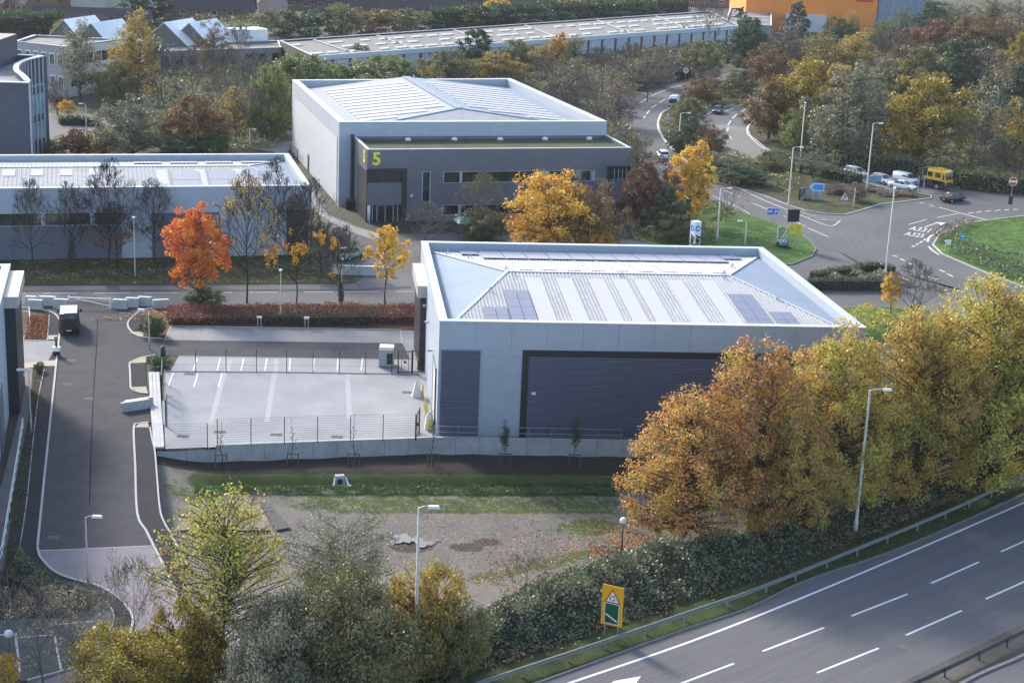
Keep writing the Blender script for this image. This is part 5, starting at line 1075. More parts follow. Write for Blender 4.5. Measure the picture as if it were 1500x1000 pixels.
# bike shelter roof & bin store by the office
e = empty('green_shelter', at3(G(695, 348)), B5.F.a, 'small shelter with a pale green roof before the slate office', 'shelter')
for x in (-2, 2):
    for y in (-1, 1): b = MB(); b.box(x-.06, x+.06, y-.06, y+.06, 0, 2.2); b.build('post', M_galvd, e)
b = MB(); b.hexa([(-2.6, -1.5, 2.2), (2.6, -1.5, 2.2), (2.6, 1.5, 2.2), (-2.6, 1.5, 2.2)], [(-2, -.7, 2.7), (2, -.7, 2.7), (2, .7, 2.7), (-2, .7, 2.7)]); b.build('roof', nmat('roof_palegreen', (.20, .34, .28), .5), e)
e = empty('bin', at3(G(513, 306)), B5.F.a, 'dark bin against the pale wall left of the office entrance', 'bin'); b = MB(); b.box(-.7, .7, -.4, .4, .1, 1.1); b.build('body', M_black, e); b = MB(); b.hexa([(-.75, -.45, 1.1), (.75, -.45, 1.1), (.75, .45, 1.1), (-.75, .45, 1.1)], [(-.7, -.3, 1.25), (.7, -.3, 1.25), (.7, .4, 1.35), (-.7, .4, 1.35)]); b.build('lid', M_mull, e)

# ------------------------------------------------------------------ signs
M_signw = nmat('sign_white', (.80, .80, .80), .4); M_signr = nmat('sign_red', (.60, .02, .03), .4); M_signb = nmat('sign_blue', (.01, .10, .60), .4); M_signcy = nmat('sign_bright_blue', (.02, .30, .80), .4)
M_signy = nmat('sign_yellow', (.72, .60, .02), .5); M_signo = nmat('sign_amber', (.90, .42, .01), .5); M_signg = nmat('sign_green', (.0, .10, .045), .4); M_signk = nmat('sign_black', (.01, .01, .012), .5); M_signgr = nmat('sign_grey', (.25, .27, .30), .5, metal=.3)
def face_cam(g): return math.atan2(-g[1], -g[0])+math.pi/2           # turns local -y to the camera side
def disc(b, r, y, z, n=24): b.poly([(r*math.cos(2*math.pi*i/n), y, z+r*math.sin(2*math.pi*i/n)) for i in range(n)])
def plate(b, w, h, z, y0=-.02, y1=.02, x=0): b.box(x-w/2, x+w/2, y0, y1, z, z+h)
def sign_root(bx, by, label, cat='sign', rz=None, name='road_sign', base=.14): g = G(bx, by, base); return empty(name, at3(g), (0 if rz is None else rz), label, cat)
# green destination sign on amber board
g = G(894, 933); e = empty('road_sign', at3(g), R(-24), 'tall amber board with a roundabout triangle above a green panel behind the guard rail', 'road sign')
sc_ = 1.0; w_, z0_, z1_ = 1.45, .85, 3.6
for x in (-.45, .45): b = MB(); b.tube([(x, .06, 0), (x, .06, z1_-.2)], .045, 8); b.build('post', M_galv, e)
b = MB(); plate(b, w_, z1_-z0_, z0_); b.build('board', M_signo, e)
def tri(b, s, y, z, x=0): b.poly([(x-s/2, y, z), (x+s/2, y, z), (x, y, z+s*.866)])
b = MB(); tri(b, 1.15, -.03, z1_-1.2); b.build('triangle', M_signr, e); b = MB(); tri(b, .86, -.04, z1_-1.11); b.build('triangle', M_signw, e)
b = MB()
for k in range(3):
    a0 = k*2.094+.3
    for j in range(5): a = a0+j*.32; c = a+.33; b.quad((.13*math.cos(a), -.05, z1_-.85+.13*math.sin(a)), (.19*math.cos(a), -.05, z1_-.85+.19*math.sin(a)), (.19*math.cos(c), -.05, z1_-.85+.19*math.sin(c)), (.13*math.cos(c), -.05, z1_-.85+.13*math.sin(c)))
b.build('symbol', M_signk, e)
b = MB(); plate(b, .98, 1.42, z0_+.12, -.035, -.025); b.build('panel_border', M_signw, e); b = MB(); plate(b, .90, 1.34, z0_+.16, -.045, -.036); b.build('panel', M_signg, e)
b = MB(); b.poly([(-.42, -.05, z0_+.72), (-.36, -.05, z0_+.80), (.42, -.05, z0_+.38), (.37, -.05, z0_+.29)]); b.build('stripe', M_signw, e)
# totem
hT = 6.4; e = empty('totem_sign', at3(G(1016, 378)), R(28), 'tall white totem sign with a blue disc and black lettering beyond the white roof', 'totem sign')
hT = hgt(1016, 378, 324)
b = MB(); b.box(-.48, .48, -.48, .48, 0, hT); b.build('column', M_signw, e)
for rz, ox, oy in ((0, 0, -.49), (-90, -.49, 0)):
    u = (1, 0) if rz == 0 else (0, 1)
    b = MB(); n_ = 24; 
    if rz == 0: disc(b, .4, -.495, hT-.85); 
    else: b.poly([(-.495, .4*math.cos(2*math.pi*i/n_), hT-.85+.4*math.sin(2*math.pi*i/n_)) for i in range(n_)])
    d_ = b.build('disc', M_signcy, e)
    b = MB(); R3 = [(-.24, 0), (.2, .19), (.2, -.19)]
    b.poly([(x, -.505, hT-.85+z) for x, z in R3] if rz == 0 else [(-.505, -x, hT-.85+z) for x, z in R3]); b.build('emblem', M_signw, d_)
    bold_text('ley', 1.15, M_signk, e, (ox*1.02, oy*1.02, hT-2.35), (R(90), R(-90), R(0)) if rz == 0 else (R(90), R(-90), R(-90)), 'lettering', .05, .01)
# motorway sign
M3b = G(1131, 330, .14); e = empty('road_sign', at3(M3b), R(3), 'small blue motorway sign reading M3 at the edge of the lawn', 'road sign'); h_ = hgt(1131, 330, 305, .14)
b = MB(); b.tube([(0, .05, 0), (0, .05, h_-.1)], .05, 8); b.build('post', M_galv, e); b = MB(); plate(b, 1.75, .95, h_-.95); b.build('board', M_signw, e); b = MB(); plate(b, 1.62, .82, h_-.885, -.035, -.021); b.build('panel', M_signb, e)
bold_text('M3', .55, M_signw, e, (-.4, -.045, h_-.47), (R(90), 0, 0), 'lettering', .015, .005)
b = MB(); b.poly([(.12, -.045, h_-.8), (.26, -.045, h_-.8), (.36, -.045, h_-.2), (.28, -.045, h_-.2)]); b.poly([(.62, -.045, h_-.8), (.76, -.045, h_-.8), (.60, -.045, h_-.2), (.52, -.045, h_-.2)]); b.box(.16, .72, -.05, -.045, h_-.45, h_-.36); b.build('motorway_symbol', M_signw, e)
# yellow board and message board on its trailer
gt = G(1146, 361, .14); e = empty('message_board_trailer', at3(gt), R(8), 'black backed message board on a grey green mast trailer on the lawn', 'message board')
zb1, zb0 = hgt(1157, 362, 308), hgt(1157, 362, 326)
b = MB(); b.hexa([(-.55, -.9, .35), (.55, -.9, .35), (.55, 1.2, .35), (-.55, 1.2, .35)], [(-.45, -.8, .7), (.45, -.8, .7), (.45, 1.1, .7), (-.45, 1.1, .7)]); b.build('chassis', nmat('trailer_blue', (.05, .16, .25), .5), e)
for s in (-1, 1): b = MB(); b.lathe((s*.65, .1, .32), [(.32, -.09), (.32, .09)], 14, 'x'); b.build('wheel', M_black, e)
b = MB(); b.bar((-.3, 0, .7), (1.2, .1, zb0+.2), .12); b.bar((.3, 0, .7), (.6, .1, zb0-.6), .08); b.bar((-.2, -.7, .6), (.7, -.1, 2.0), .07); b.bar((.1, -.8, .6), (1.0, -.2, 2.0), .07); b.build('mast', nmat('trailer_mast', (.22, .36, .36), .5), e)
b = MB(); b.box(.35, 1.95, .0, .3, zb0, zb1); b.build('display', M_signk, e); b = MB(); b.box(.3, .4, -.05, .35, zb0-.1, zb1+.1); b.build('display_frame', M_signgr, e)
gy = G(1163, 362, .14); e = empty('road_sign', at3(gy), R(6), 'yellow roadworks board with a small triangle at the lawn edge below the message board', 'road sign'); zy1, zy0 = hgt(1163, 362, 328.5), hgt(1163, 362, 343)
for x in (-.5, .6): b = MB(); b.box(x-.04, x+.04, .03, .11, 0, zy1); b.build('post', M_galv, e)
b = MB(); plate(b, 1.75, zy1-zy0, zy0); b.build('board', M_signy, e); b = MB(); tri(b, .62, -.03, zy0+.55, -.48); b.build('triangle', M_signr, e); b = MB(); tri(b, .44, -.04, zy0+.6, -.48); b.build('triangle', M_signw, e); b = MB(); b.box(-.54, -.42, -.05, -.045, zy0+.64, zy0+.84); b.build('symbol', M_signk, e)
b = MB()
for k in range(4): b.box(.0+.05*(k % 2), .72-.07*(k % 2), -.035, -.022, zy0+.22+k*.27, zy0+.28+k*.27)
b.build('text_rows', nmat('sign_ink', (.25, .2, .05), .6), e)
e = empty('green_cabinet', at3(G(1141, 349, .14)), .2, 'slim pale green cabinet left of the message board trailer', 'cabinet'); b = MB(); b.box(-.25, .25, -.2, .2, 0, 1.5); b.build('body', nmat('cabinet_palegreen', (.24, .34, .31), .5), e); b = MB(); b.lathe((0, 0, 1.5), [(.25, 0), (.2, .15), (.02, .2)], 8); b.build('cap', M_galv, e)
# blue chevron direction sign with grey backs behind
ga = G(1194, 295, .14); e = empty('road_sign', at3(ga), R(0), 'bright blue arrow shaped motorway direction sign pointing left on the traffic island', 'road sign'); za1, za0 = hgt(1194, 295, 268.5), hgt(1194, 295, 280)
k_ = mpp(1194, 295); X = lambda px: (px-1194)*k_
b = MB(); 
def arrow(b, x0, x1, x2, z0, z1, y):
    zm = (z0+z1)/2; b.poly([(x0, y, zm), (x1, y, z0), (x2, y, z0), (x2, y, z1), (x1, y, z1)])
arrow(b, X(1183.5), X(1189), X(1205.5), za0, za1, -.055); arrow(b, X(1183.5), X(1189), X(1205.5), za0, za1, .005); b.box(X(1189), X(1205.5), -.05, 0, za0, za1); b.build('board', nmat('sign_paleblue', (.42, .68, .85), .4), e)
b = MB(); arrow(b, X(1187.5), X(1191.5), X(1204), za0+.17, za1-.17, -.07); b.build('panel', M_signcy, e)
for x in (1190, 1200): b = MB(); b.box(X(x)-.05, X(x)+.05, .02, .12, 0, za1-.2); b.build('post', M_galv, e)
e = empty('sign_board', at3(G(1192, 292, .14)), R(2), 'grey back of a large sign standing under the blue arrow sign', 'sign back'); b = MB(); z2_ = hgt(1192, 292, 275); b.box(-1.4, .9, 0, .08, .2, z2_); b.build('board', M_signgr, e)
for x in (-1.0, .6): b = MB(); b.box(x-.05, x+.05, .09, .2, 0, z2_); b.build('post', M_galv, e)
e = empty('sign_board', at3(G(1175, 291, .14)), R(60), 'dark framed sign seen from behind, left of the blue arrow sign', 'sign back'); z2_ = hgt(1175, 291, 275); b = MB(); b.box(-1.2, 1.2, 0, .08, .2, z2_); b.build('board', M_signgr, e)
b = MB(); b.bar((-1.2, -.06, .3), (1.2, -.06, z2_-.1), .08); b.box(1.1, 1.25, -.1, .1, 0, z2_); b.box(-1.25, -1.15, -.1, .1, 0, z2_); b.build('frame', M_signk, e)
# roadworks triangle
gw = G(1236, 300, .14); z1_, z0_ = hgt(1236, 300, 280, .14), hgt(1236, 300, 294.5, .14); e = empty('road_sign', at3(gw), 0, 'red bordered triangular roadworks sign on the traffic island', 'road sign'); s_ = (z1_-z0_)/.866
b = MB(); tri(b, s_, -.03, z0_); tri(b, s_, 0, z0_); b.build('triangle', M_signr, e); b = MB(); tri(b, s_*.74, -.045, z0_+s_*.08); b.build('triangle', M_signw, e)
b = MB(); b.poly([(.05, -.06, z0_+.55), (.2, -.06, z0_+.75), (.05, -.06, z0_+1.0), (-.12, -.06, z0_+.95), (-.05, -.06, z0_+.75)]); b.poly([(-.45, -.06, z0_+.2), (-.15, -.06, z0_+.2), (-.3, -.06, z0_+.42)]); b.bar((.05, -.06, z0_+.7), (.25, -.06, z0_+.2), .06); b.bar((0, -.06, z0_+.7), (-.1, -.06, z0_+.25), .06); b.build('symbol', M_signk, e)
b = MB(); b.box(-.5, -.42, 0, .08, 0, z0_+.3); b.box(.42, .5, 0, .08, 0, z0_+.3); b.build('post', M_galvd, e)
e = empty('wooden_post', at3(G(1250, 304, .14)), 0, 'plain pale post right of the roadworks triangle', 'post'); b = MB(); b.tube([(0, 0, 0), (0, 0, hgt(1250, 304, 276))], .1, 8); b.build('post', M_lampp, e); b = MB(); b.box(-.18, .18, -.18, .18, 0, .12); b.build('base', M_galvd, e)
# no entry
def round_sign(bx, by, cy, rpx, label, kind, name='road_sign', base=.14):
    k = mpp(bx, by); zc = hgt(bx, by, cy, base); r = rpx*k; e = empty(name, at3(G(bx, by, base)), 0, label, 'road sign')
    b = MB(); b.tube([(0, .06, 0), (0, .06, zc+r*.6)], .05, 8); b.build('post', M_galv, e); b = MB(); b.lathe((0, 0, zc), [(r, 0), (r, .03)], 24, 'y'); b.build('disc', {'no': M_signr, 'blue': M_signcy, 'lim': M_signr, 'nsl': M_signw}[kind], e)
    if kind == 'no': b = MB(); b.box(-r*.98, r*.98, -.015, -.005, zc-r*.2, zc+r*.2); b.build('bar', M_signw, e); b = MB(); [b.quad((r*math.cos(a), -.003, zc+r*math.sin(a)), (r*.88*math.cos(a), -.003, zc+r*.88*math.sin(a)), (r*.88*math.cos(a+.27), -.003, zc+r*.88*math.sin(a+.27)), (r*math.cos(a+.27), -.003, zc+r*math.sin(a+.27))) for a in np.arange(0, 6.28, .262)]; b.build('rim', M_signw, e)
    if kind == 'blue': b = MB(); b.bar((-r*.5, -.02, zc), (r*.3, -.02, zc), .3*r); b.poly([(r*.65, -.02, zc), (r*.15, -.02, zc+r*.4), (r*.15, -.02, zc-r*.4)]); b.build('arrow', M_signw, e)
    if kind == 'nsl': bold_text('50', r*1.0, M_signk, e, (0, -.02, zc), (R(90), 0, 0), 'lettering', .0, .003)
    return e
round_sign(1481, 292, 266, 6.5, 'red and white no entry sign before the brown scrub at the right edge', 'no')
e = round_sign(1407, 368, 346, 4.2, 'round blue arrow sign at the edge of the bright green roundabout', 'blue')
round_sign(1004, 118, 103.5, 4.3, 'round white speed sign above the curving road', 'nsl')
e = empty('roundabout_marker', at3(G(1387, 368, .14)), .3, 'small white chevron marker by the roundabout kerb', 'marker'); b = MB(); b.box(-.45, .45, -.05, .05, .9, 1.5); b.build('board', M_signw, e); b = MB(); b.box(-.3, -.1, 0, .06, 0, 1.0); b.box(.2, .35, 0, .06, 0, 1.0); b.build('legs', nmat('leg_lime', (.4, .6, .2), .6), e); b = MB(); b.poly([(-.9, -.06, 1.1), (-.4, -.06, 1.3), (-.4, -.06, .95)]); b.build('chevron', M_signk, e)
# warning triangle with plate on the island between roads
e = empty('road_sign', at3(G(977, 186, .14)), 0, 'red warning triangle over a grey plate beside the curving road', 'road sign'); b = MB(); b.tube([(0, .05, 0), (0, .05, 3)], .05, 6); b.build('post', M_galv, e); b = MB(); tri(b, 1.2, -.02, 1.9); b.build('triangle', M_signr, e); b = MB(); tri(b, .8, -.03, 2.0); b.build('triangle', M_signw, e); b = MB(); plate(b, 1.3, .55, 1.2); b.build('plate', nmat('sign_plate', (.5, .52, .55), .5), e)
e = empty('sign_board', at3(G(910, 168)), R(35), 'large grey sign board seen from behind near the bare trees', 'sign back'); b = MB(); b.box(-1.5, 1.5, 0, .08, 1.3, 3.6); b.build('board', M_signgr, e); b = MB(); b.box(-1, -.9, .08, .18, 0, 3.5); b.box(.9, 1, .08, .18, 0, 3.5); b.build('post', M_galv, e)
for (bx, by, ty, lab) in ((1261, 263, 257, 'small blue backed sign left of the white estate car'), (1280, 272, 258, 'blue backed sign board in front of the white hatchback')):
    e = empty('sign_board', at3(G(bx, by, .14)), 0, lab, 'sign back'); h_ = hgt(bx, by, ty); b = MB(); b.box(-1.1, 1.1, 0, .06, h_*.35, h_); b.build('board', nmat('sign_backblue', (.16, .30, .42), .5), e); b = MB(); b.box(-.05, .05, .06, .14, 0, h_); b.build('post', M_galv, e)
for i, (x, y, t, lab) in enumerate(((1352, 283, 246, 'traffic signal at the white stop line beside the yellow lorry'), (1344, 284, 246, 'darker traffic signal left of the one beside the yellow lorry'), (1477, 319, 288, 'traffic signal at the edge of the roundabout lawn'), (1394, 270, 243, 'grey signal post behind the yellow lorry'))):
    e = empty('traffic_signal', at3(G(x, y, .14)), R(-20+i*25), lab, 'traffic signal', 'traffic signals round the junction'); h_ = hgt(x, y, t); b = MB(); b.tube([(0, 0, 0), (0, 0, h_)], .07, 8); b.build('post', M_galv, e)
    b = MB(); b.box(-.3, .3, -.15, .1, h_-1.15, h_+.05); hd = b.build('signal_head', M_signk, e)
    for k, m_ in enumerate((nmat('lens_red', (.2, .02, .02), .3), nmat('lens_amber', (.2, .12, .02), .3), nmat('lens_green', (.02, .15, .05), .3))): b = MB(); b.lathe((0, -.17, h_-.15-.35*k), [(.1, 0), (.1, .02)], 10, 'y'); b.build('lens', m_, hd)

# ------------------------------------------------------------------ vehicles (nose towards +x, metres)
M_tyre = nmat('tyre', (.015, .015, .016), .8); M_rim = nmat('rim', (.42, .43, .44), .35, metal=.6); M_carglass = nmat('car_glass', (.015, .018, .022), .06, spec=1.0); M_lens = nmat('head_lens', (.7, .7, .72), .15, spec=1.0); M_tail = nmat('tail_lens', (.35, .01, .01), .25); M_plate = nmat('number_plate', (.6, .58, .3), .6)
def paint(name, c): return nmat(name, c, .22, .02, 1, metal=.1, spec=.8)
def loft(b, secs):
    """secs: list of (x, [(y,z)...half outline bottom->top]) mirrored into closed rings"""
    rings = []
    for x, pr in secs:
        ring = [(x, y, z) for y, z in pr]+[(x, -y, z) for y, z in pr[::-1]]; k = len(b.v); b.v += ring; rings.append((k, len(ring)))
    for (k, n), (k2, _) in zip(rings[:-1], rings[1:]):
        for j in range(n): b.f.append((k+j, k+(j+1) % n, k2+(j+1) % n, k2+j)); b.m.append(b.mi)
    for k, n in (rings[0], rings[-1]): b.f.append(tuple(range(k, k+n))); b.m.append(b.mi)
def wheels(e, xs_, hw, r, w=.2):
    for x in xs_:
        for s in (-1, 1):
            b = MB(); b.lathe((x, s*hw, r), [(r*.62, -w/2), (r*.96, -w/2), (r, -w/2+.03), (r, w/2-.03), (r*.96, w/2), (r*.62, w/2)], 20, 'y'); wh = b.build('wheel', M_tyre, e, False)
            b = MB(); b.lathe((x, s*(hw+w/2*1.0), r), [(r*.62, -.02), (r*.58, .015), (r*.15, .005), (r*.1, .02)], 16, 'y'); b.build('rim', M_rim, wh)
def car(loc, rz, pm, label, kind='hatch', group=None, L=4.4, hw=.89, name='parked_car', cat='car'):
    e = empty(name, at3(loc), rz, label, cat, group); H_ = {'hatch': 1.48, 'estate': 1.5, 'saloon': 1.42}[kind]
    b = MB(); l = L/2
    def low(x, w, zb, zt_): return (x, [(w*.55, zb), (w*.95, zb+.08), (w, zb+.32), (w*.985, zt_-.12), (w*.90, zt_), (w*.5, zt_+.02)])
    secs = [low(-l, hw*.80, .36, .86), low(-l+.12, hw*.93, .26, .94), low(-l*.72, hw*.99, .2, .96), low(-l*.3, hw, .18, .95), (low(l*.15, hw, .18, .93)), low(l*.42, hw*.99, .2, .90), low(l*.75, hw*.96, .22, .80), low(l-.16, hw*.86, .26, .68), low(l, hw*.7, .34, .56)]
    loft(b, secs); b.build('body', pm, e, True)
    # cabin
    xr = {'hatch': -l+.28, 'estate': -l+.16, 'saloon': -l*.62}[kind]; xr2 = {'hatch': -l+.62, 'estate': -l+.42, 'saloon': -l*.34}[kind]; xf, xf2 = l*.46, l*.10
    b = MB(); wb, wt = hw*.9, hw*.68
    loft(b, [(xr+.02, [(wb*.6, .9), (wb*.9, .92)]+[(wb*.9, .93)]), (xr2, [(wb*.6, .9), (wb, .94), (wt, H_-.05)]), (xf2, [(wb*.6, .9), (wb, .93), (wt, H_-.04)]), (xf, [(wb*.6, .86), (wb*.92, .89), (wb*.9, .90)])]); b.build('glasshouse', M_carglass, e, False)
    b = MB(); loft(b, [(xr2-.12, [(wt*.5, H_-.12), (wt*.96, H_-.12), (wt*.9, H_-.08)]), (xr2+.05, [(wt*.5, H_-.06), (wt+.01, H_-.07), (wt*.9, H_-.01)]), (0-.3, [(wt*.5, H_-.05), (wt+.02, H_-.06), (wt*.88, H_+.015)]), (xf2-.03, [(wt*.5, H_-.06), (wt+.01, H_-.06), (wt*.9, H_-.01)]), (xf2+.10, [(wt*.5, H_-.10), (wt*.96, H_-.11), (wt*.9, H_-.07)])]); b.build('roof', pm, e, True)
    b = MB()
    for s in (-1, 1):
        b.bar((xr2, s*(wt+.0), H_-.06), (xr+.05, s*(wb*.93), .94), .09, .06); b.bar((xf2+.05, s*(wt+.0), H_-.07), (xf, s*(wb*.93), .90), .07, .05); b.bar((-.25, s*(wt+.015), H_-.06), (-.2, s*(wb+.01), .94), .07, .04)
    b.build('pillar', pm, e)
    wheels(e, (-l*.62, l*.62), hw-.09, .32)
    for s in (-1, 1):
        b = MB(); b.hexa([(l-.38, s*hw*.62-.12, .60), (l-.10, s*hw*.62-.12, .56), (l-.10, s*hw*.62+.12, .56), (l-.38, s*hw*.72+.12, .60)], [(l-.40, s*hw*.62-.12, .76), (l-.16, s*hw*.62-.12, .70), (l-.16, s*hw*.62+.12, .70), (l-.40, s*hw*.72+.12, .76)]); b.build('headlight', M_lens, e)
        b = MB(); b.box(-l-.01, -l+.2, s*hw*.72-.13, s*hw*.72+.13, .70, .90); b.build('tail_light', M_tail, e)
        b = MB(); b.box(xf-.28, xf-.1, s*(hw+.08)-.08, s*(hw+.08)+.08, .92, 1.05); b.build('mirror', pm, e)
    b = MB(); b.box(-l-.02, -l+.02, -.25, .25, .5, .61); b.build('number_plate', M_plate, e)
    b = MB(); b.box(l-.04, l+.01, -.45, .45, .36, .5); b.build('grille', M_black, e); return e
def van(loc, rz, pm, label, L=5.2, hw=.98, H_=2.5, name='van', rearglass=True, roofm=None, nose=1.1):
    e = empty(name, at3(loc), rz, label, 'van'); l = L/2; b = MB()
    def s_(x, w, zb, zt_, ww=None): ww = ww or w; return (x, [(w*.6, zb), (w*.97, zb+.1), (w, zb+.5), (w*.99, zt_*.6), (ww*.94, zt_-.12), (ww*.86, zt_)])
    loft(b, [s_(-l, hw*.94, .4, H_-.06, hw*.9), s_(-l+.1, hw, .32, H_, hw*.92), s_(l-nose-.9, hw, .28, H_, hw*.92), s_(l-nose-.45, hw, .28, H_-.12, hw*.88), s_(l-nose*.55, hw*.98, .28, 1.28+.2*(H_-2), hw), s_(l-.18, hw*.92, .3, .98, hw*.9), s_(l, hw*.8, .4, .78, hw*.8)]); b.build('body', pm, e, True)
    b = MB(); xw0, xw1 = l-nose-.42, l-nose*.55-.02; zt0, zt1 = H_-.16, 1.34+.2*(H_-2)
    b.hexa([(xw0+.03, -hw*.80, zt0), (xw1+.03, -hw*.9, zt1), (xw1+.03, hw*.9, zt1), (xw0+.03, hw*.80, zt0)], [(xw0, -hw*.80, zt0+.06), (xw1, -hw*.9, zt1+.10), (xw1, hw*.9, zt1+.10), (xw0, hw*.80, zt0+.06)]); b.build('windscreen', M_carglass, e)
    for s in (-1, 1):
        b = MB(); y = s*(hw+.005); b.poly([(xw0-.75, y, 1.35), (xw1-.25, y, 1.35), (xw0-.02, y*.95, zt0-.12), (xw0-.75, y*.95, zt0-.12)]); b.build('side_window', M_carglass, e)
        b = MB(); b.box(l-.30, l-.03, s*hw*.66-.13, s*hw*.66+.13, .78, .98); b.build('headlight', M_lens, e); b = MB(); b.box(-l-.02, -l+.06, s*hw*.86-.07, s*hw*.86+.07, .9, 1.3); b.build('tail_light', M_tail, e)
        b = MB(); b.box(xw1-.35, xw1-.2, s*(hw+.14)-.1, s*(hw+.14)+.1, 1.3, 1.65); b.build('mirror', M_black, e)
    if rearglass: b = MB(); b.box(-l-.015, -l+.03, -hw*.8, hw*.8, .75, H_*.78); b.build('rear_door', M_carglass, e)
    if roofm: b = MB(); b.box(-l+.2, l-nose-1.0, -hw*.84, hw*.84, H_-.005, H_+.02); b.build('roof_panel', roofm, e)
    b = MB(); b.box(-l-.03, -l+.02, -.26, .26, .55, .66); b.build('number_plate', M_plate, e)
    wheels(e, (-l*.58, l*.62), hw-.1, .34, .22); return e
def head(p, q): a, c = G(*p), G(*q); return math.atan2(c[1]-a[1], c[0]-a[0])
P_white = paint('paint_white', (.85, .85, .85)); P_black = paint('paint_black', (.012, .013, .016)); P_navy = paint('paint_navy', (.03, .035, .07)); P_sil = paint('paint_silver', (.35, .36, .38))
van(G(102, 482), head((131, 640), (134, 480)), P_black, 'black van seen from behind on the estate road near the swing barrier', 5.3, .99, 2.35, roofm=nmat('roof_palegrey', (.38, .39, .38), .5))
car(G(1254, 258), head((1239, 253), (1270, 261)), P_white, 'white estate car farthest left in the queue at the lights', 'estate', L=4.6)
car(G(1292, 268.5), head((1280, 262), (1310, 270)), P_white, 'white hatchback second in the queue, partly behind the lamp post', 'hatch', L=4.3)
van(G(1327, 270), head((1300, 262), (1340, 271)), P_white, 'small white van in the queue behind the white car at the stop line', 4.4, .92, 1.85, rearglass=False, nose=1.2)
car(G(1322, 277.5), head((1299, 273), (1337, 280)), P_white, 'white car closest to the traffic island at the stop line', 'saloon', L=4.7)
car(G(1396, 295), head((1375, 298), (1418, 292)), P_black, 'black car crossing the junction', 'saloon', L=4.6, name='moving_car')
car(G(1051, 166), head((1060, 160), (1046, 170)), P_navy, 'dark blue car coming down the right hand curved road', 'hatch', name='moving_car')
van(G(989, 155), head((980, 162), (1000, 150)), P_white, 'white van going up the left hand curved road by the bushes', 5.0, .95, 2.2)
car(G(971, 232), head((985, 246), (966, 222)), P_white, 'white car half hidden behind the red brown tree', 'hatch')
car(G(513, 378), R(60), P_sil, 'silver car parked at the junction behind the bare tree', 'hatch')
car(G(124, 24), R(10), P_white, 'white car parked before the cream terrace', 'hatch'); car(G(139, 23), R(10), P_sil, 'silver car parked right of the white one before the cream terrace', 'hatch'); car(G(104, 26), R(10), P_navy, 'dark car parked left of the white one before the cream terrace', 'hatch')
# yellow lorry with crane body
e = empty('yellow_lorry', at3(G(1368, 275)), head((1355, 271), (1385, 277)), 'yellow lorry with a double cab stopped at the lights', 'lorry')
py_ = paint('paint_yellow', (.78, .46, .01)); b = MB()
def sx(x, zb, zt_, w=1.2): return (x, [(w*.9, zb), (w, zb+.1), (w, zt_-.25), (w*.92, zt_)])
loft(b, [sx(-1.3, 1.5, 2.9), sx(-1.2, 1.4, 3.05), sx(1.9, 1.4, 3.1), sx(2.35, 1.35, 2.95, 1.18), sx(2.6, 1.2, 2.0, 1.15), sx(2.65, 1.15, 1.7, 1.1)]); b.build('cab', py_, e)
b = MB(); b.hexa([(2.66, -1.05, 1.75), (2.7, -1.05, 1.75), (2.7, 1.05, 1.75), (2.66, 1.05, 1.75)], [(2.38, -1.0, 2.8), (2.43, -1.0, 2.8), (2.43, 1.0, 2.8), (2.38, 1.0, 2.8)]); b.build('windscreen', M_carglass, e)
for s in (-1, 1):
    for x0, x1 in ((-.6, .25), (.75, 1.7)): b = MB(); b.box(x0, x1, s*1.21-.01, s*1.21+.01, 1.95, 2.65); b.build('side_window', M_carglass, e)
    b = MB(); b.box(2.62, 2.72, s*.9-.15, s*.9+.15, 1.0, 1.2); b.build('headlight', M_lens, e); b = MB(); b.box(2.3, 2.45, s*1.35-.1, s*1.35+.1, 1.8, 2.5); b.build('mirror', M_black, e)
b = MB(); b.box(-4.6, 2.4, -.5, .5, .55, .95); b.box(-4.6, -1.4, -1.2, 1.2, .95, 1.15); b.box(2.2, 2.72, -1.17, 1.17, .45, 1.25); b.box(-.9, .3, -1.12, 1.12, .5, 1.45); b.build('chassis', nmat('chassis_dark', (.03, .03, .035), .6), e)
b = MB(); b.box(-1.75, -1.4, -1.15, 1.15, 1.1, 3.1); b.build('headboard', M_galvd, e); b = MB(); b.box(.3, 1.5, -.5, .5, 3.08, 3.3); b.build('beacon_bar', nmat('beacon', (.8, .3, .02), .4), e)
wheels(e, (-3.4, 1.2), 1.02, .5, .3)
# worker in orange trousers beside the orange maple
g = G(254, 416.5, .05); e = empty('person', at3(g), R(20), 'person in a dark top and orange high visibility trousers walking by the orange maple', 'person')
def skin(name, verts, edges, rad, mats, parent):
    me = bpy.data.meshes.new(name); me.from_pydata(verts, edges, []); o = bpy.data.objects.new(name, me); C.objects.link(o)
    m = o.modifiers.new('s', 'SKIN'); 
    for i, r in enumerate(rad): me.skin_vertices[0].data[i].radius = (r, r)
    me.skin_vertices[0].data[0].use_root = True; s2 = o.modifiers.new('d', 'SUBSURF'); s2.levels = 1; s2.render_levels = 1
    dg = bpy.context.evaluated_depsgraph_get(); m2 = bpy.data.meshes.new_from_object(o.evaluated_get(dg)); o.modifiers.clear(); o.data = m2; m2.materials.clear(); m2.materials.append(mats); o.parent = parent; return o
V_ = [(0, 0, .95), (0, 0, 1.15), (0, 0, 1.40), (0, 0, 1.52), (0, 0, 1.62), (0, .01, 1.72), (-.19, 0, 1.42), (-.25, .03, 1.15), (-.24, -.08, .92), (-.24, -.10, .82), (.19, 0, 1.42), (.25, -.03, 1.15), (.24, -.10, .93), (.24, -.13, .83), (-.1, 0, .88), (-.11, -.08, .5), (-.11, .04, .08), (-.11, -.1, .04), (.1, 0, .88), (.11, .06, .5), (.11, .18, .1), (.11, .06, .04)]
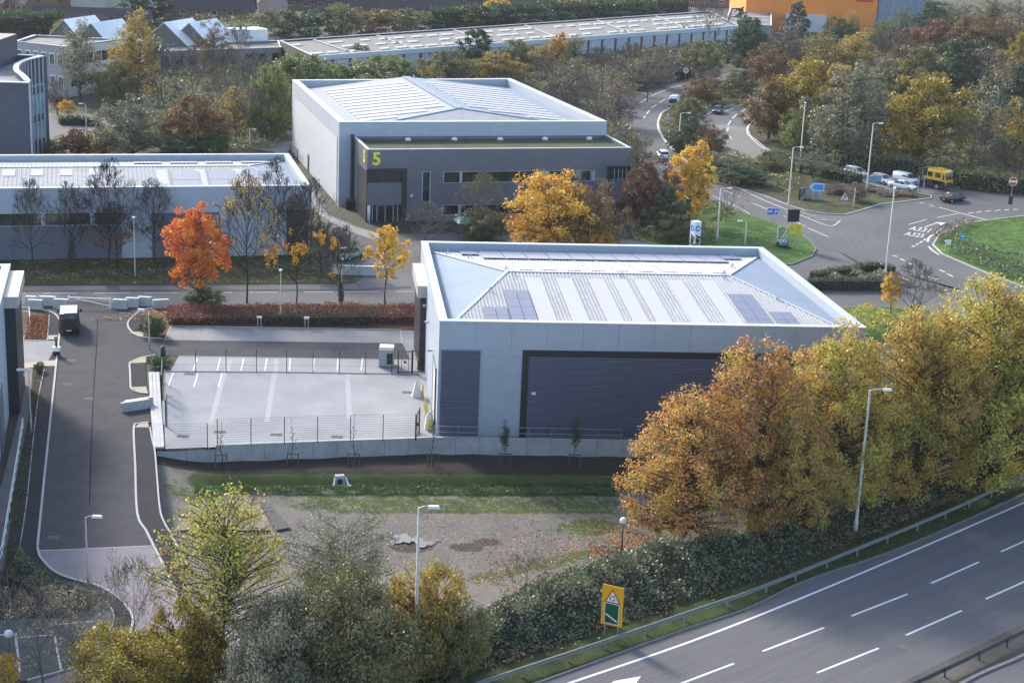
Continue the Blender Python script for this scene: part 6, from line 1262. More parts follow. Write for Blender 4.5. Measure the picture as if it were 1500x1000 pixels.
E_ = [(0, 1), (1, 2), (2, 3), (3, 4), (4, 5), (2, 6), (6, 7), (7, 8), (8, 9), (2, 10), (10, 11), (11, 12), (12, 13), (0, 14), (14, 15), (15, 16), (16, 17), (0, 18), (18, 19), (19, 20), (20, 21)]
R_ = [.15, .15, .17, .06, .10, .09, .07, .05, .04, .035, .07, .05, .04, .035, .09, .07, .05, .04, .09, .07, .05, .04]
skin('body', V_, E_, R_, nmat('skin_tone', (.35, .2, .14), .6), e)
skin('trousers', [(0, 0, .93), (-.1, 0, .86), (-.11, -.08, .5), (-.11, .03, .14), (.1, 0, .86), (.11, .06, .5), (.11, .17, .16)], [(0, 1), (1, 2), (2, 3), (0, 4), (4, 5), (5, 6)], [.17, .12, .10, .08, .12, .10, .08], nmat('hivis_orange', (.9, .12, .03), .7), e)
skin('jacket', [(0, 0, .98), (0, 0, 1.15), (0, 0, 1.42), (-.2, 0, 1.42), (-.26, .03, 1.15), (-.25, -.07, .95), (.2, 0, 1.42), (.26, -.03, 1.15), (.25, -.09, .96)], [(0, 1), (1, 2), (2, 3), (3, 4), (4, 5), (2, 6), (6, 7), (7, 8)], [.18, .18, .19, .09, .07, .055, .09, .07, .055], nmat('jacket_dark', (.06, .06, .05), .8), e)
b = MB(); b.lathe((0, 0, 1.62), [(.11, 0), (.12, .06), (.09, .14), (.02, .18)], 10); b.build('hair', nmat('hair', (.03, .02, .015), .8), e, True)
# ------------------------------------------------------------------ vegetation
def np_mesh(name, V, F, tint=None, smooth=False):
    me = bpy.data.meshes.new(name); V = np.asarray(V, np.float32); F = np.asarray(F, np.int32); k = F.shape[1]
    me.vertices.add(len(V)); me.vertices.foreach_set('co', V.ravel()); me.loops.add(F.size); me.loops.foreach_set('vertex_index', F.ravel())
    me.polygons.add(len(F)); me.polygons.foreach_set('loop_start', np.arange(0, F.size, k, dtype=np.int32))
    if smooth: me.polygons.foreach_set('use_smooth', np.ones(len(F), bool))
    me.update(calc_edges=True)
    if tint is not None:
        at = me.attributes.new('tint', 'FLOAT_VECTOR', 'FACE'); at.data.foreach_set('vector', np.asarray(tint, np.float32).ravel())
    return me
def leaf_cards(P, size, rng, up=.3, out=None, outw=.5, aspect=.62, var=.35):
    n = len(P); nr = rng.normal(size=(n, 3)); nr /= np.linalg.norm(nr, axis=1)[:, None]
    if out is not None: nr = nr+out*outw
    nr[:, 2] += up; nr /= np.linalg.norm(nr, axis=1)[:, None]+1e-9
    a = np.cross(nr, rng.normal(size=(n, 3))); a /= np.linalg.norm(a, axis=1)[:, None]+1e-9; b = np.cross(nr, a)
    s = (size*(1+var*rng.uniform(-1, 1, n)))[:, None]; a = a*s*.5; b = b*s*.5*aspect
    V = np.stack([P-a, P-b+a*.15, P+a, P+b+a*.15], 1).reshape(-1, 3); F = np.arange(4*n).reshape(-1, 4); return V, F
def seg_mesh(name, S, sides=4):
    """S: array of (p0,p1,r0,r1)"""
    p0 = np.array([s[0] for s in S]); p1 = np.array([s[1] for s in S]); r0 = np.array([s[2] for s in S]); r1 = np.array([s[3] for s in S])
    d = p1-p0; d /= np.linalg.norm(d, axis=1)[:, None]+1e-9; u = np.where(np.abs(d[:, 2:3]) < .9, np.array([[0, 0, 1.]]), np.array([[1., 0, 0]]))
    a = np.cross(d, u); a /= np.linalg.norm(a, axis=1)[:, None]; b = np.cross(a, d); V = []
    for r, p in ((r0, p0), (r1, p1)):
        for j in range(sides):
            t = 2*math.pi*j/sides; V.append(p+(a*math.cos(t)+b*math.sin(t))*r[:, None])
    V = np.stack(V, 1); n = len(S); F = []
    base = np.arange(n)[:, None]*2*sides
    for j in range(sides): F.append(np.concatenate([base+j, base+(j+1) % sides, base+sides+(j+1) % sides, base+sides+j], 1))
    return np_mesh(name, V.reshape(-1, 3), np.concatenate(F, 0), smooth=True)
def curve_segs(S, p, q, r0, r1, sag, rng, n=4):
    p = np.array(p, float); q = np.array(q, float); m = (p+q)/2+np.array([rng.normal()*sag, rng.normal()*sag, sag*.8]); last = p
    for i in range(1, n+1):
        t = i/n; x = p*(1-t)**2+2*m*t*(1-t)+q*t*t; S.append((last, x, r0+(r1-r0)*(i-1)/n, r0+(r1-r0)*t)); last = x
    return last
def clump_tree(seed, H, Rr, fb, nc, nl, ls, cr=.2, shell=.6, twig=3, lump=.22, top=1.0, flat=.75, trunk_r=None, multi=1, bare=0.0, gap=0.0, up=.3):
    """dense crown: leaf clumps over an uneven envelope, limbs reach every clump.  fb = height fraction where the crown starts"""
    rng = np.random.default_rng(seed); zb = H*fb; cz = (H+zb)/2; rz = (H-zb)/2; ph = rng.uniform(0, 6.28, 6); S = []; cen = []
    tries = 0
    while len(cen) < nc and tries < nc*40:
        tries += 1; d = rng.normal(size=3); d /= np.linalg.norm(d); az = math.atan2(d[1], d[0])
        k = 1+lump*(math.sin(2*az+ph[0]+2*d[2])+.7*math.sin(3*az+ph[1]-3*d[2])+.5*math.sin(5*az+ph[2]+d[2]*5))*.5
        rad = (shell+(1-shell)*rng.uniform()**.7)*k; 
        if rng.uniform() < .22: rad *= rng.uniform(.3, .8)
        tq = .25 if multi == 1 else -.12; c = np.array([d[0]*Rr*rad*(1-(tq*d[2] if d[2] > 0 else .1*d[2])), d[1]*Rr*rad*(1-(tq*d[2] if d[2] > 0 else 0)), cz+d[2]*rz*min(rad, 1.0)*top])
        if gap and any(np.linalg.norm((c-o)*[1, 1, 1]) < gap*Rr for o in cen): continue
        cen.append(c)
    cen = np.array(cen); tr = trunk_r or H*.018
    tops = []
    for mi in range(multi):
        off = np.array([rng.normal()*Rr*.12, rng.normal()*Rr*.12, 0])*(multi > 1); lean = np.array([rng.normal()*.04*H, rng.normal()*.04*H, 0]); last = off*.3
        pts = [last]
        for i in range(1, 7):
            t = i/6; x = off*(.3+.7*t)+lean*t*t+np.array([rng.normal()*.01*H, rng.normal()*.01*H, H*.82*t]); S.append((pts[-1], x, tr*(1-.85*(i-1)/6)*(1.25 if i == 1 else 1), tr*(1-.85*t))); pts.append(x)
        tops.append(pts)
    for c in cen:
        pts = tops[rng.integers(multi)]; zt_ = max(zb*.8, min(c[2]-.5*np.linalg.norm(c[:2]), H*.75)); t = np.clip(zt_/(H*.82), .08, .98)*6; i = int(min(t, 5)); o = pts[i]+(pts[i+1]-pts[i])*(t-i)
        r0 = tr*(1-.85*t/6)*.26+.01; end = curve_segs(S, o, c, r0, .012+.0012*H, .05*H*rng.uniform(.3, 1), rng, 4)
        for k in range(twig):
            d = rng.normal(size=3)*[1, 1, .7]; d += (c-np.array([0, 0, cz]))/np.linalg.norm(c-np.array([0, 0, cz]))*.8; d /= np.linalg.norm(d); q = c+d*Rr*cr*rng.uniform(.8, 1.6); curve_segs(S, c, q, .006+.001*H, .004, .02*H, rng, 2)
    per = max(1, int(nl/len(cen))); P = []; T = []; O = []
    for c in cen:
        if rng.uniform() < bare: continue
        n = int(per*rng.uniform(.6, 1.4)); r = Rr*cr*rng.uniform(.75, 1.35); g = rng.normal(size=(n, 3)); g /= np.linalg.norm(g, axis=1)[:, None]; g *= (rng.uniform(size=(n, 1))**.5)*r; g[:, 2] *= flat
        P.append(c+g); ct = rng.uniform(); T.append(np.stack([rng.uniform(size=n), np.full(n, ct), g[:, 2]/r], 1)); o = (c+g)-np.array([0, 0, cz-rz*.3]); O.append(o/np.linalg.norm(o, axis=1)[:, None]*.5+g/np.linalg.norm(g, axis=1)[:, None]*.5)
    P = np.concatenate(P); T = np.concatenate(T); O = np.concatenate(O); V, F = leaf_cards(P, ls, rng, up, O, .9)
    return seg_mesh('trunk', S), np_mesh('crown', V, F, T), H, Rr
def bare_tree(seed, H, Rr, levels=5, nl=0, ls=.12, low=.25, spread=.55, dens=1.0, leafband=(0, 1), rmin=.021, up=.35, nlim=9):
    """leafless crown by repeated forking; optional sparse leaves at the twig tips"""
    rng = np.random.default_rng(seed); S = []; tips = []
    def grow(p, d, L_, r, lv):
        n = 3; last = p; pts = [p]
        for i in range(n):
            d = d+rng.normal(size=3)*.10+np.array([0, 0, .06*(1 if lv < 3 else .6)]); d /= np.linalg.norm(d); x = last+d*L_/n; S.append((last, x, max(r*(1-.35*i/n), rmin), max(r*(1-.35*(i+1)/n), rmin*.8))); last = x; pts.append(x)
        if lv >= levels: tips.append(last); return
        k = (2 if rng.uniform() > .45*dens else 3)+(1 if lv >= levels-2 and dens > 1 else 0)
        for j in range(k):
            a = rng.normal(size=3); a -= d*(a@d); a /= np.linalg.norm(a); sp_ = spread*rng.uniform(.6, 1.3); nd = d*math.cos(sp_)+a*math.sin(sp_); nd[2] += up*.25; nd /= np.linalg.norm(nd)
            grow(pts[-1 if j < 2 else 2], nd, L_*rng.uniform(.62, .86), r*.62, lv+1)
    tr = H*.014; pts = [np.zeros(3)]; N = 8
    for i in range(1, N+1):
        x = np.array([rng.normal()*.012*H, rng.normal()*.012*H, 0])+np.array([pts[-1][0]*.8, pts[-1][1]*.8, H*.86*i/N]); S.append((pts[-1], x, tr*(1-.85*(i-1)/N), tr*(1-.85*i/N))); pts.append(x)
    for i in range(nlim*2):
        t = low+(.95-low)*(i/(nlim*2-1))**.9; k = t*N*.99; j = int(min(k, N-1)); o = pts[j]+(pts[j+1]-pts[j])*(k-j) if j < N else pts[-1]; az = i*2.4+rng.uniform(-.4, .4); el = .25+.8*t
        d = np.array([math.cos(az)*math.cos(el), math.sin(az)*math.cos(el), math.sin(el)]); reach = Rr*(1.15-.75*max(0, (t-.35)/.65))*(.75 if t < .3 else 1); grow(o, d, reach*.5, tr*(1-.8*t)*.6, 2)
    grow(pts[-1], np.array([0, 0, 1.]), H*.07, tr*.2, 2)
    tips = np.array(tips); tm = seg_mesh('trunk', S, 3)
    if not nl: return tm, None, H, Rr
    tz = tips[:, 2]/H; ok = tips[(tz >= leafband[0]) & (tz <= leafband[1])]; idx = rng.integers(len(ok), size=nl); clu = rng.uniform(size=len(ok)); keep = rng.uniform(size=len(ok)) < .6
    idx = idx[keep[idx]]; P = ok[idx]+rng.normal(size=(len(idx), 3))*.16; V, F = leaf_cards(P, ls, rng, .1); T = np.stack([rng.uniform(size=len(idx)), clu[idx], np.zeros(len(idx))], 1)
    return tm, np_mesh('crown', V, F, T), H, Rr
M_bark = nmat('bark', (.075, .062, .050), .9, .25, 5, bump=.4); M_barkg = nmat('bark_grey', (.13, .12, .105), .9, .25, 4, bump=.4); M_barkd = nmat('bark_dark', (.035, .030, .025), .9, .25, 5); M_barkp = nmat('bark_twig', (.12, .095, .085), .9, .2, 2)
LM = dict(
 plane=leafmat('leaves_plane', [(.30, .17, .07), (.54, .28, .08), (.64, .40, .09), (.54, .46, .10), (.32, .35, .08)], .4),
 planey=leafmat('leaves_plane_gold', [(.30, .24, .06), (.56, .34, .06), (.66, .48, .08), (.52, .50, .09), (.28, .34, .07)], .4),
 copper=leafmat('leaves_copper', [(.30, .15, .07), (.58, .26, .07), (.70, .36, .08), (.62, .46, .09), (.36, .33, .07)], .4),
 maple=leafmat('leaves_orange', [(.462, .061, .017), (.682, .143, .022), (.748, .220, .028), (.660, .275, .039)], .4),
 gold=leafmat('leaves_gold', [(.34, .18, .03), (.66, .34, .035), (.78, .46, .04), (.74, .54, .07)], .4),
 goldg=leafmat('leaves_gold_green', [(.066, .076, .014), (.283, .189, .024), (.454, .302, .029), (.189, .208, .029)], .35),
 yel=leafmat('leaves_yellow_green', [(.221, .255, .051), (.425, .425, .076), (.561, .493, .085), (.289, .357, .068), (.561, .289, .068)], .45),
 olive=leafmat('leaves_olive', [(.088, .097, .037), (.162, .168, .054), (.257, .229, .074), (.134, .151, .060)], .3),
 dark=leafmat('leaves_dark', [(.029, .057, .029), (.057, .100, .043), (.095, .138, .057)], .25),
 brown=leafmat('leaves_brown', [(.100, .068, .032), (.198, .112, .040), (.306, .162, .050), (.144, .126, .047)], .3),
 rust=leafmat('leaves_rust', [(.12, .055, .03), (.20, .085, .04), (.26, .12, .055), (.13, .075, .035)], .3),
 willow=leafmat('leaves_willow', [(.108, .149, .038), (.189, .236, .061), (.270, .304, .088), (.149, .176, .047)], .4),
 grey=leafmat('leaves_grey_olive', [(.138, .146, .091), (.227, .237, .146), (.365, .359, .227), (.182, .198, .129)], .3),
 greybr=leafmat('leaves_grey_brown', [(.131, .102, .075), (.223, .177, .133), (.317, .251, .196)], .3),
 birch=leafmat('leaves_birch_gold', [(.224, .153, .031), (.408, .265, .046), (.469, .337, .071), (.265, .245, .051)], .4),
 pale=leafmat('leaves_pale', [(.20, .17, .11), (.34, .30, .20), (.46, .42, .32), (.24, .16, .10)], .4),
 hedge=leafmat('leaves_hedge', [(.030, .068, .022), (.053, .105, .033), (.083, .143, .045)], .25),
 redh=leafmat('leaves_red_hedge', [(.077, .031, .021), (.210, .059, .034), (.364, .105, .049), (.063, .070, .031)], .3),
 ivy=leafmat('leaves_ivy', [(.053, .081, .039), (.108, .153, .068), (.204, .252, .120), (.120, .087, .057)], .25),
 litter=leafmat('fallen_leaf', [(.16, .06, .03), (.32, .13, .05), (.42, .24, .08), (.46, .38, .22)], .1),
 grass=leafmat('grass_blades', [(.039, .098, .013), (.065, .169, .023), (.111, .247, .039)], .4),
 lush=leafmat('leaves_lush', [(.039, .091, .021), (.072, .143, .031), (.117, .195, .046)], .3),
)
PRO = {}
def proto(k):
    if k in PRO: return PRO[k]
    f = {
     'big1': lambda: clump_tree(11, 14, 6.2, .03, 360, 42000, .22, .14, .62, 4, .24, gap=.05, up=.25), 'big2': lambda: clump_tree(12, 14, 6.2, .03, 360, 42000, .22, .14, .60, 4, .28, gap=.05, up=.25),
     'big3': lambda: clump_tree(13, 12, 5.5, .02, 340, 25000, .215, .14, .62, 6, .26, gap=.05, up=.2),
     'open1': lambda: clump_tree(21, 11, 4.4, .22, 260, 8500, .185, .17, .45, 4, .3, bare=.05, up=.2, trunk_r=.13), 
     'grey1': lambda: clump_tree(22, 6, 3.3, .05, 160, 11000, .13, .22, .5, 6, .3, multi=4, bare=.05, trunk_r=.06),
     'bush1': lambda: clump_tree(31, 6, 4, .0, 260, 42000, .15, .2, .66, 4, .3, multi=4, gap=.05), 'bush2': lambda: clump_tree(32, 5, 3, .0, 150, 15000, .19, .2, .6, 4, .3, multi=3),
     'maple': lambda: clump_tree(41, 10, 3.2, .16, 120, 11000, .26, .2, .58, 4, .25), 'maple2': lambda: clump_tree(42, 9, 3.2, .28, 80, 5600, .26, .19, .55, 4, .35, bare=.12),
     'gold1': lambda: clump_tree(43, 10, 5, .08, 130, 12000, .30, .19, .6, 4, .28), 'gold2': lambda: clump_tree(44, 12, 3.9, .10, 120, 12000, .30, .2, .58, 3, .25),
     'mid1': lambda: clump_tree(51, 12, 5, .06, 150, 15000, .32, .17, .62, 3, .3), 'mid2': lambda: clump_tree(52, 11, 5.4, .05, 160, 15000, .32, .16, .62, 3, .34), 'mid3': lambda: clump_tree(53, 13, 4.6, .08, 140, 14000, .32, .2, .6, 3, .3), 'mid4': lambda: clump_tree(54, 10, 5, .04, 140, 11000, .31, .2, .55, 6, .3, bare=.08),
     'thin1': lambda: clump_tree(55, 12, 5, .10, 130, 2800, .34, .18, .5, 9, .3, bare=.1), 'thin2': lambda: clump_tree(56, 11, 4.6, .08, 130, 2600, .34, .18, .5, 9, .3, bare=.1),
     'will1': lambda: clump_tree(57, 9, 6.5, .0, 170, 12000, .42, .15, .68, 3, .2, up=.6), 'weep': lambda: clump_tree(58, 14, 4, .12, 110, 5200, .34, .2, .5, 5, .25, flat=1.5),
     'con1': lambda: clump_tree(59, 12, 3.8, .02, 120, 8500, .40, .17, .6, 2, .12, top=1.0, up=.5), 'far1': lambda: clump_tree(60, 9, 5.5, .0, 80, 3600, .55, .2, .66, 2, .25), 'far2': lambda: clump_tree(61, 10, 4.6, .0, 80, 3600, .55, .2, .64, 2, .3),
     'bare1': lambda: bare_tree(71, 11, 3.8, 6, nlim=12), 'bare2': lambda: bare_tree(72, 12, 4.2, 6, dens=1.1), 'bare3': lambda: bare_tree(73, 10, 3.8, 6, spread=.7, nlim=12), 
     'bareL1': lambda: bare_tree(74, 11, 4.0, 6, 2600, .22, nlim=13), 'bareL2': lambda: bare_tree(75, 10, 4.2, 6, 2800, .24, leafband=(0, .65), nlim=13), 'bareL3': lambda: bare_tree(76, 8, 4.5, 6, 3800, .15, spread=.65, low=.08, leafband=(.15, 1)),
     'bareF1': lambda: bare_tree(77, 11, 5, 5, rmin=.03, nlim=13, low=.1, dens=1.1, spread=.6), 'bareF2': lambda: bare_tree(78, 12, 5, 5, rmin=.03, nlim=13, low=.12, spread=.5, dens=1.1),
     'bareS': lambda: bare_tree(79, 8, 4.5, 5, 900, .2, low=.05, spread=.7, nlim=8),
     'sap': lambda: clump_tree(81, 4.2, .55, .32, 22, 650, .15, .5, .3, 2, .2, flat=1.6, trunk_r=.035), 'sapb': lambda: bare_tree(82, 4.2, .45, 4, 60, .1, low=.3, spread=.35, rmin=.009, nlim=6),
    }[k]; PRO[k] = f(); return PRO[k]
tree_n = [0]
def tree(pk, mk, px, by, ty, wpx, label, name='tree', cat='tree', group=None, base=0.0, bark=None, sc=1.0, dy=0.0):
    tm, cm, H, Rr = proto(pk); g = G(px, by, base); h = hgt(px, by, ty, base)*sc; w = wpx*mpp(px, by)/2*.92; tree_n[0] += 1
    rg = random.Random(tree_n[0]*7+int(px)); e = empty(name, at3(g), rg.uniform(0, 6.28), label, cat, group); s = w/Rr; e.scale = (s, s, h/H/1.02)
    o = bpy.data.objects.new('trunk', tm); C.objects.link(o); o.parent = e
    if not tm.materials: tm.materials.append(M_bark)
    o.material_slots[0].link = 'OBJECT'; o.material_slots[0].material = bark or M_bark
    if cm is not None:
        o = bpy.data.objects.new('crown', cm); C.objects.link(o); o.parent = e
        if not cm.materials: cm.materials.append(LM['olive'])
        o.material_slots[0].link = 'OBJECT'; o.material_slots[0].material = LM[mk]
    return e
T = tree
# foreground right: the row of big planes
pl = 'big plane trees beside the dual carriageway'
T('big1', 'planey', 1432, 716, 402, 270, 'tallest gold plane tree at the right end of the row', 'plane_tree', group=pl)
T('big2', 'planey', 1335, 730, 440, 215, 'gold brown plane tree second from the right end of the row', 'plane_tree', group=pl)
T('big2', 'planey', 1212, 744, 470, 230, 'brownish plane tree in the middle of the row, behind the tall lamp post', 'plane_tree', group=pl)
T('big3', 'copper', 1105, 772, 492, 220, 'thinning copper plane tree whose top hides the corner of the white roof', 'plane_tree', group=pl, bark=M_barkg)
T('big3', 'copper', 1003, 786, 566, 225, 'lowest copper and yellow plane tree at the left end of the row', 'plane_tree', group=pl)
T('big1', 'planey', 1515, 700, 430, 180, 'gold plane tree cut by the right edge of the photo', 'plane_tree', group=pl)
T('big2', 'plane', 1150, 782, 600, 170, 'low copper plane branch mass under the middle trees of the row', 'plane_tree', group=pl)
# foreground left and centre
T('open1', 'yel', 330, 990, 708, 235, 'airy yellow green tree standing before the pink paving', bark=M_bark)
T('grey1', 'grey', 497, 900, 752, 175, 'grey olive thin shrub between the yellow green tree and the meadow', 'shrub', 'shrub', bark=M_barkg)
T('bush1', 'olive', 492, 1040, 842, 250, 'dark grey green bush at the bottom left of the lamp post', 'bush', 'bush')
T('bush1', 'grey', 420, 1070, 880, 190, 'grey green bush at the bottom edge under the yellow green tree', 'bush', 'bush')
T('bush2', 'birch', 622, 985, 826, 136, 'yellow topped bush right behind the bottom centre lamp post', 'bush', 'bush')
T('bush2', 'olive', 668, 1000, 880, 90, 'dull green bush right of the yellow topped bush', 'bush', 'bush')
T('bush1', 'goldg', 190, 1050, 925, 200, 'mossy yellow green bush at the bottom edge left of the tree trunk', 'bush', 'bush')
T('bush2', 'goldg', 275, 1020, 880, 120, 'olive gold bush at the foot of the yellow green tree', 'bush', 'bush')
T('bush2', 'gold', -4, 1020, 958, 60, 'small yellow bush in the bottom left corner', 'bush', 'bush')
T('bareL3', 'pale', 62, 1010, 872, 165, 'leafless shrub with pale seed heads over the parking lines', 'shrub', 'shrub', bark=M_barkg)
T('bareL3', 'pale', 118, 985, 868, 120, 'second leafless pale shrub right of the first at the bottom left', 'shrub', 'shrub', bark=M_barkg)
T('bareL3', 'pale', 200, 965, 832, 105, 'thin pale leaved shrub on the pink paving edge', 'shrub', 'shrub', bark=M_barkg)
T('bareS', 'brown', 770, 880, 815, 110, 'brown bare shrub at the lower edge of the muddy meadow', 'shrub', 'shrub')
# saplings along the wall
for x, by, ty, pk, lab in ((324, 684, 617, 'sapb', 'leafless staked sapling nearest the left end of the retaining wall'), (429, 682, 612, 'sapb', 'leafless staked sapling second from the left along the wall'), (518, 682, 607, 'sapb', 'leafless staked sapling third from the left along the wall'), (634, 682, 600, 'sapb', 'staked leafless sapling before the corner of the unit'), (739, 682, 612, 'sap', 'leafy dark green staked sapling before the silver wall'), (841, 683, 603, 'sap', 'leafy dark green staked sapling before the louvred front')):
    e = T(pk, 'hedge' if pk == 'sap' else 'brown', x, by, ty, 19, lab, 'sapling', 'sapling', 'staked saplings along the wall', base=-1.27)
    o = at3(G(x, by, -1.27)); s_ = empty('tree_stake_frame', o, 0, 'low timber stake frame round the '+('leafy' if pk == 'sap' else 'bare')+' sapling, '+{324: 'far left', 429: 'second from left', 518: 'third from left', 634: 'at the unit corner', 739: 'at the silver wall', 841: 'at the louvres'}[x], 'stake frame', 'stake frames of the saplings')
    for d in (-.45, .45): b = MB(); b.box(d-.04, d+.04, -.04, .04, -.1, 1.15); b.build('stake', M_barkg, s_)
    b = MB(); b.box(-.5, .5, -.03, .03, 1.0, 1.1); b.build('crossbar', M_barkg, s_)
# middle distance: main road
T('maple', 'maple', 290, 446, 290, 94, 'bright orange maple on the red hedge beside the main road', 'maple_tree')
T('bareL1', 'birch', 362, 444, 256, 92, 'half bare tree with pale yellow leaves right of the orange maple', bark=M_barkd)
T('bare2', None, 402, 376, 232, 66, 'tall leafless tree before the right part of the long low unit', bark=M_barkd)
T('bareL2', 'gold', 434, 444, 292, 96, 'half bare tree keeping yellow leaves only on its low branches', bark=M_barkd)
T('bare3', None, 498, 447, 330, 74, 'leafless tree with a dark ivy clad trunk in the red hedge', bark=M_barkd)
T('con1', 'dark', 499, 448, 410, 10, 'dark ivy column round the trunk of the leafless hedge tree', 'ivy_column', 'ivy')
T('maple2', 'gold', 564, 446, 326, 66, 'small yellow orange tree near the end of the red hedge')
for x, by, ty, w_, pk, lab in ((47, 396, 262, 64, 'bare3', 'leftmost of the leafless trees before the long low unit'), (105, 392, 268, 76, 'bare1', 'ivy trunked leafless tree second from the left before the long low unit'), (160, 392, 235, 92, 'bare2', 'tallest leafless tree before the long low unit'), (226, 384, 262, 76, 'bare1', 'leafless tree left of the orange maple before the pale panel')):
    T(pk, None, x, by, ty, w_, lab, group='leafless trees before the long low unit', bark=M_barkd)
T('con1', 'dark', 106, 393, 340, 13, 'ivy growing up the trunk of the second leafless tree', 'ivy_column', 'ivy')
T('bareL2', 'brown', 172, 393, 300, 80, 'low branching tree with few brown leaves beside the tallest leafless tree', bark=M_barkd)
T('bare1', None, 455, 385, 262, 80, 'leafless tree by the right end of the long low unit', bark=M_barkd)
T('bareL2', 'olive', 470, 400, 330, 90, 'dark twiggy tree at the junction left of the silver car', bark=M_barkd)
T('bare3', None, 622, 366, 296, 96, 'leafless tree before the slate office entrance', bark=M_barkg)
T('bareL1', 'olive', 706, 352, 254, 66, 'thin tree before the slate office, ivy at its foot', bark=M_barkg)
T('bush2', 'olive', 706, 352, 305, 62, 'dark shrub at the foot of the thin tree before the office', 'shrub', 'shrub')
T('gold1', 'gold', 802, 374, 242, 145, 'big golden tree before the slate office windows')
T('mid4', 'brown', 868, 378, 262, 100, 'half bare brown tree right of the big golden tree', bark=M_barkg)
T('gold1', 'gold', 782, 384, 326, 84, 'low yellow tree showing over the white roof, left one', 'small_tree')
T('gold1', 'gold', 872, 384, 330, 72, 'low yellow tree showing over the white roof, right one', 'small_tree')
T('mid2', 'rust', 950, 336, 228, 86, 'red brown tree by the right end of the slate office')
T('mid1', 'dark', 975, 345, 270, 70, 'dark green tree under the golden tree', 'tree')
T('gold2', 'gold', 1009, 330, 204, 76, 'tall golden yellow tree right of the slate office')
T('mid4', 'olive', 985, 352, 310, 90, 'dark low shrub mass at the foot of the golden yellow tree', 'shrub', 'shrub')
T('bareS', 'brown', 1063, 325, 262, 56, 'small leafless tree before the yellow sign board by the slip road')
T('bareS', 'brown', 907, 372, 318, 26, 'tiny leafless tree on the verge behind the white roof')
T('bush2', 'lush', 299, 446, 421, 58, 'green laurel bush under the orange maple', 'bush', 'bush')
T('bush2', 'lush', 224, 492, 462, 36, 'green bush at the left end of the red hedge', 'bush', 'bush')
T('bush2', 'lush', 231, 537, 522, 26, 'small green bush in the bed by the yard gate', 'bush', 'bush')
T('bush2', 'lush', 58, 545, 530, 18, 'small green bush at the top of the left planting strip', 'bush', 'bush')
T('maple2', 'gold', 1303, 470, 398, 44, 'small bright orange tree left of the big planes', 'small_tree')
T('bare2', None, 1335, 480, 382, 92, 'leafless tree between the shrub bed and the big planes', bark=M_barkg)
T('thin1', 'grey', 1190, 264, 213, 58, 'light green bush on the traffic island by the lamp post', 'bush', 'bush')
T('mid4', 'brown', 1040, 237, 180, 52, 'small dark brown tree between the curved roads', 'tree')
T('thin2', 'olive', 930, 275, 185, 74, 'grey twiggy tree at the corner of the tall warehouse roof', bark=M_barkg)
T('mid4', 'olive', 1130, 252, 226, 60, 'dark shrub on the traffic island under the lamp post', 'shrub', 'shrub')
T('mid2', 'dark', 1085, 270, 240, 90, 'wide dark scrub between the slip road and the pale road', 'shrub', 'shrub')
T('mid4', 'grey', 1035, 258, 218, 70, 'grey green twiggy scrub right of the golden yellow tree', 'shrub', 'shrub')
T('mid4', 'greybr', 1255, 296, 266, 40, 'brown bramble clump behind the roadworks triangle', 'shrub', 'shrub')
T('mid4', 'greybr', 1225, 284, 268, 46, 'brown scrub clump behind the blue arrow sign', 'shrub', 'shrub')
T('mid4', 'greybr', 1300, 288, 281, 34, 'low brown scrub along the queue of cars', 'shrub', 'shrub')
# between the curved roads
for x, by, ty, w_, pk, mk, lab in ((1030, 152, 112, 70, 'mid4', 'brown', 'brown tree clump where the two curved roads part'), (1082, 150, 100, 70, 'mid1', 'olive', 'olive tree at the top of the strip between the curved roads'), (1008, 186, 140, 56, 'mid2', 'olive', 'green brown bush beside the white van on the curved road'), (1015, 212, 165, 60, 'mid4', 'dark', 'dark bush behind the lamp between the curved roads'), (1040, 135, 96, 60, 'thin1', 'greybr', 'grey brown tree behind the white speed sign'), (990, 225, 190, 40, 'mid2', 'dark', 'dark low bush inside the bend of the curved road')):
    T(pk, mk, x, by, ty, w_, lab)
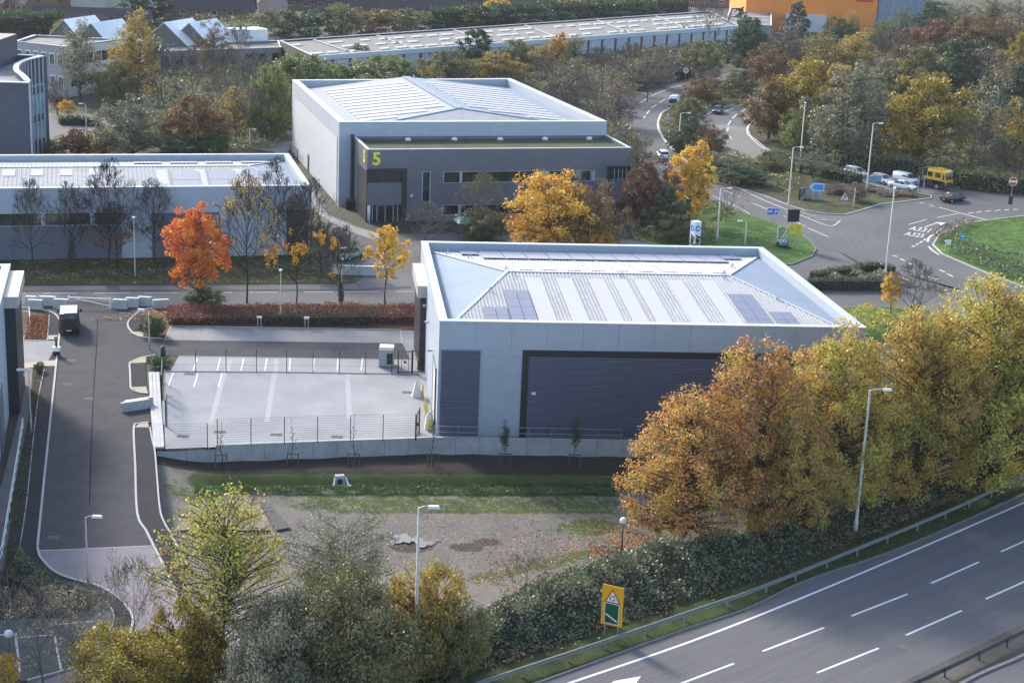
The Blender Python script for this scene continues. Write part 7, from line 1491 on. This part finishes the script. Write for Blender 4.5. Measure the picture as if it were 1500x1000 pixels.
# wood behind the two left units
L_ = [(118, 152, 30, 62, 'weep', 'grey', 'weeping grey birch before the white school wall'), (203, 152, 16, 76, 'weep', 'birch', 'tall golden birch before the school halls'), (97, 66, 28, 40, 'far1', 'birch', 'round yellow tree left of the weeping birch'), (170, 158, 88, 66, 'mid2', 'olive', 'dark olive tree under the golden birch'),
 (84, 168, 112, 44, 'thin2', 'greybr', 'bare grey shrub by the curved office glass'), (100, 178, 146, 34, 'maple2', 'gold', 'little yellow tree on the far car park'),
 (112, 232, 186, 46, 'mid2', 'rust', 'red brown bush behind the white roof of the low unit'), (78, 230, 200, 50, 'mid4', 'olive', 'olive bush beside the curved office corner'),
 (195, 232, 138, 100, 'mid4', 'grey', 'wide grey olive tree behind the long low unit'), (150, 232, 190, 46, 'mid2', 'goldg', 'yellow green shrub left of the wide grey olive tree'), (288, 232, 132, 104, 'mid2', 'brown', 'broad brown green tree in the middle behind the long low unit'),
 (300, 240, 192, 84, 'mid4', 'lush', 'green shrub mass under the broad brown green tree'), (250, 240, 198, 60, 'mid4', 'dark', 'dark shrub between the grey olive tree and the brown green tree'), (240, 158, 66, 70, 'bareF1', None, 'grey bare tree right of the golden birch'), (282, 160, 70, 76, 'bareF2', None, 'grey bare tree behind the broad brown green tree'),
 (330, 162, 66, 76, 'bareF1', None, 'bare tree before the low grey block'), (375, 178, 76, 80, 'bareF2', None, 'bare tree left of the light green willows'), (312, 118, 28, 58, 'thin1', 'brown', 'orange brown thinning tree over the school halls'), (350, 115, 38, 60, 'bareF1', None, 'bare pale tree before the rooftop box'),
 (345, 208, 118, 66, 'thin2', 'birch', 'half bare tree with yellow flecks left of the tall warehouse'), (372, 212, 130, 56, 'bareF2', None, 'bare tree at the curved drive'), (396, 208, 96, 70, 'will1', 'willow', 'yellow green tree against the left wall of the tall warehouse'), (415, 198, 150, 50, 'mid1', 'goldg', 'yellow flecked shrub at the fence by the tall warehouse'),
 (446, 152, 78, 120, 'will1', 'willow', 'left one of the light green willows behind the tall warehouse'), (560, 150, 80, 136, 'will1', 'willow', 'right one of the light green willows behind the tall warehouse'), (500, 150, 92, 80, 'will1', 'willow', 'low light green willow between the two larger ones'),
 (527, 108, 62, 46, 'con1', 'grey', 'blue green conifer before the left end of the long warehouse'), (695, 112, 38, 56, 'con1', 'dark', 'dark conifer before the middle of the long warehouse'), (657, 128, 70, 76, 'mid2', 'olive', 'olive brown tree left of the dark conifer foot'), (728, 126, 74, 76, 'mid2', 'goldg', 'gold olive tree right of the dark conifer foot'), (757, 108, 58, 60, 'mid1', 'olive', 'olive tree before the long warehouse doors'), (620, 140, 96, 60, 'mid4', 'goldg', 'small yellow green tree behind the peak of the warehouse roof'),
 (818, 96, 46, 26, 'gold2', 'gold', 'slim orange tree in front of the long warehouse'), (793, 104, 64, 50, 'mid4', 'birch', 'yellow green bush left of the slim orange tree'), (842, 92, 50, 36, 'thin1', 'birch', 'pale yellow tree right of the slim orange tree')]
for x, by, ty, w_, pk, mk, lab in L_: T(pk, mk, x, by, ty, w_*1.15, lab, bark=M_barkg if pk.startswith('bareF') else None)
# purple grey bare thicket behind the tall warehouse
for i, (x, by, ty, w_) in enumerate(((790, 150, 88, 80), (835, 150, 84, 84), (880, 145, 70, 90), (925, 140, 64, 88), (968, 128, 58, 80), (815, 185, 122, 76), (860, 195, 125, 84), (905, 185, 112, 80), (948, 150, 92, 70), (880, 230, 160, 66), (915, 240, 180, 60))):
    T(('bareF1', 'thin2', 'bareF2')[i % 3], 'greybr', x, by, ty, w_, 'purple grey bare tree of the thicket by the warehouse, '+('back row ' if i < 5 else 'front row ' if i < 9 else 'beside office roof ')+('first', 'second', 'third', 'fourth', 'fifth', 'first', 'second', 'third', 'fourth', 'left', 'right')[i]+('' if i > 8 else ' from left'), group='bare thicket behind the tall warehouse', bark=M_barkp)
for x, by, ty, w_, pk, mk, lab in ((1025, 118, 56, 76, 'mid2', 'olive', 'olive tree above the white speed sign'), (1090, 108, 24, 84, 'mid1', 'dark', 'large dark green tree before the white striped shed'), (1082, 50, 8, 24, 'con1', 'dark', 'narrow dark conifer by the white striped shed'), (1035, 72, -6, 66, 'bareF2', None, 'big pale bare tree before the end of the long warehouse'), (980, 108, 74, 60, 'mid2', 'olive', 'dark olive bush right of the purple grey thicket'), (832, 176, 132, 40, 'mid1', 'dark', 'dark green bush inside the purple grey thicket')):
    T(pk, mk, x, by, ty, w_, lab, bark=M_barkg)
# wood on the right hand slope
Rw = [(1125, 205, 108, 74, 'mid3', 'brown', 'brown gold tree at the left edge of the right hand wood'), (1178, 205, 78, 104, 'mid2', 'goldg', 'orange brown tree above the pale curved road'), (1238, 245, 92, 104, 'mid3', 'grey', 'yellow topped olive tree left of the big gold brown tree'), (1222, 215, 92, 70, 'mid1', 'birch', 'pale yellow tree at the top of the olive one'), (1347, 242, 102, 136, 'mid2', 'goldg', 'big round gold brown tree above the queue of cars'),
 (1163, 225, 158, 46, 'mid4', 'willow', 'bright yellow green sapling clump by the pale road bend'), (1120, 135, 62, 60, 'mid4', 'brown', 'brown tree left of the orange topped trees'), (1150, 110, 32, 66, 'mid4', 'greybr', 'grey brown tree below the orange warehouse'), (1166, 62, 0, 34, 'con1', 'dark', 'dark conifer against the orange warehouse'), (1200, 115, 46, 76, 'thin1', 'birch', 'pale gold thinning tree below the orange warehouse'),
 (1247, 118, 46, 80, 'mid4', 'birch', 'gold olive tree below the corner of the orange warehouse'), (1225, 78, 22, 40, 'mid2', 'dark', 'dark green bush at the foot of the orange warehouse'), (1245, 60, 14, 26, 'mid4', 'birch', 'small yellow tree against the orange warehouse'), (1298, 130, 46, 80, 'bareF1', None, 'mauve bare tree below the blue warehouse'), (1292, 82, 24, 50, 'mid4', 'olive', 'olive bush before the blue warehouse'),
 (1362, 68, 0, 58, 'mid1', 'dark', 'rounded dark green tree right of the blue warehouse'), (1318, 60, 8, 34, 'thin1', 'willow', 'pale yellow tree against the blue warehouse'), (1330, 110, 40, 56, 'mid1', 'rust', 'small orange topped tree in the upper wood'), (1368, 88, 24, 60, 'mid2', 'rust', 'rust red tree in the upper wood'), (1420, 92, 18, 84, 'mid2', 'brown', 'brown domed tree in the upper wood'), (1465, 95, 18, 70, 'mid4', 'brown', 'brown tree near the right edge of the upper wood'),
 (1340, 165, 60, 90, 'mid2', 'olive', 'dark olive tree behind the gold brown tree'), (1395, 175, 55, 86, 'mid1', 'dark', 'dark green tree in the middle of the right hand wood'), (1440, 175, 50, 96, 'thin2', 'greybr', 'grey twiggy tree in the middle of the right hand wood'), (1492, 150, 42, 60, 'mid2', 'goldg', 'yellow green tree at the right edge of the upper wood'), (1485, 190, 92, 60, 'mid1', 'dark', 'dark green tree at the right edge of the wood'),
 (1440, 235, 108, 86, 'thin1', 'grey', 'grey green tree right of the gold brown tree'), (1487, 262, 142, 72, 'mid4', 'goldg', 'yellow olive tree at the right edge above the no entry sign'), (1420, 262, 178, 80, 'bareF1', None, 'grey bare thicket tree behind the yellow lorry'), (1462, 270, 205, 70, 'bareF2', None, 'brown bare thicket tree by the no entry sign'), (1285, 232, 150, 60, 'thin2', 'brown', 'thin brown tree between the olive and the gold brown trees'),
 (1265, 180, 90, 80, 'mid4', 'olive', 'olive tree in the gap behind the yellow topped tree'), (1200, 165, 72, 70, 'mid4', 'brown', 'brown tree behind the orange brown one'), (1290, 160, 80, 60, 'mid2', 'greybr', 'grey brown tree in the middle of the wood'), (1412, 52, 0, 60, 'thin2', 'grey', 'pale grey green tree at the top right'), (1452, 50, -5, 50, 'mid4', 'olive', 'olive tree at the top right edge'), (1490, 60, -2, 50, 'thin1', 'greybr', 'grey tree in the top right corner'), (1390, 45, 4, 44, 'mid4', 'willow', 'yellow green tree at the top right before the grey one')]
for x, by, ty, w_, pk, mk, lab in Rw: T(pk, mk, x, by, ty, w_*1.22, lab, group='trees of the right hand wood', bark=M_barkp if pk.startswith('bareF') else None)
# far tree belts
for i, (x, by, ty, w_, mk, lab) in enumerate(((196, 42, -6, 60, 'dark', 'dark conifer left of the dark roofed terrace'), (228, 42, -10, 60, 'dark', 'tall dark conifer at the top left'), (360, 24, 0, 28, 'dark', 'dark pointed conifer right of the dark terrace'), (250, 52, 22, 50, 'hedge', 'green bushes behind the golden birch'), (288, 60, 28, 60, 'hedge', 'green bushes behind the school halls'), (76, 34, 12, 40, 'grey', 'grey green tree between the brick houses'),
 (408, 52, 12, 62, 'olive', 'first brown green tree of the belt behind the long warehouse'), (455, 54, 6, 66, 'dark', 'second tree of the belt, dark green'), (500, 52, 4, 62, 'olive', 'third tree of the belt, olive'), (545, 50, 6, 66, 'brown', 'fourth tree of the belt, brownish'), (590, 48, 12, 60, 'olive', 'fifth tree of the belt, olive brown'), (632, 46, 18, 60, 'hedge', 'green tree at the left end of the long hedge'), (672, 44, 10, 52, 'birch', 'pale yellow tree in the belt above the conifer'), (705, 44, 6, 50, 'hedge', 'green tree in the belt right of the pale yellow one'),
 (728, 22, -4, 38, 'gold', 'bright golden tree at the top centre'), (838, 22, -6, 44, 'gold', 'bright golden tree above the long hedge'), (870, 30, 0, 44, 'dark', 'dark green tree right of the golden one above the hedge'), (910, 34, 12, 50, 'hedge', 'green tree near the end of the long hedge'), (950, 32, 6, 40, 'dark', 'dark green tree beside the red brick house'), (760, 42, 14, 60, 'hedge', 'green hedge tree behind the middle of the long warehouse'), (805, 38, 12, 66, 'hedge', 'green hedge tree below the golden one'))):
    T(('far1', 'far2')[i % 2] if 'conifer' not in lab else 'con1', mk, x, by, ty, w_*1.3, lab)

# ---- hedges, scrub, litter
def hedge(name, label, px, w, h, lsize, mk, dens, cat='hedge', z0=0.0, jit=.12):
    path = dense([G(*p) for p in px], 1.0); o = path[0].copy(); P = [np.array([p[0]-o[0], p[1]-o[1], 0]) for p in path]; rg = np.random.default_rng(abs(int(px[0][0]))+3)
    e = empty(name, (o[0], o[1], z0), 0, label, cat); b = MB(); strip(b, P, w*.82, -.02, h*.88); b.build('core', M_soil, e)
    A, B_, Cc = [], [], []; L = side_off(P, w/2); Rr = side_off(P, -w/2); pts = []
    for i in range(len(P)-1):
        seg = np.linalg.norm(P[i+1]-P[i]); hh = h*(1+.08*math.sin(i*.9)+.06*rg.normal())
        nt_ = int(dens*seg*w*1.3); ns = int(dens*seg*h)
        u = rg.uniform(size=nt_); v = rg.uniform(size=nt_); q = (L[i]*(1-u[:, None])+L[i+1]*u[:, None])*(1-v[:, None])+(Rr[i]*(1-u[:, None])+Rr[i+1]*u[:, None])*v[:, None]; q[:, 2] = hh*(.9+.1*rg.uniform(size=nt_)); pts.append(q)
        for sd_ in (L, Rr): u = rg.uniform(size=ns); q = sd_[i]*(1-u[:, None])+sd_[i+1]*u[:, None]; q[:, 2] = rg.uniform(size=ns)**.8*hh; pts.append(q)
    for q0, (p, l, r) in enumerate(((P[0], L[0], Rr[0]), (P[-1], L[-1], Rr[-1]))): ns = int(dens*w*h); v = rg.uniform(size=ns); q = l*(1-v[:, None])+r*v[:, None]; q[:, 2] = rg.uniform(size=ns)*h; pts.append(q)
    Q = np.concatenate(pts); Q += rg.normal(size=Q.shape)*jit*[1, 1, .8]; V, F = leaf_cards(Q, lsize, rg, .5); cl = .5+.5*np.sin(Q[:, 0]*1.1)*np.sin(Q[:, 1]*1.3+Q[:, 0]*.4)
    me = np_mesh('foliage', V, F, np.stack([rg.uniform(size=len(Q)), np.clip(cl+rg.normal(size=len(Q))*.1, 0, 1), Q[:, 2]], 1)); me.materials.append(LM[mk]); f = bpy.data.objects.new('foliage', me); C.objects.link(f); f.parent = e
    return e
hedge('red_hedge', 'long red leaved hedge between the main road and the parking bays', [(248, 468), (330, 467), (430, 466), (520, 466), (608, 467)], 5.2, .9, .17, 'redh', 60, jit=.16)
hedge('green_hedge', 'dark green strip of hedge inside the red hedge behind the bollards', [(375, 474), (460, 474.5), (545, 474)], 1.6, 1.05, .15, 'hedge', 70)
hedge('laurel_hedge', 'long green hedge behind the flat school roof at the left edge', [(-60, 66), (0, 62), (85, 58)], 5, 6.5, .7, 'hedge', 6, jit=.4)
hedge('laurel_hedge', 'long green hedge behind the right half of the long warehouse', [(640, 46), (740, 40), (850, 34), (1000, 27)], 5, 6, .7, 'hedge', 6, jit=.4)
hedge('clipped_hedge', 'dark clipped hedge along the near side of the shrub bed by the junction', [(1180, 424), (1230, 424), (1296, 424), (1310, 423)], 1.3, 1.3, .2, 'dark', 40)
hedge('clipped_hedge', 'dark clipped hedge along the far side of the shrub bed by the junction', [(1190, 413), (1225, 407), (1262, 400), (1285, 399), (1308, 404)], 1.2, 1.2, .2, 'dark', 40)
hedge('scrub_hedge', 'dark scrub edge below the left wood along the far road bend', [(930, 132), (965, 120), (1010, 110)], 3, 2.2, .35, 'dark', 14, jit=.25)
hedge('scrub_hedge', 'dense scrub hedge behind the queue of cars', [(1225, 244), (1262, 249), (1310, 254), (1345, 256), (1395, 271), (1445, 278), (1500, 282), (1560, 285)], 4, 2.6, .35, 'olive', 14, jit=.3)
hedge('scrub_hedge', 'low dark scrub on the traffic island before the pale road', [(1125, 236), (1165, 250), (1210, 260), (1255, 270)], 3.0, 1.7, .3, 'dark', 18, jit=.25)
hedge('scrub_hedge', 'brown scrub on the traffic island beside the cars at the stop line', [(1262, 279), (1300, 285.5), (1340, 289)], 2.4, .5, .24, 'greybr', 18, jit=.25)
hedge('car_park_hedge', 'low dark hedge on the far car park by the curved office', [(88, 183), (112, 183), (145, 184)], 1.6, 1.2, .4, 'dark', 12, jit=.2)
def scatter(name, px, n, lsize, mk, zf, seed, up=1.2, label=None, hz=None, kind='stuff', cat=None, core=None, aspect=.62, patch=0.0, gz=0.0):
    """ground cover: cards over a polygon; hz(x,y) gives its height"""
    P = [G(*p, gz) for p in px]; rg = np.random.default_rng(seed); xs = [p[0] for p in P]; ys = [p[1] for p in P]; X = rg.uniform(min(xs), max(xs), n*3); Y = rg.uniform(min(ys), max(ys), n*3); k = inpoly(P, X, Y)
    if patch: pp = np.sin(X*.9+seed)*np.sin(Y*1.1-X*.3)+.6*np.sin(X*2.3+Y*1.9+seed); k &= (pp+rg.normal(size=len(X))*.7 > patch)
    X = X[k][:n]; Y = Y[k][:n]; Z = np.asarray(zf(X, Y), float)*np.ones(len(X))+(rg.uniform(.72, 1.08, len(X))*hz(X, Y) if hz is not None else 0); Q = np.stack([X, Y, Z], 1); V, F = leaf_cards(Q, lsize, rg, up, aspect=aspect)
    cl = .5+.5*np.sin(X*.8+seed)*np.sin(Y*1.0+X*.5); T_ = np.stack([rg.uniform(size=len(X)), np.clip(cl+rg.normal(size=len(X))*.15, 0, 1), np.zeros(len(X))], 1)
    me = np_mesh(name, V, F, T_); me.materials.append(LM[mk]); o = bpy.data.objects.new(name, me); C.objects.link(o); tag(o, label, cat, kind=kind); return o
def mound(px, hf, st=.6, name='bramble_bank'):
    P = [G(*p) for p in px]; xs = [p[0] for p in P]; ys = [p[1] for p in P]; gx = np.arange(min(xs), max(xs)+st, st); gy = np.arange(min(ys), max(ys)+st, st); X, Y = np.meshgrid(gx, gy); Z = hf(X, Y)*.8; ins = inpoly(P, X, Y)
    nx = len(gx); V = np.stack([X, Y, np.where(ins, Z, -.4)], -1).reshape(-1, 3); i = np.arange(nx-1)[None, :]+np.arange(len(gy)-1)[:, None]*nx; F = np.stack([i, i+1, i+1+nx, i+nx], -1).reshape(-1, 4); I = ins.reshape(-1); F = F[I[F].any(1)]
    me = np_mesh(name, V, F, smooth=True); me.materials.append(nmat('bramble_soil', (.02, .022, .012), .95)); o = bpy.data.objects.new(name, me); C.objects.link(o); tag(o, kind='stuff'); return P
bank = [(560, 1040), (700, 985), (868, 930), (1000, 885), (1100, 852), (1242, 795), (1386, 737), (1500, 684), (1640, 625), (1600, 600), (1500, 655), (1380, 700), (1250, 745), (1130, 780), (1010, 800), (930, 812), (860, 830), (800, 850), (740, 875), (690, 905), (640, 960), (500, 1030)]
def _edge_d(P, X, Y):
    d = np.full(np.shape(X), 1e9); n = len(P)
    for i in range(n):
        a, b = P[i], P[(i+1) % n]; ab = np.array([b[0]-a[0], b[1]-a[1]]); t = np.clip(((X-a[0])*ab[0]+(Y-a[1])*ab[1])/(ab@ab+1e-9), 0, 1); d = np.minimum(d, np.hypot(X-(a[0]+t*ab[0]), Y-(a[1]+t*ab[1])))
    return d
BP = [G(*p) for p in bank]
def bank_h(X, Y): d = _edge_d(BP, X, Y); return np.minimum(d*.9, 2.3)*(.72+.3*np.sin(X*.9+1)*np.sin(Y*.8)+.18*np.sin(X*2.3+Y*1.7)+.1*np.sin(X*4.1-Y*3.3))
mound(bank, bank_h)
scatter('brambles', bank, 75000, .23, 'ivy', lambda x, y: 0*x, 5, .8, hz=lambda x, y: bank_h(x, y)*1.02+.12)
# verge growth, meadow grass, litter
scatter('verge_grass', [(700, 1003), (868, 948), (1050, 886), (1242, 812), (1386, 753), (1500, 700), (1640, 640), (1640, 652), (1500, 722), (1325, 799), (1184, 848), (994, 924), (792, 997)], 16000, .13, 'grass', lambda x, y: 0*x+.05, 9, .2, aspect=.25, patch=.0)
scatter('verge_litter', [(1050, 888), (1242, 814), (1386, 755), (1500, 702), (1640, 640), (1640, 645), (1500, 720), (1325, 797), (1184, 846), (1050, 905)], 1500, .12, 'litter', lambda x, y: 0*x+.06, 10, 2.0, patch=.2)
scatter('ditch_grass', [(285, 702), (400, 699), (600, 698), (900, 699), (900, 724), (600, 722), (400, 722), (285, 724)], 30000, .22, 'lush', lambda x, y: meadow_z(x, y)+.03, 11, .2, hz=lambda x, y: .25+.12*np.sin(x*3)*np.sin(y*2), aspect=.28, patch=-1.2, gz=-1.2)
scatter('meadow_grass', [(400, 722), (900, 722), (905, 745), (640, 750), (480, 752), (410, 740)], 9000, .12, 'grass', lambda x, y: meadow_z(x, y)+.05, 12, .2, aspect=.25, patch=.35, gz=-1.2)
scatter('fallen_leaves', [(720, 790), (905, 745), (1000, 800), (930, 850), (860, 862), (740, 875), (690, 860)], 2600, .15, 'litter', lambda x, y: meadow_z(x, y)+.03, 13, 2.5, patch=.1, gz=-1.2)
scatter('fallen_leaves', [(860, 790), (920, 770), (1010, 800), (950, 835), (870, 850)], 3500, .17, 'litter', lambda x, y: meadow_z(x, y)+.04, 14, 2.5, patch=-.4, gz=-1.2)
scatter('fallen_leaves', [(420, 725), (905, 722), (905, 790), (820, 850), (600, 830), (430, 760)], 700, .13, 'litter', lambda x, y: meadow_z(x, y)+.03, 15, 2.5, gz=-1.2)
scatter('fallen_leaves', [(30, 382), (480, 380), (478, 395), (510, 412), (30, 417)], 5500, .2, 'litter', lambda x, y: 0*x+.05, 16, 2.5, patch=-.3)
scatter('fallen_leaves', [(130, 470), (200, 455), (246, 447), (300, 449), (240, 478), (210, 470), (180, 470)], 1400, .17, 'litter', lambda x, y: 0*x+.12, 17, 2.5, patch=-.2)
scatter('fallen_leaves', [(246, 474), (600, 480), (588, 488), (250, 486)], 700, .16, 'litter', lambda x, y: 0*x+.05, 18, 2.5, patch=.2)
scatter('fallen_leaves', [(930, 338), (1010, 330), (1060, 316), (1050, 345), (990, 356), (930, 352)], 2200, .24, 'litter', lambda x, y: 0*x+.17, 19, 2.5, patch=-.2)
scatter('fallen_leaves', [(1250, 800), (1386, 742), (1500, 690), (1500, 660), (1330, 730)], 2500, .2, 'litter', lambda x, y: bank_h(x, y)*1.1+.12, 20, 2.5)
scatter('ground_cover', [(52, 540), (65, 540), (57, 584), (49, 651), (41, 728), (32, 790), (30, 804), (8, 835), (17, 760), (40, 600)], 7000, .16, 'hedge', lambda x, y: 0*x+.05, 21, .8, hz=lambda x, y: .25+.15*np.sin(x*2)*np.sin(y*1.5), patch=-.2)
scatter('ground_cover', [(30, 806), (41, 826), (58, 841), (80, 853), (107, 860), (131, 870), (149, 880), (160, 895), (140, 900), (60, 875), (10, 850)], 5000, .18, 'ivy', lambda x, y: 0*x+.05, 22, .8, hz=lambda x, y: .45+.2*np.sin(x*2)*np.sin(y*1.5), patch=-.2)
scatter('ground_cover', [(40, 464), (71, 463), (70, 480), (68, 497), (36, 497)], 1800, .18, 'redh', lambda x, y: 0*x+.06, 23, 1.0, hz=lambda x, y: .2+0*x)
scatter('ground_cover', [(222, 525), (250, 523), (240, 542), (222, 544)], 800, .16, 'ivy', lambda x, y: 0*x+.06, 24, 1.0, hz=lambda x, y: .3+0*x)
scatter('undergrowth', [(1115, 200), (1160, 225), (1250, 243), (1345, 253), (1500, 278), (1600, 280), (1600, 60), (1120, 60), (1105, 150)], 40000, .6, 'olive', lambda x, y: 0*x+.1, 25, .9, hz=lambda x, y: 1.6+1.0*np.sin(x*.4)*np.sin(y*.3), patch=-.9)
scatter('undergrowth', [(60, 232), (400, 226), (420, 200), (400, 150), (760, 150), (830, 240), (900, 270), (940, 220), (900, 170), (960, 118), (1010, 105), (1060, 100), (1060, 70), (700, 95), (380, 100), (140, 130), (160, 200)], 44000, .6, 'olive', lambda x, y: 0*x+.1, 26, .9, hz=lambda x, y: 1.6+1.0*np.sin(x*.4)*np.sin(y*.3), patch=-.9)
scatter('undergrowth', [(1035, 125), (1090, 130), (1095, 143), (1045, 158), (1010, 186), (1010, 200), (1060, 226), (1110, 241), (1170, 252), (1170, 290), (1100, 272), (1060, 260), (1010, 240), (975, 205), (967, 185), (985, 160)], 9000, .42, 'olive', lambda x, y: 0*x+.15, 27, .9, hz=lambda x, y: .9+.6*np.sin(x*.5)*np.sin(y*.4), patch=-.6)
scatter('lawn_weeds', [(1370, 355), (1410, 330), (1500, 320), (1600, 320), (1640, 400), (1580, 445), (1500, 418), (1412, 384)], 9000, .22, 'grass', lambda x, y: 0*x+.17, 40, .3, aspect=.3, patch=.3)
scatter('lawn_weeds', [(930, 345), (1000, 345), (1040, 300), (1070, 308), (1140, 332), (1186, 356), (1186, 374), (1130, 388), (1000, 368)], 6000, .2, 'grass', lambda x, y: 0*x+.17, 41, .3, aspect=.3, patch=.3)
scatter('bramble_patch', [(1230, 470), (1262, 462), (1350, 462), (1400, 500), (1260, 500)], 3000, .3, 'yel', lambda x, y: 0*x+.15, 42, .9, hz=lambda x, y: .9+.4*np.sin(x), patch=.1)
scatter('bramble_patch', [(1400, 352), (1440, 368), (1500, 385), (1560, 395), (1560, 440), (1480, 415), (1420, 388), (1385, 370)], 3500, .32, 'ivy', lambda x, y: 0*x+.15, 28, .9, hz=lambda x, y: .8+.3*np.sin(x)*np.sin(y), patch=-.2)
scatter('bramble_patch', [(1366, 348), (1375, 340), (1410, 327), (1430, 330), (1400, 345), (1375, 358)], 900, .3, 'greybr', lambda x, y: 0*x+.15, 29, .9, hz=lambda x, y: .7+0*x)
scatter('shrub_bed_planting', [(1190, 422), (1200, 412), (1262, 402), (1300, 407), (1325, 420)], 1800, .3, 'grey', lambda x, y: 0*x+.15, 30, .9, hz=lambda x, y: .6+.3*np.sin(x*2), patch=-.2)
scatter('verge_scrub', [(925, 340), (1000, 330), (1080, 318), (1060, 300), (1000, 300), (940, 320)], 3500, .3, 'olive', lambda x, y: 0*x+.15, 31, .9, hz=lambda x, y: .8+.4*np.sin(x*.8), patch=.1)

scatter('undergrowth', [(-100, 74), (20, 60), (230, 64), (420, 58), (640, 46), (1000, 30), (1000, 18), (640, 28), (400, 34), (230, 44), (-100, 50)], 16000, .8, 'olive', lambda x, y: 0*x+.1, 50, .9, hz=lambda x, y: 2.4+1.2*np.sin(x*.2)*np.sin(y*.3), patch=-.9)

scatter('weeds', [(250, 690), (900, 690), (905, 790), (860, 850), (700, 862), (600, 820), (430, 770), (260, 740)], 2500, .16, 'lush', lambda x, y: meadow_z(x, y)+.03, 60, .4, hz=lambda x, y: .12+0*x, aspect=.4, patch=.9, gz=-1.2)

scatter('dead_bramble', bank, 22000, .17, 'greybr', lambda x, y: 0*x, 61, .5, hz=lambda x, y: bank_h(x, y)*1.08+.15, aspect=.3, patch=.45)
scatter('dead_bramble', [(700, 1006), (868, 950), (1050, 888), (1242, 814), (1386, 755), (1500, 702), (1500, 682), (1386, 734), (1242, 791), (1050, 862), (868, 926), (700, 982)], 11000, .2, 'rust', lambda x, y: 0*x, 62, .5, hz=lambda x, y: .6+.35*np.sin(x*1.1), aspect=.35, patch=-.3)

scatter('stones', [(430, 735), (900, 735), (905, 800), (860, 850), (700, 862), (600, 830), (430, 780)], 2200, .11, 'pale', lambda x, y: meadow_z(x, y)+.02, 64, 2.0, aspect=.7, gz=-1.2)
# ------------------------------------------------------------------ faint autumn haze
b = MB(); b.box(-420, 520, -30, 900, -1.5-2.5, 60); hz = b.build('haze', bpy.data.materials.new('haze_air')); tag(hz, kind='stuff')
m = hz.data.materials[0]; m.use_nodes = True; m.node_tree.nodes.clear(); pv = m.node_tree.nodes.new('ShaderNodeVolumePrincipled'); pv.inputs['Color'].default_value = (.82, .88, .97, 1); pv.inputs['Density'].default_value = .00009; pv.inputs['Anisotropy'].default_value = 0
mo = m.node_tree.nodes.new('ShaderNodeOutputMaterial'); m.node_tree.links.new(pv.outputs[0], mo.inputs['Volume'])
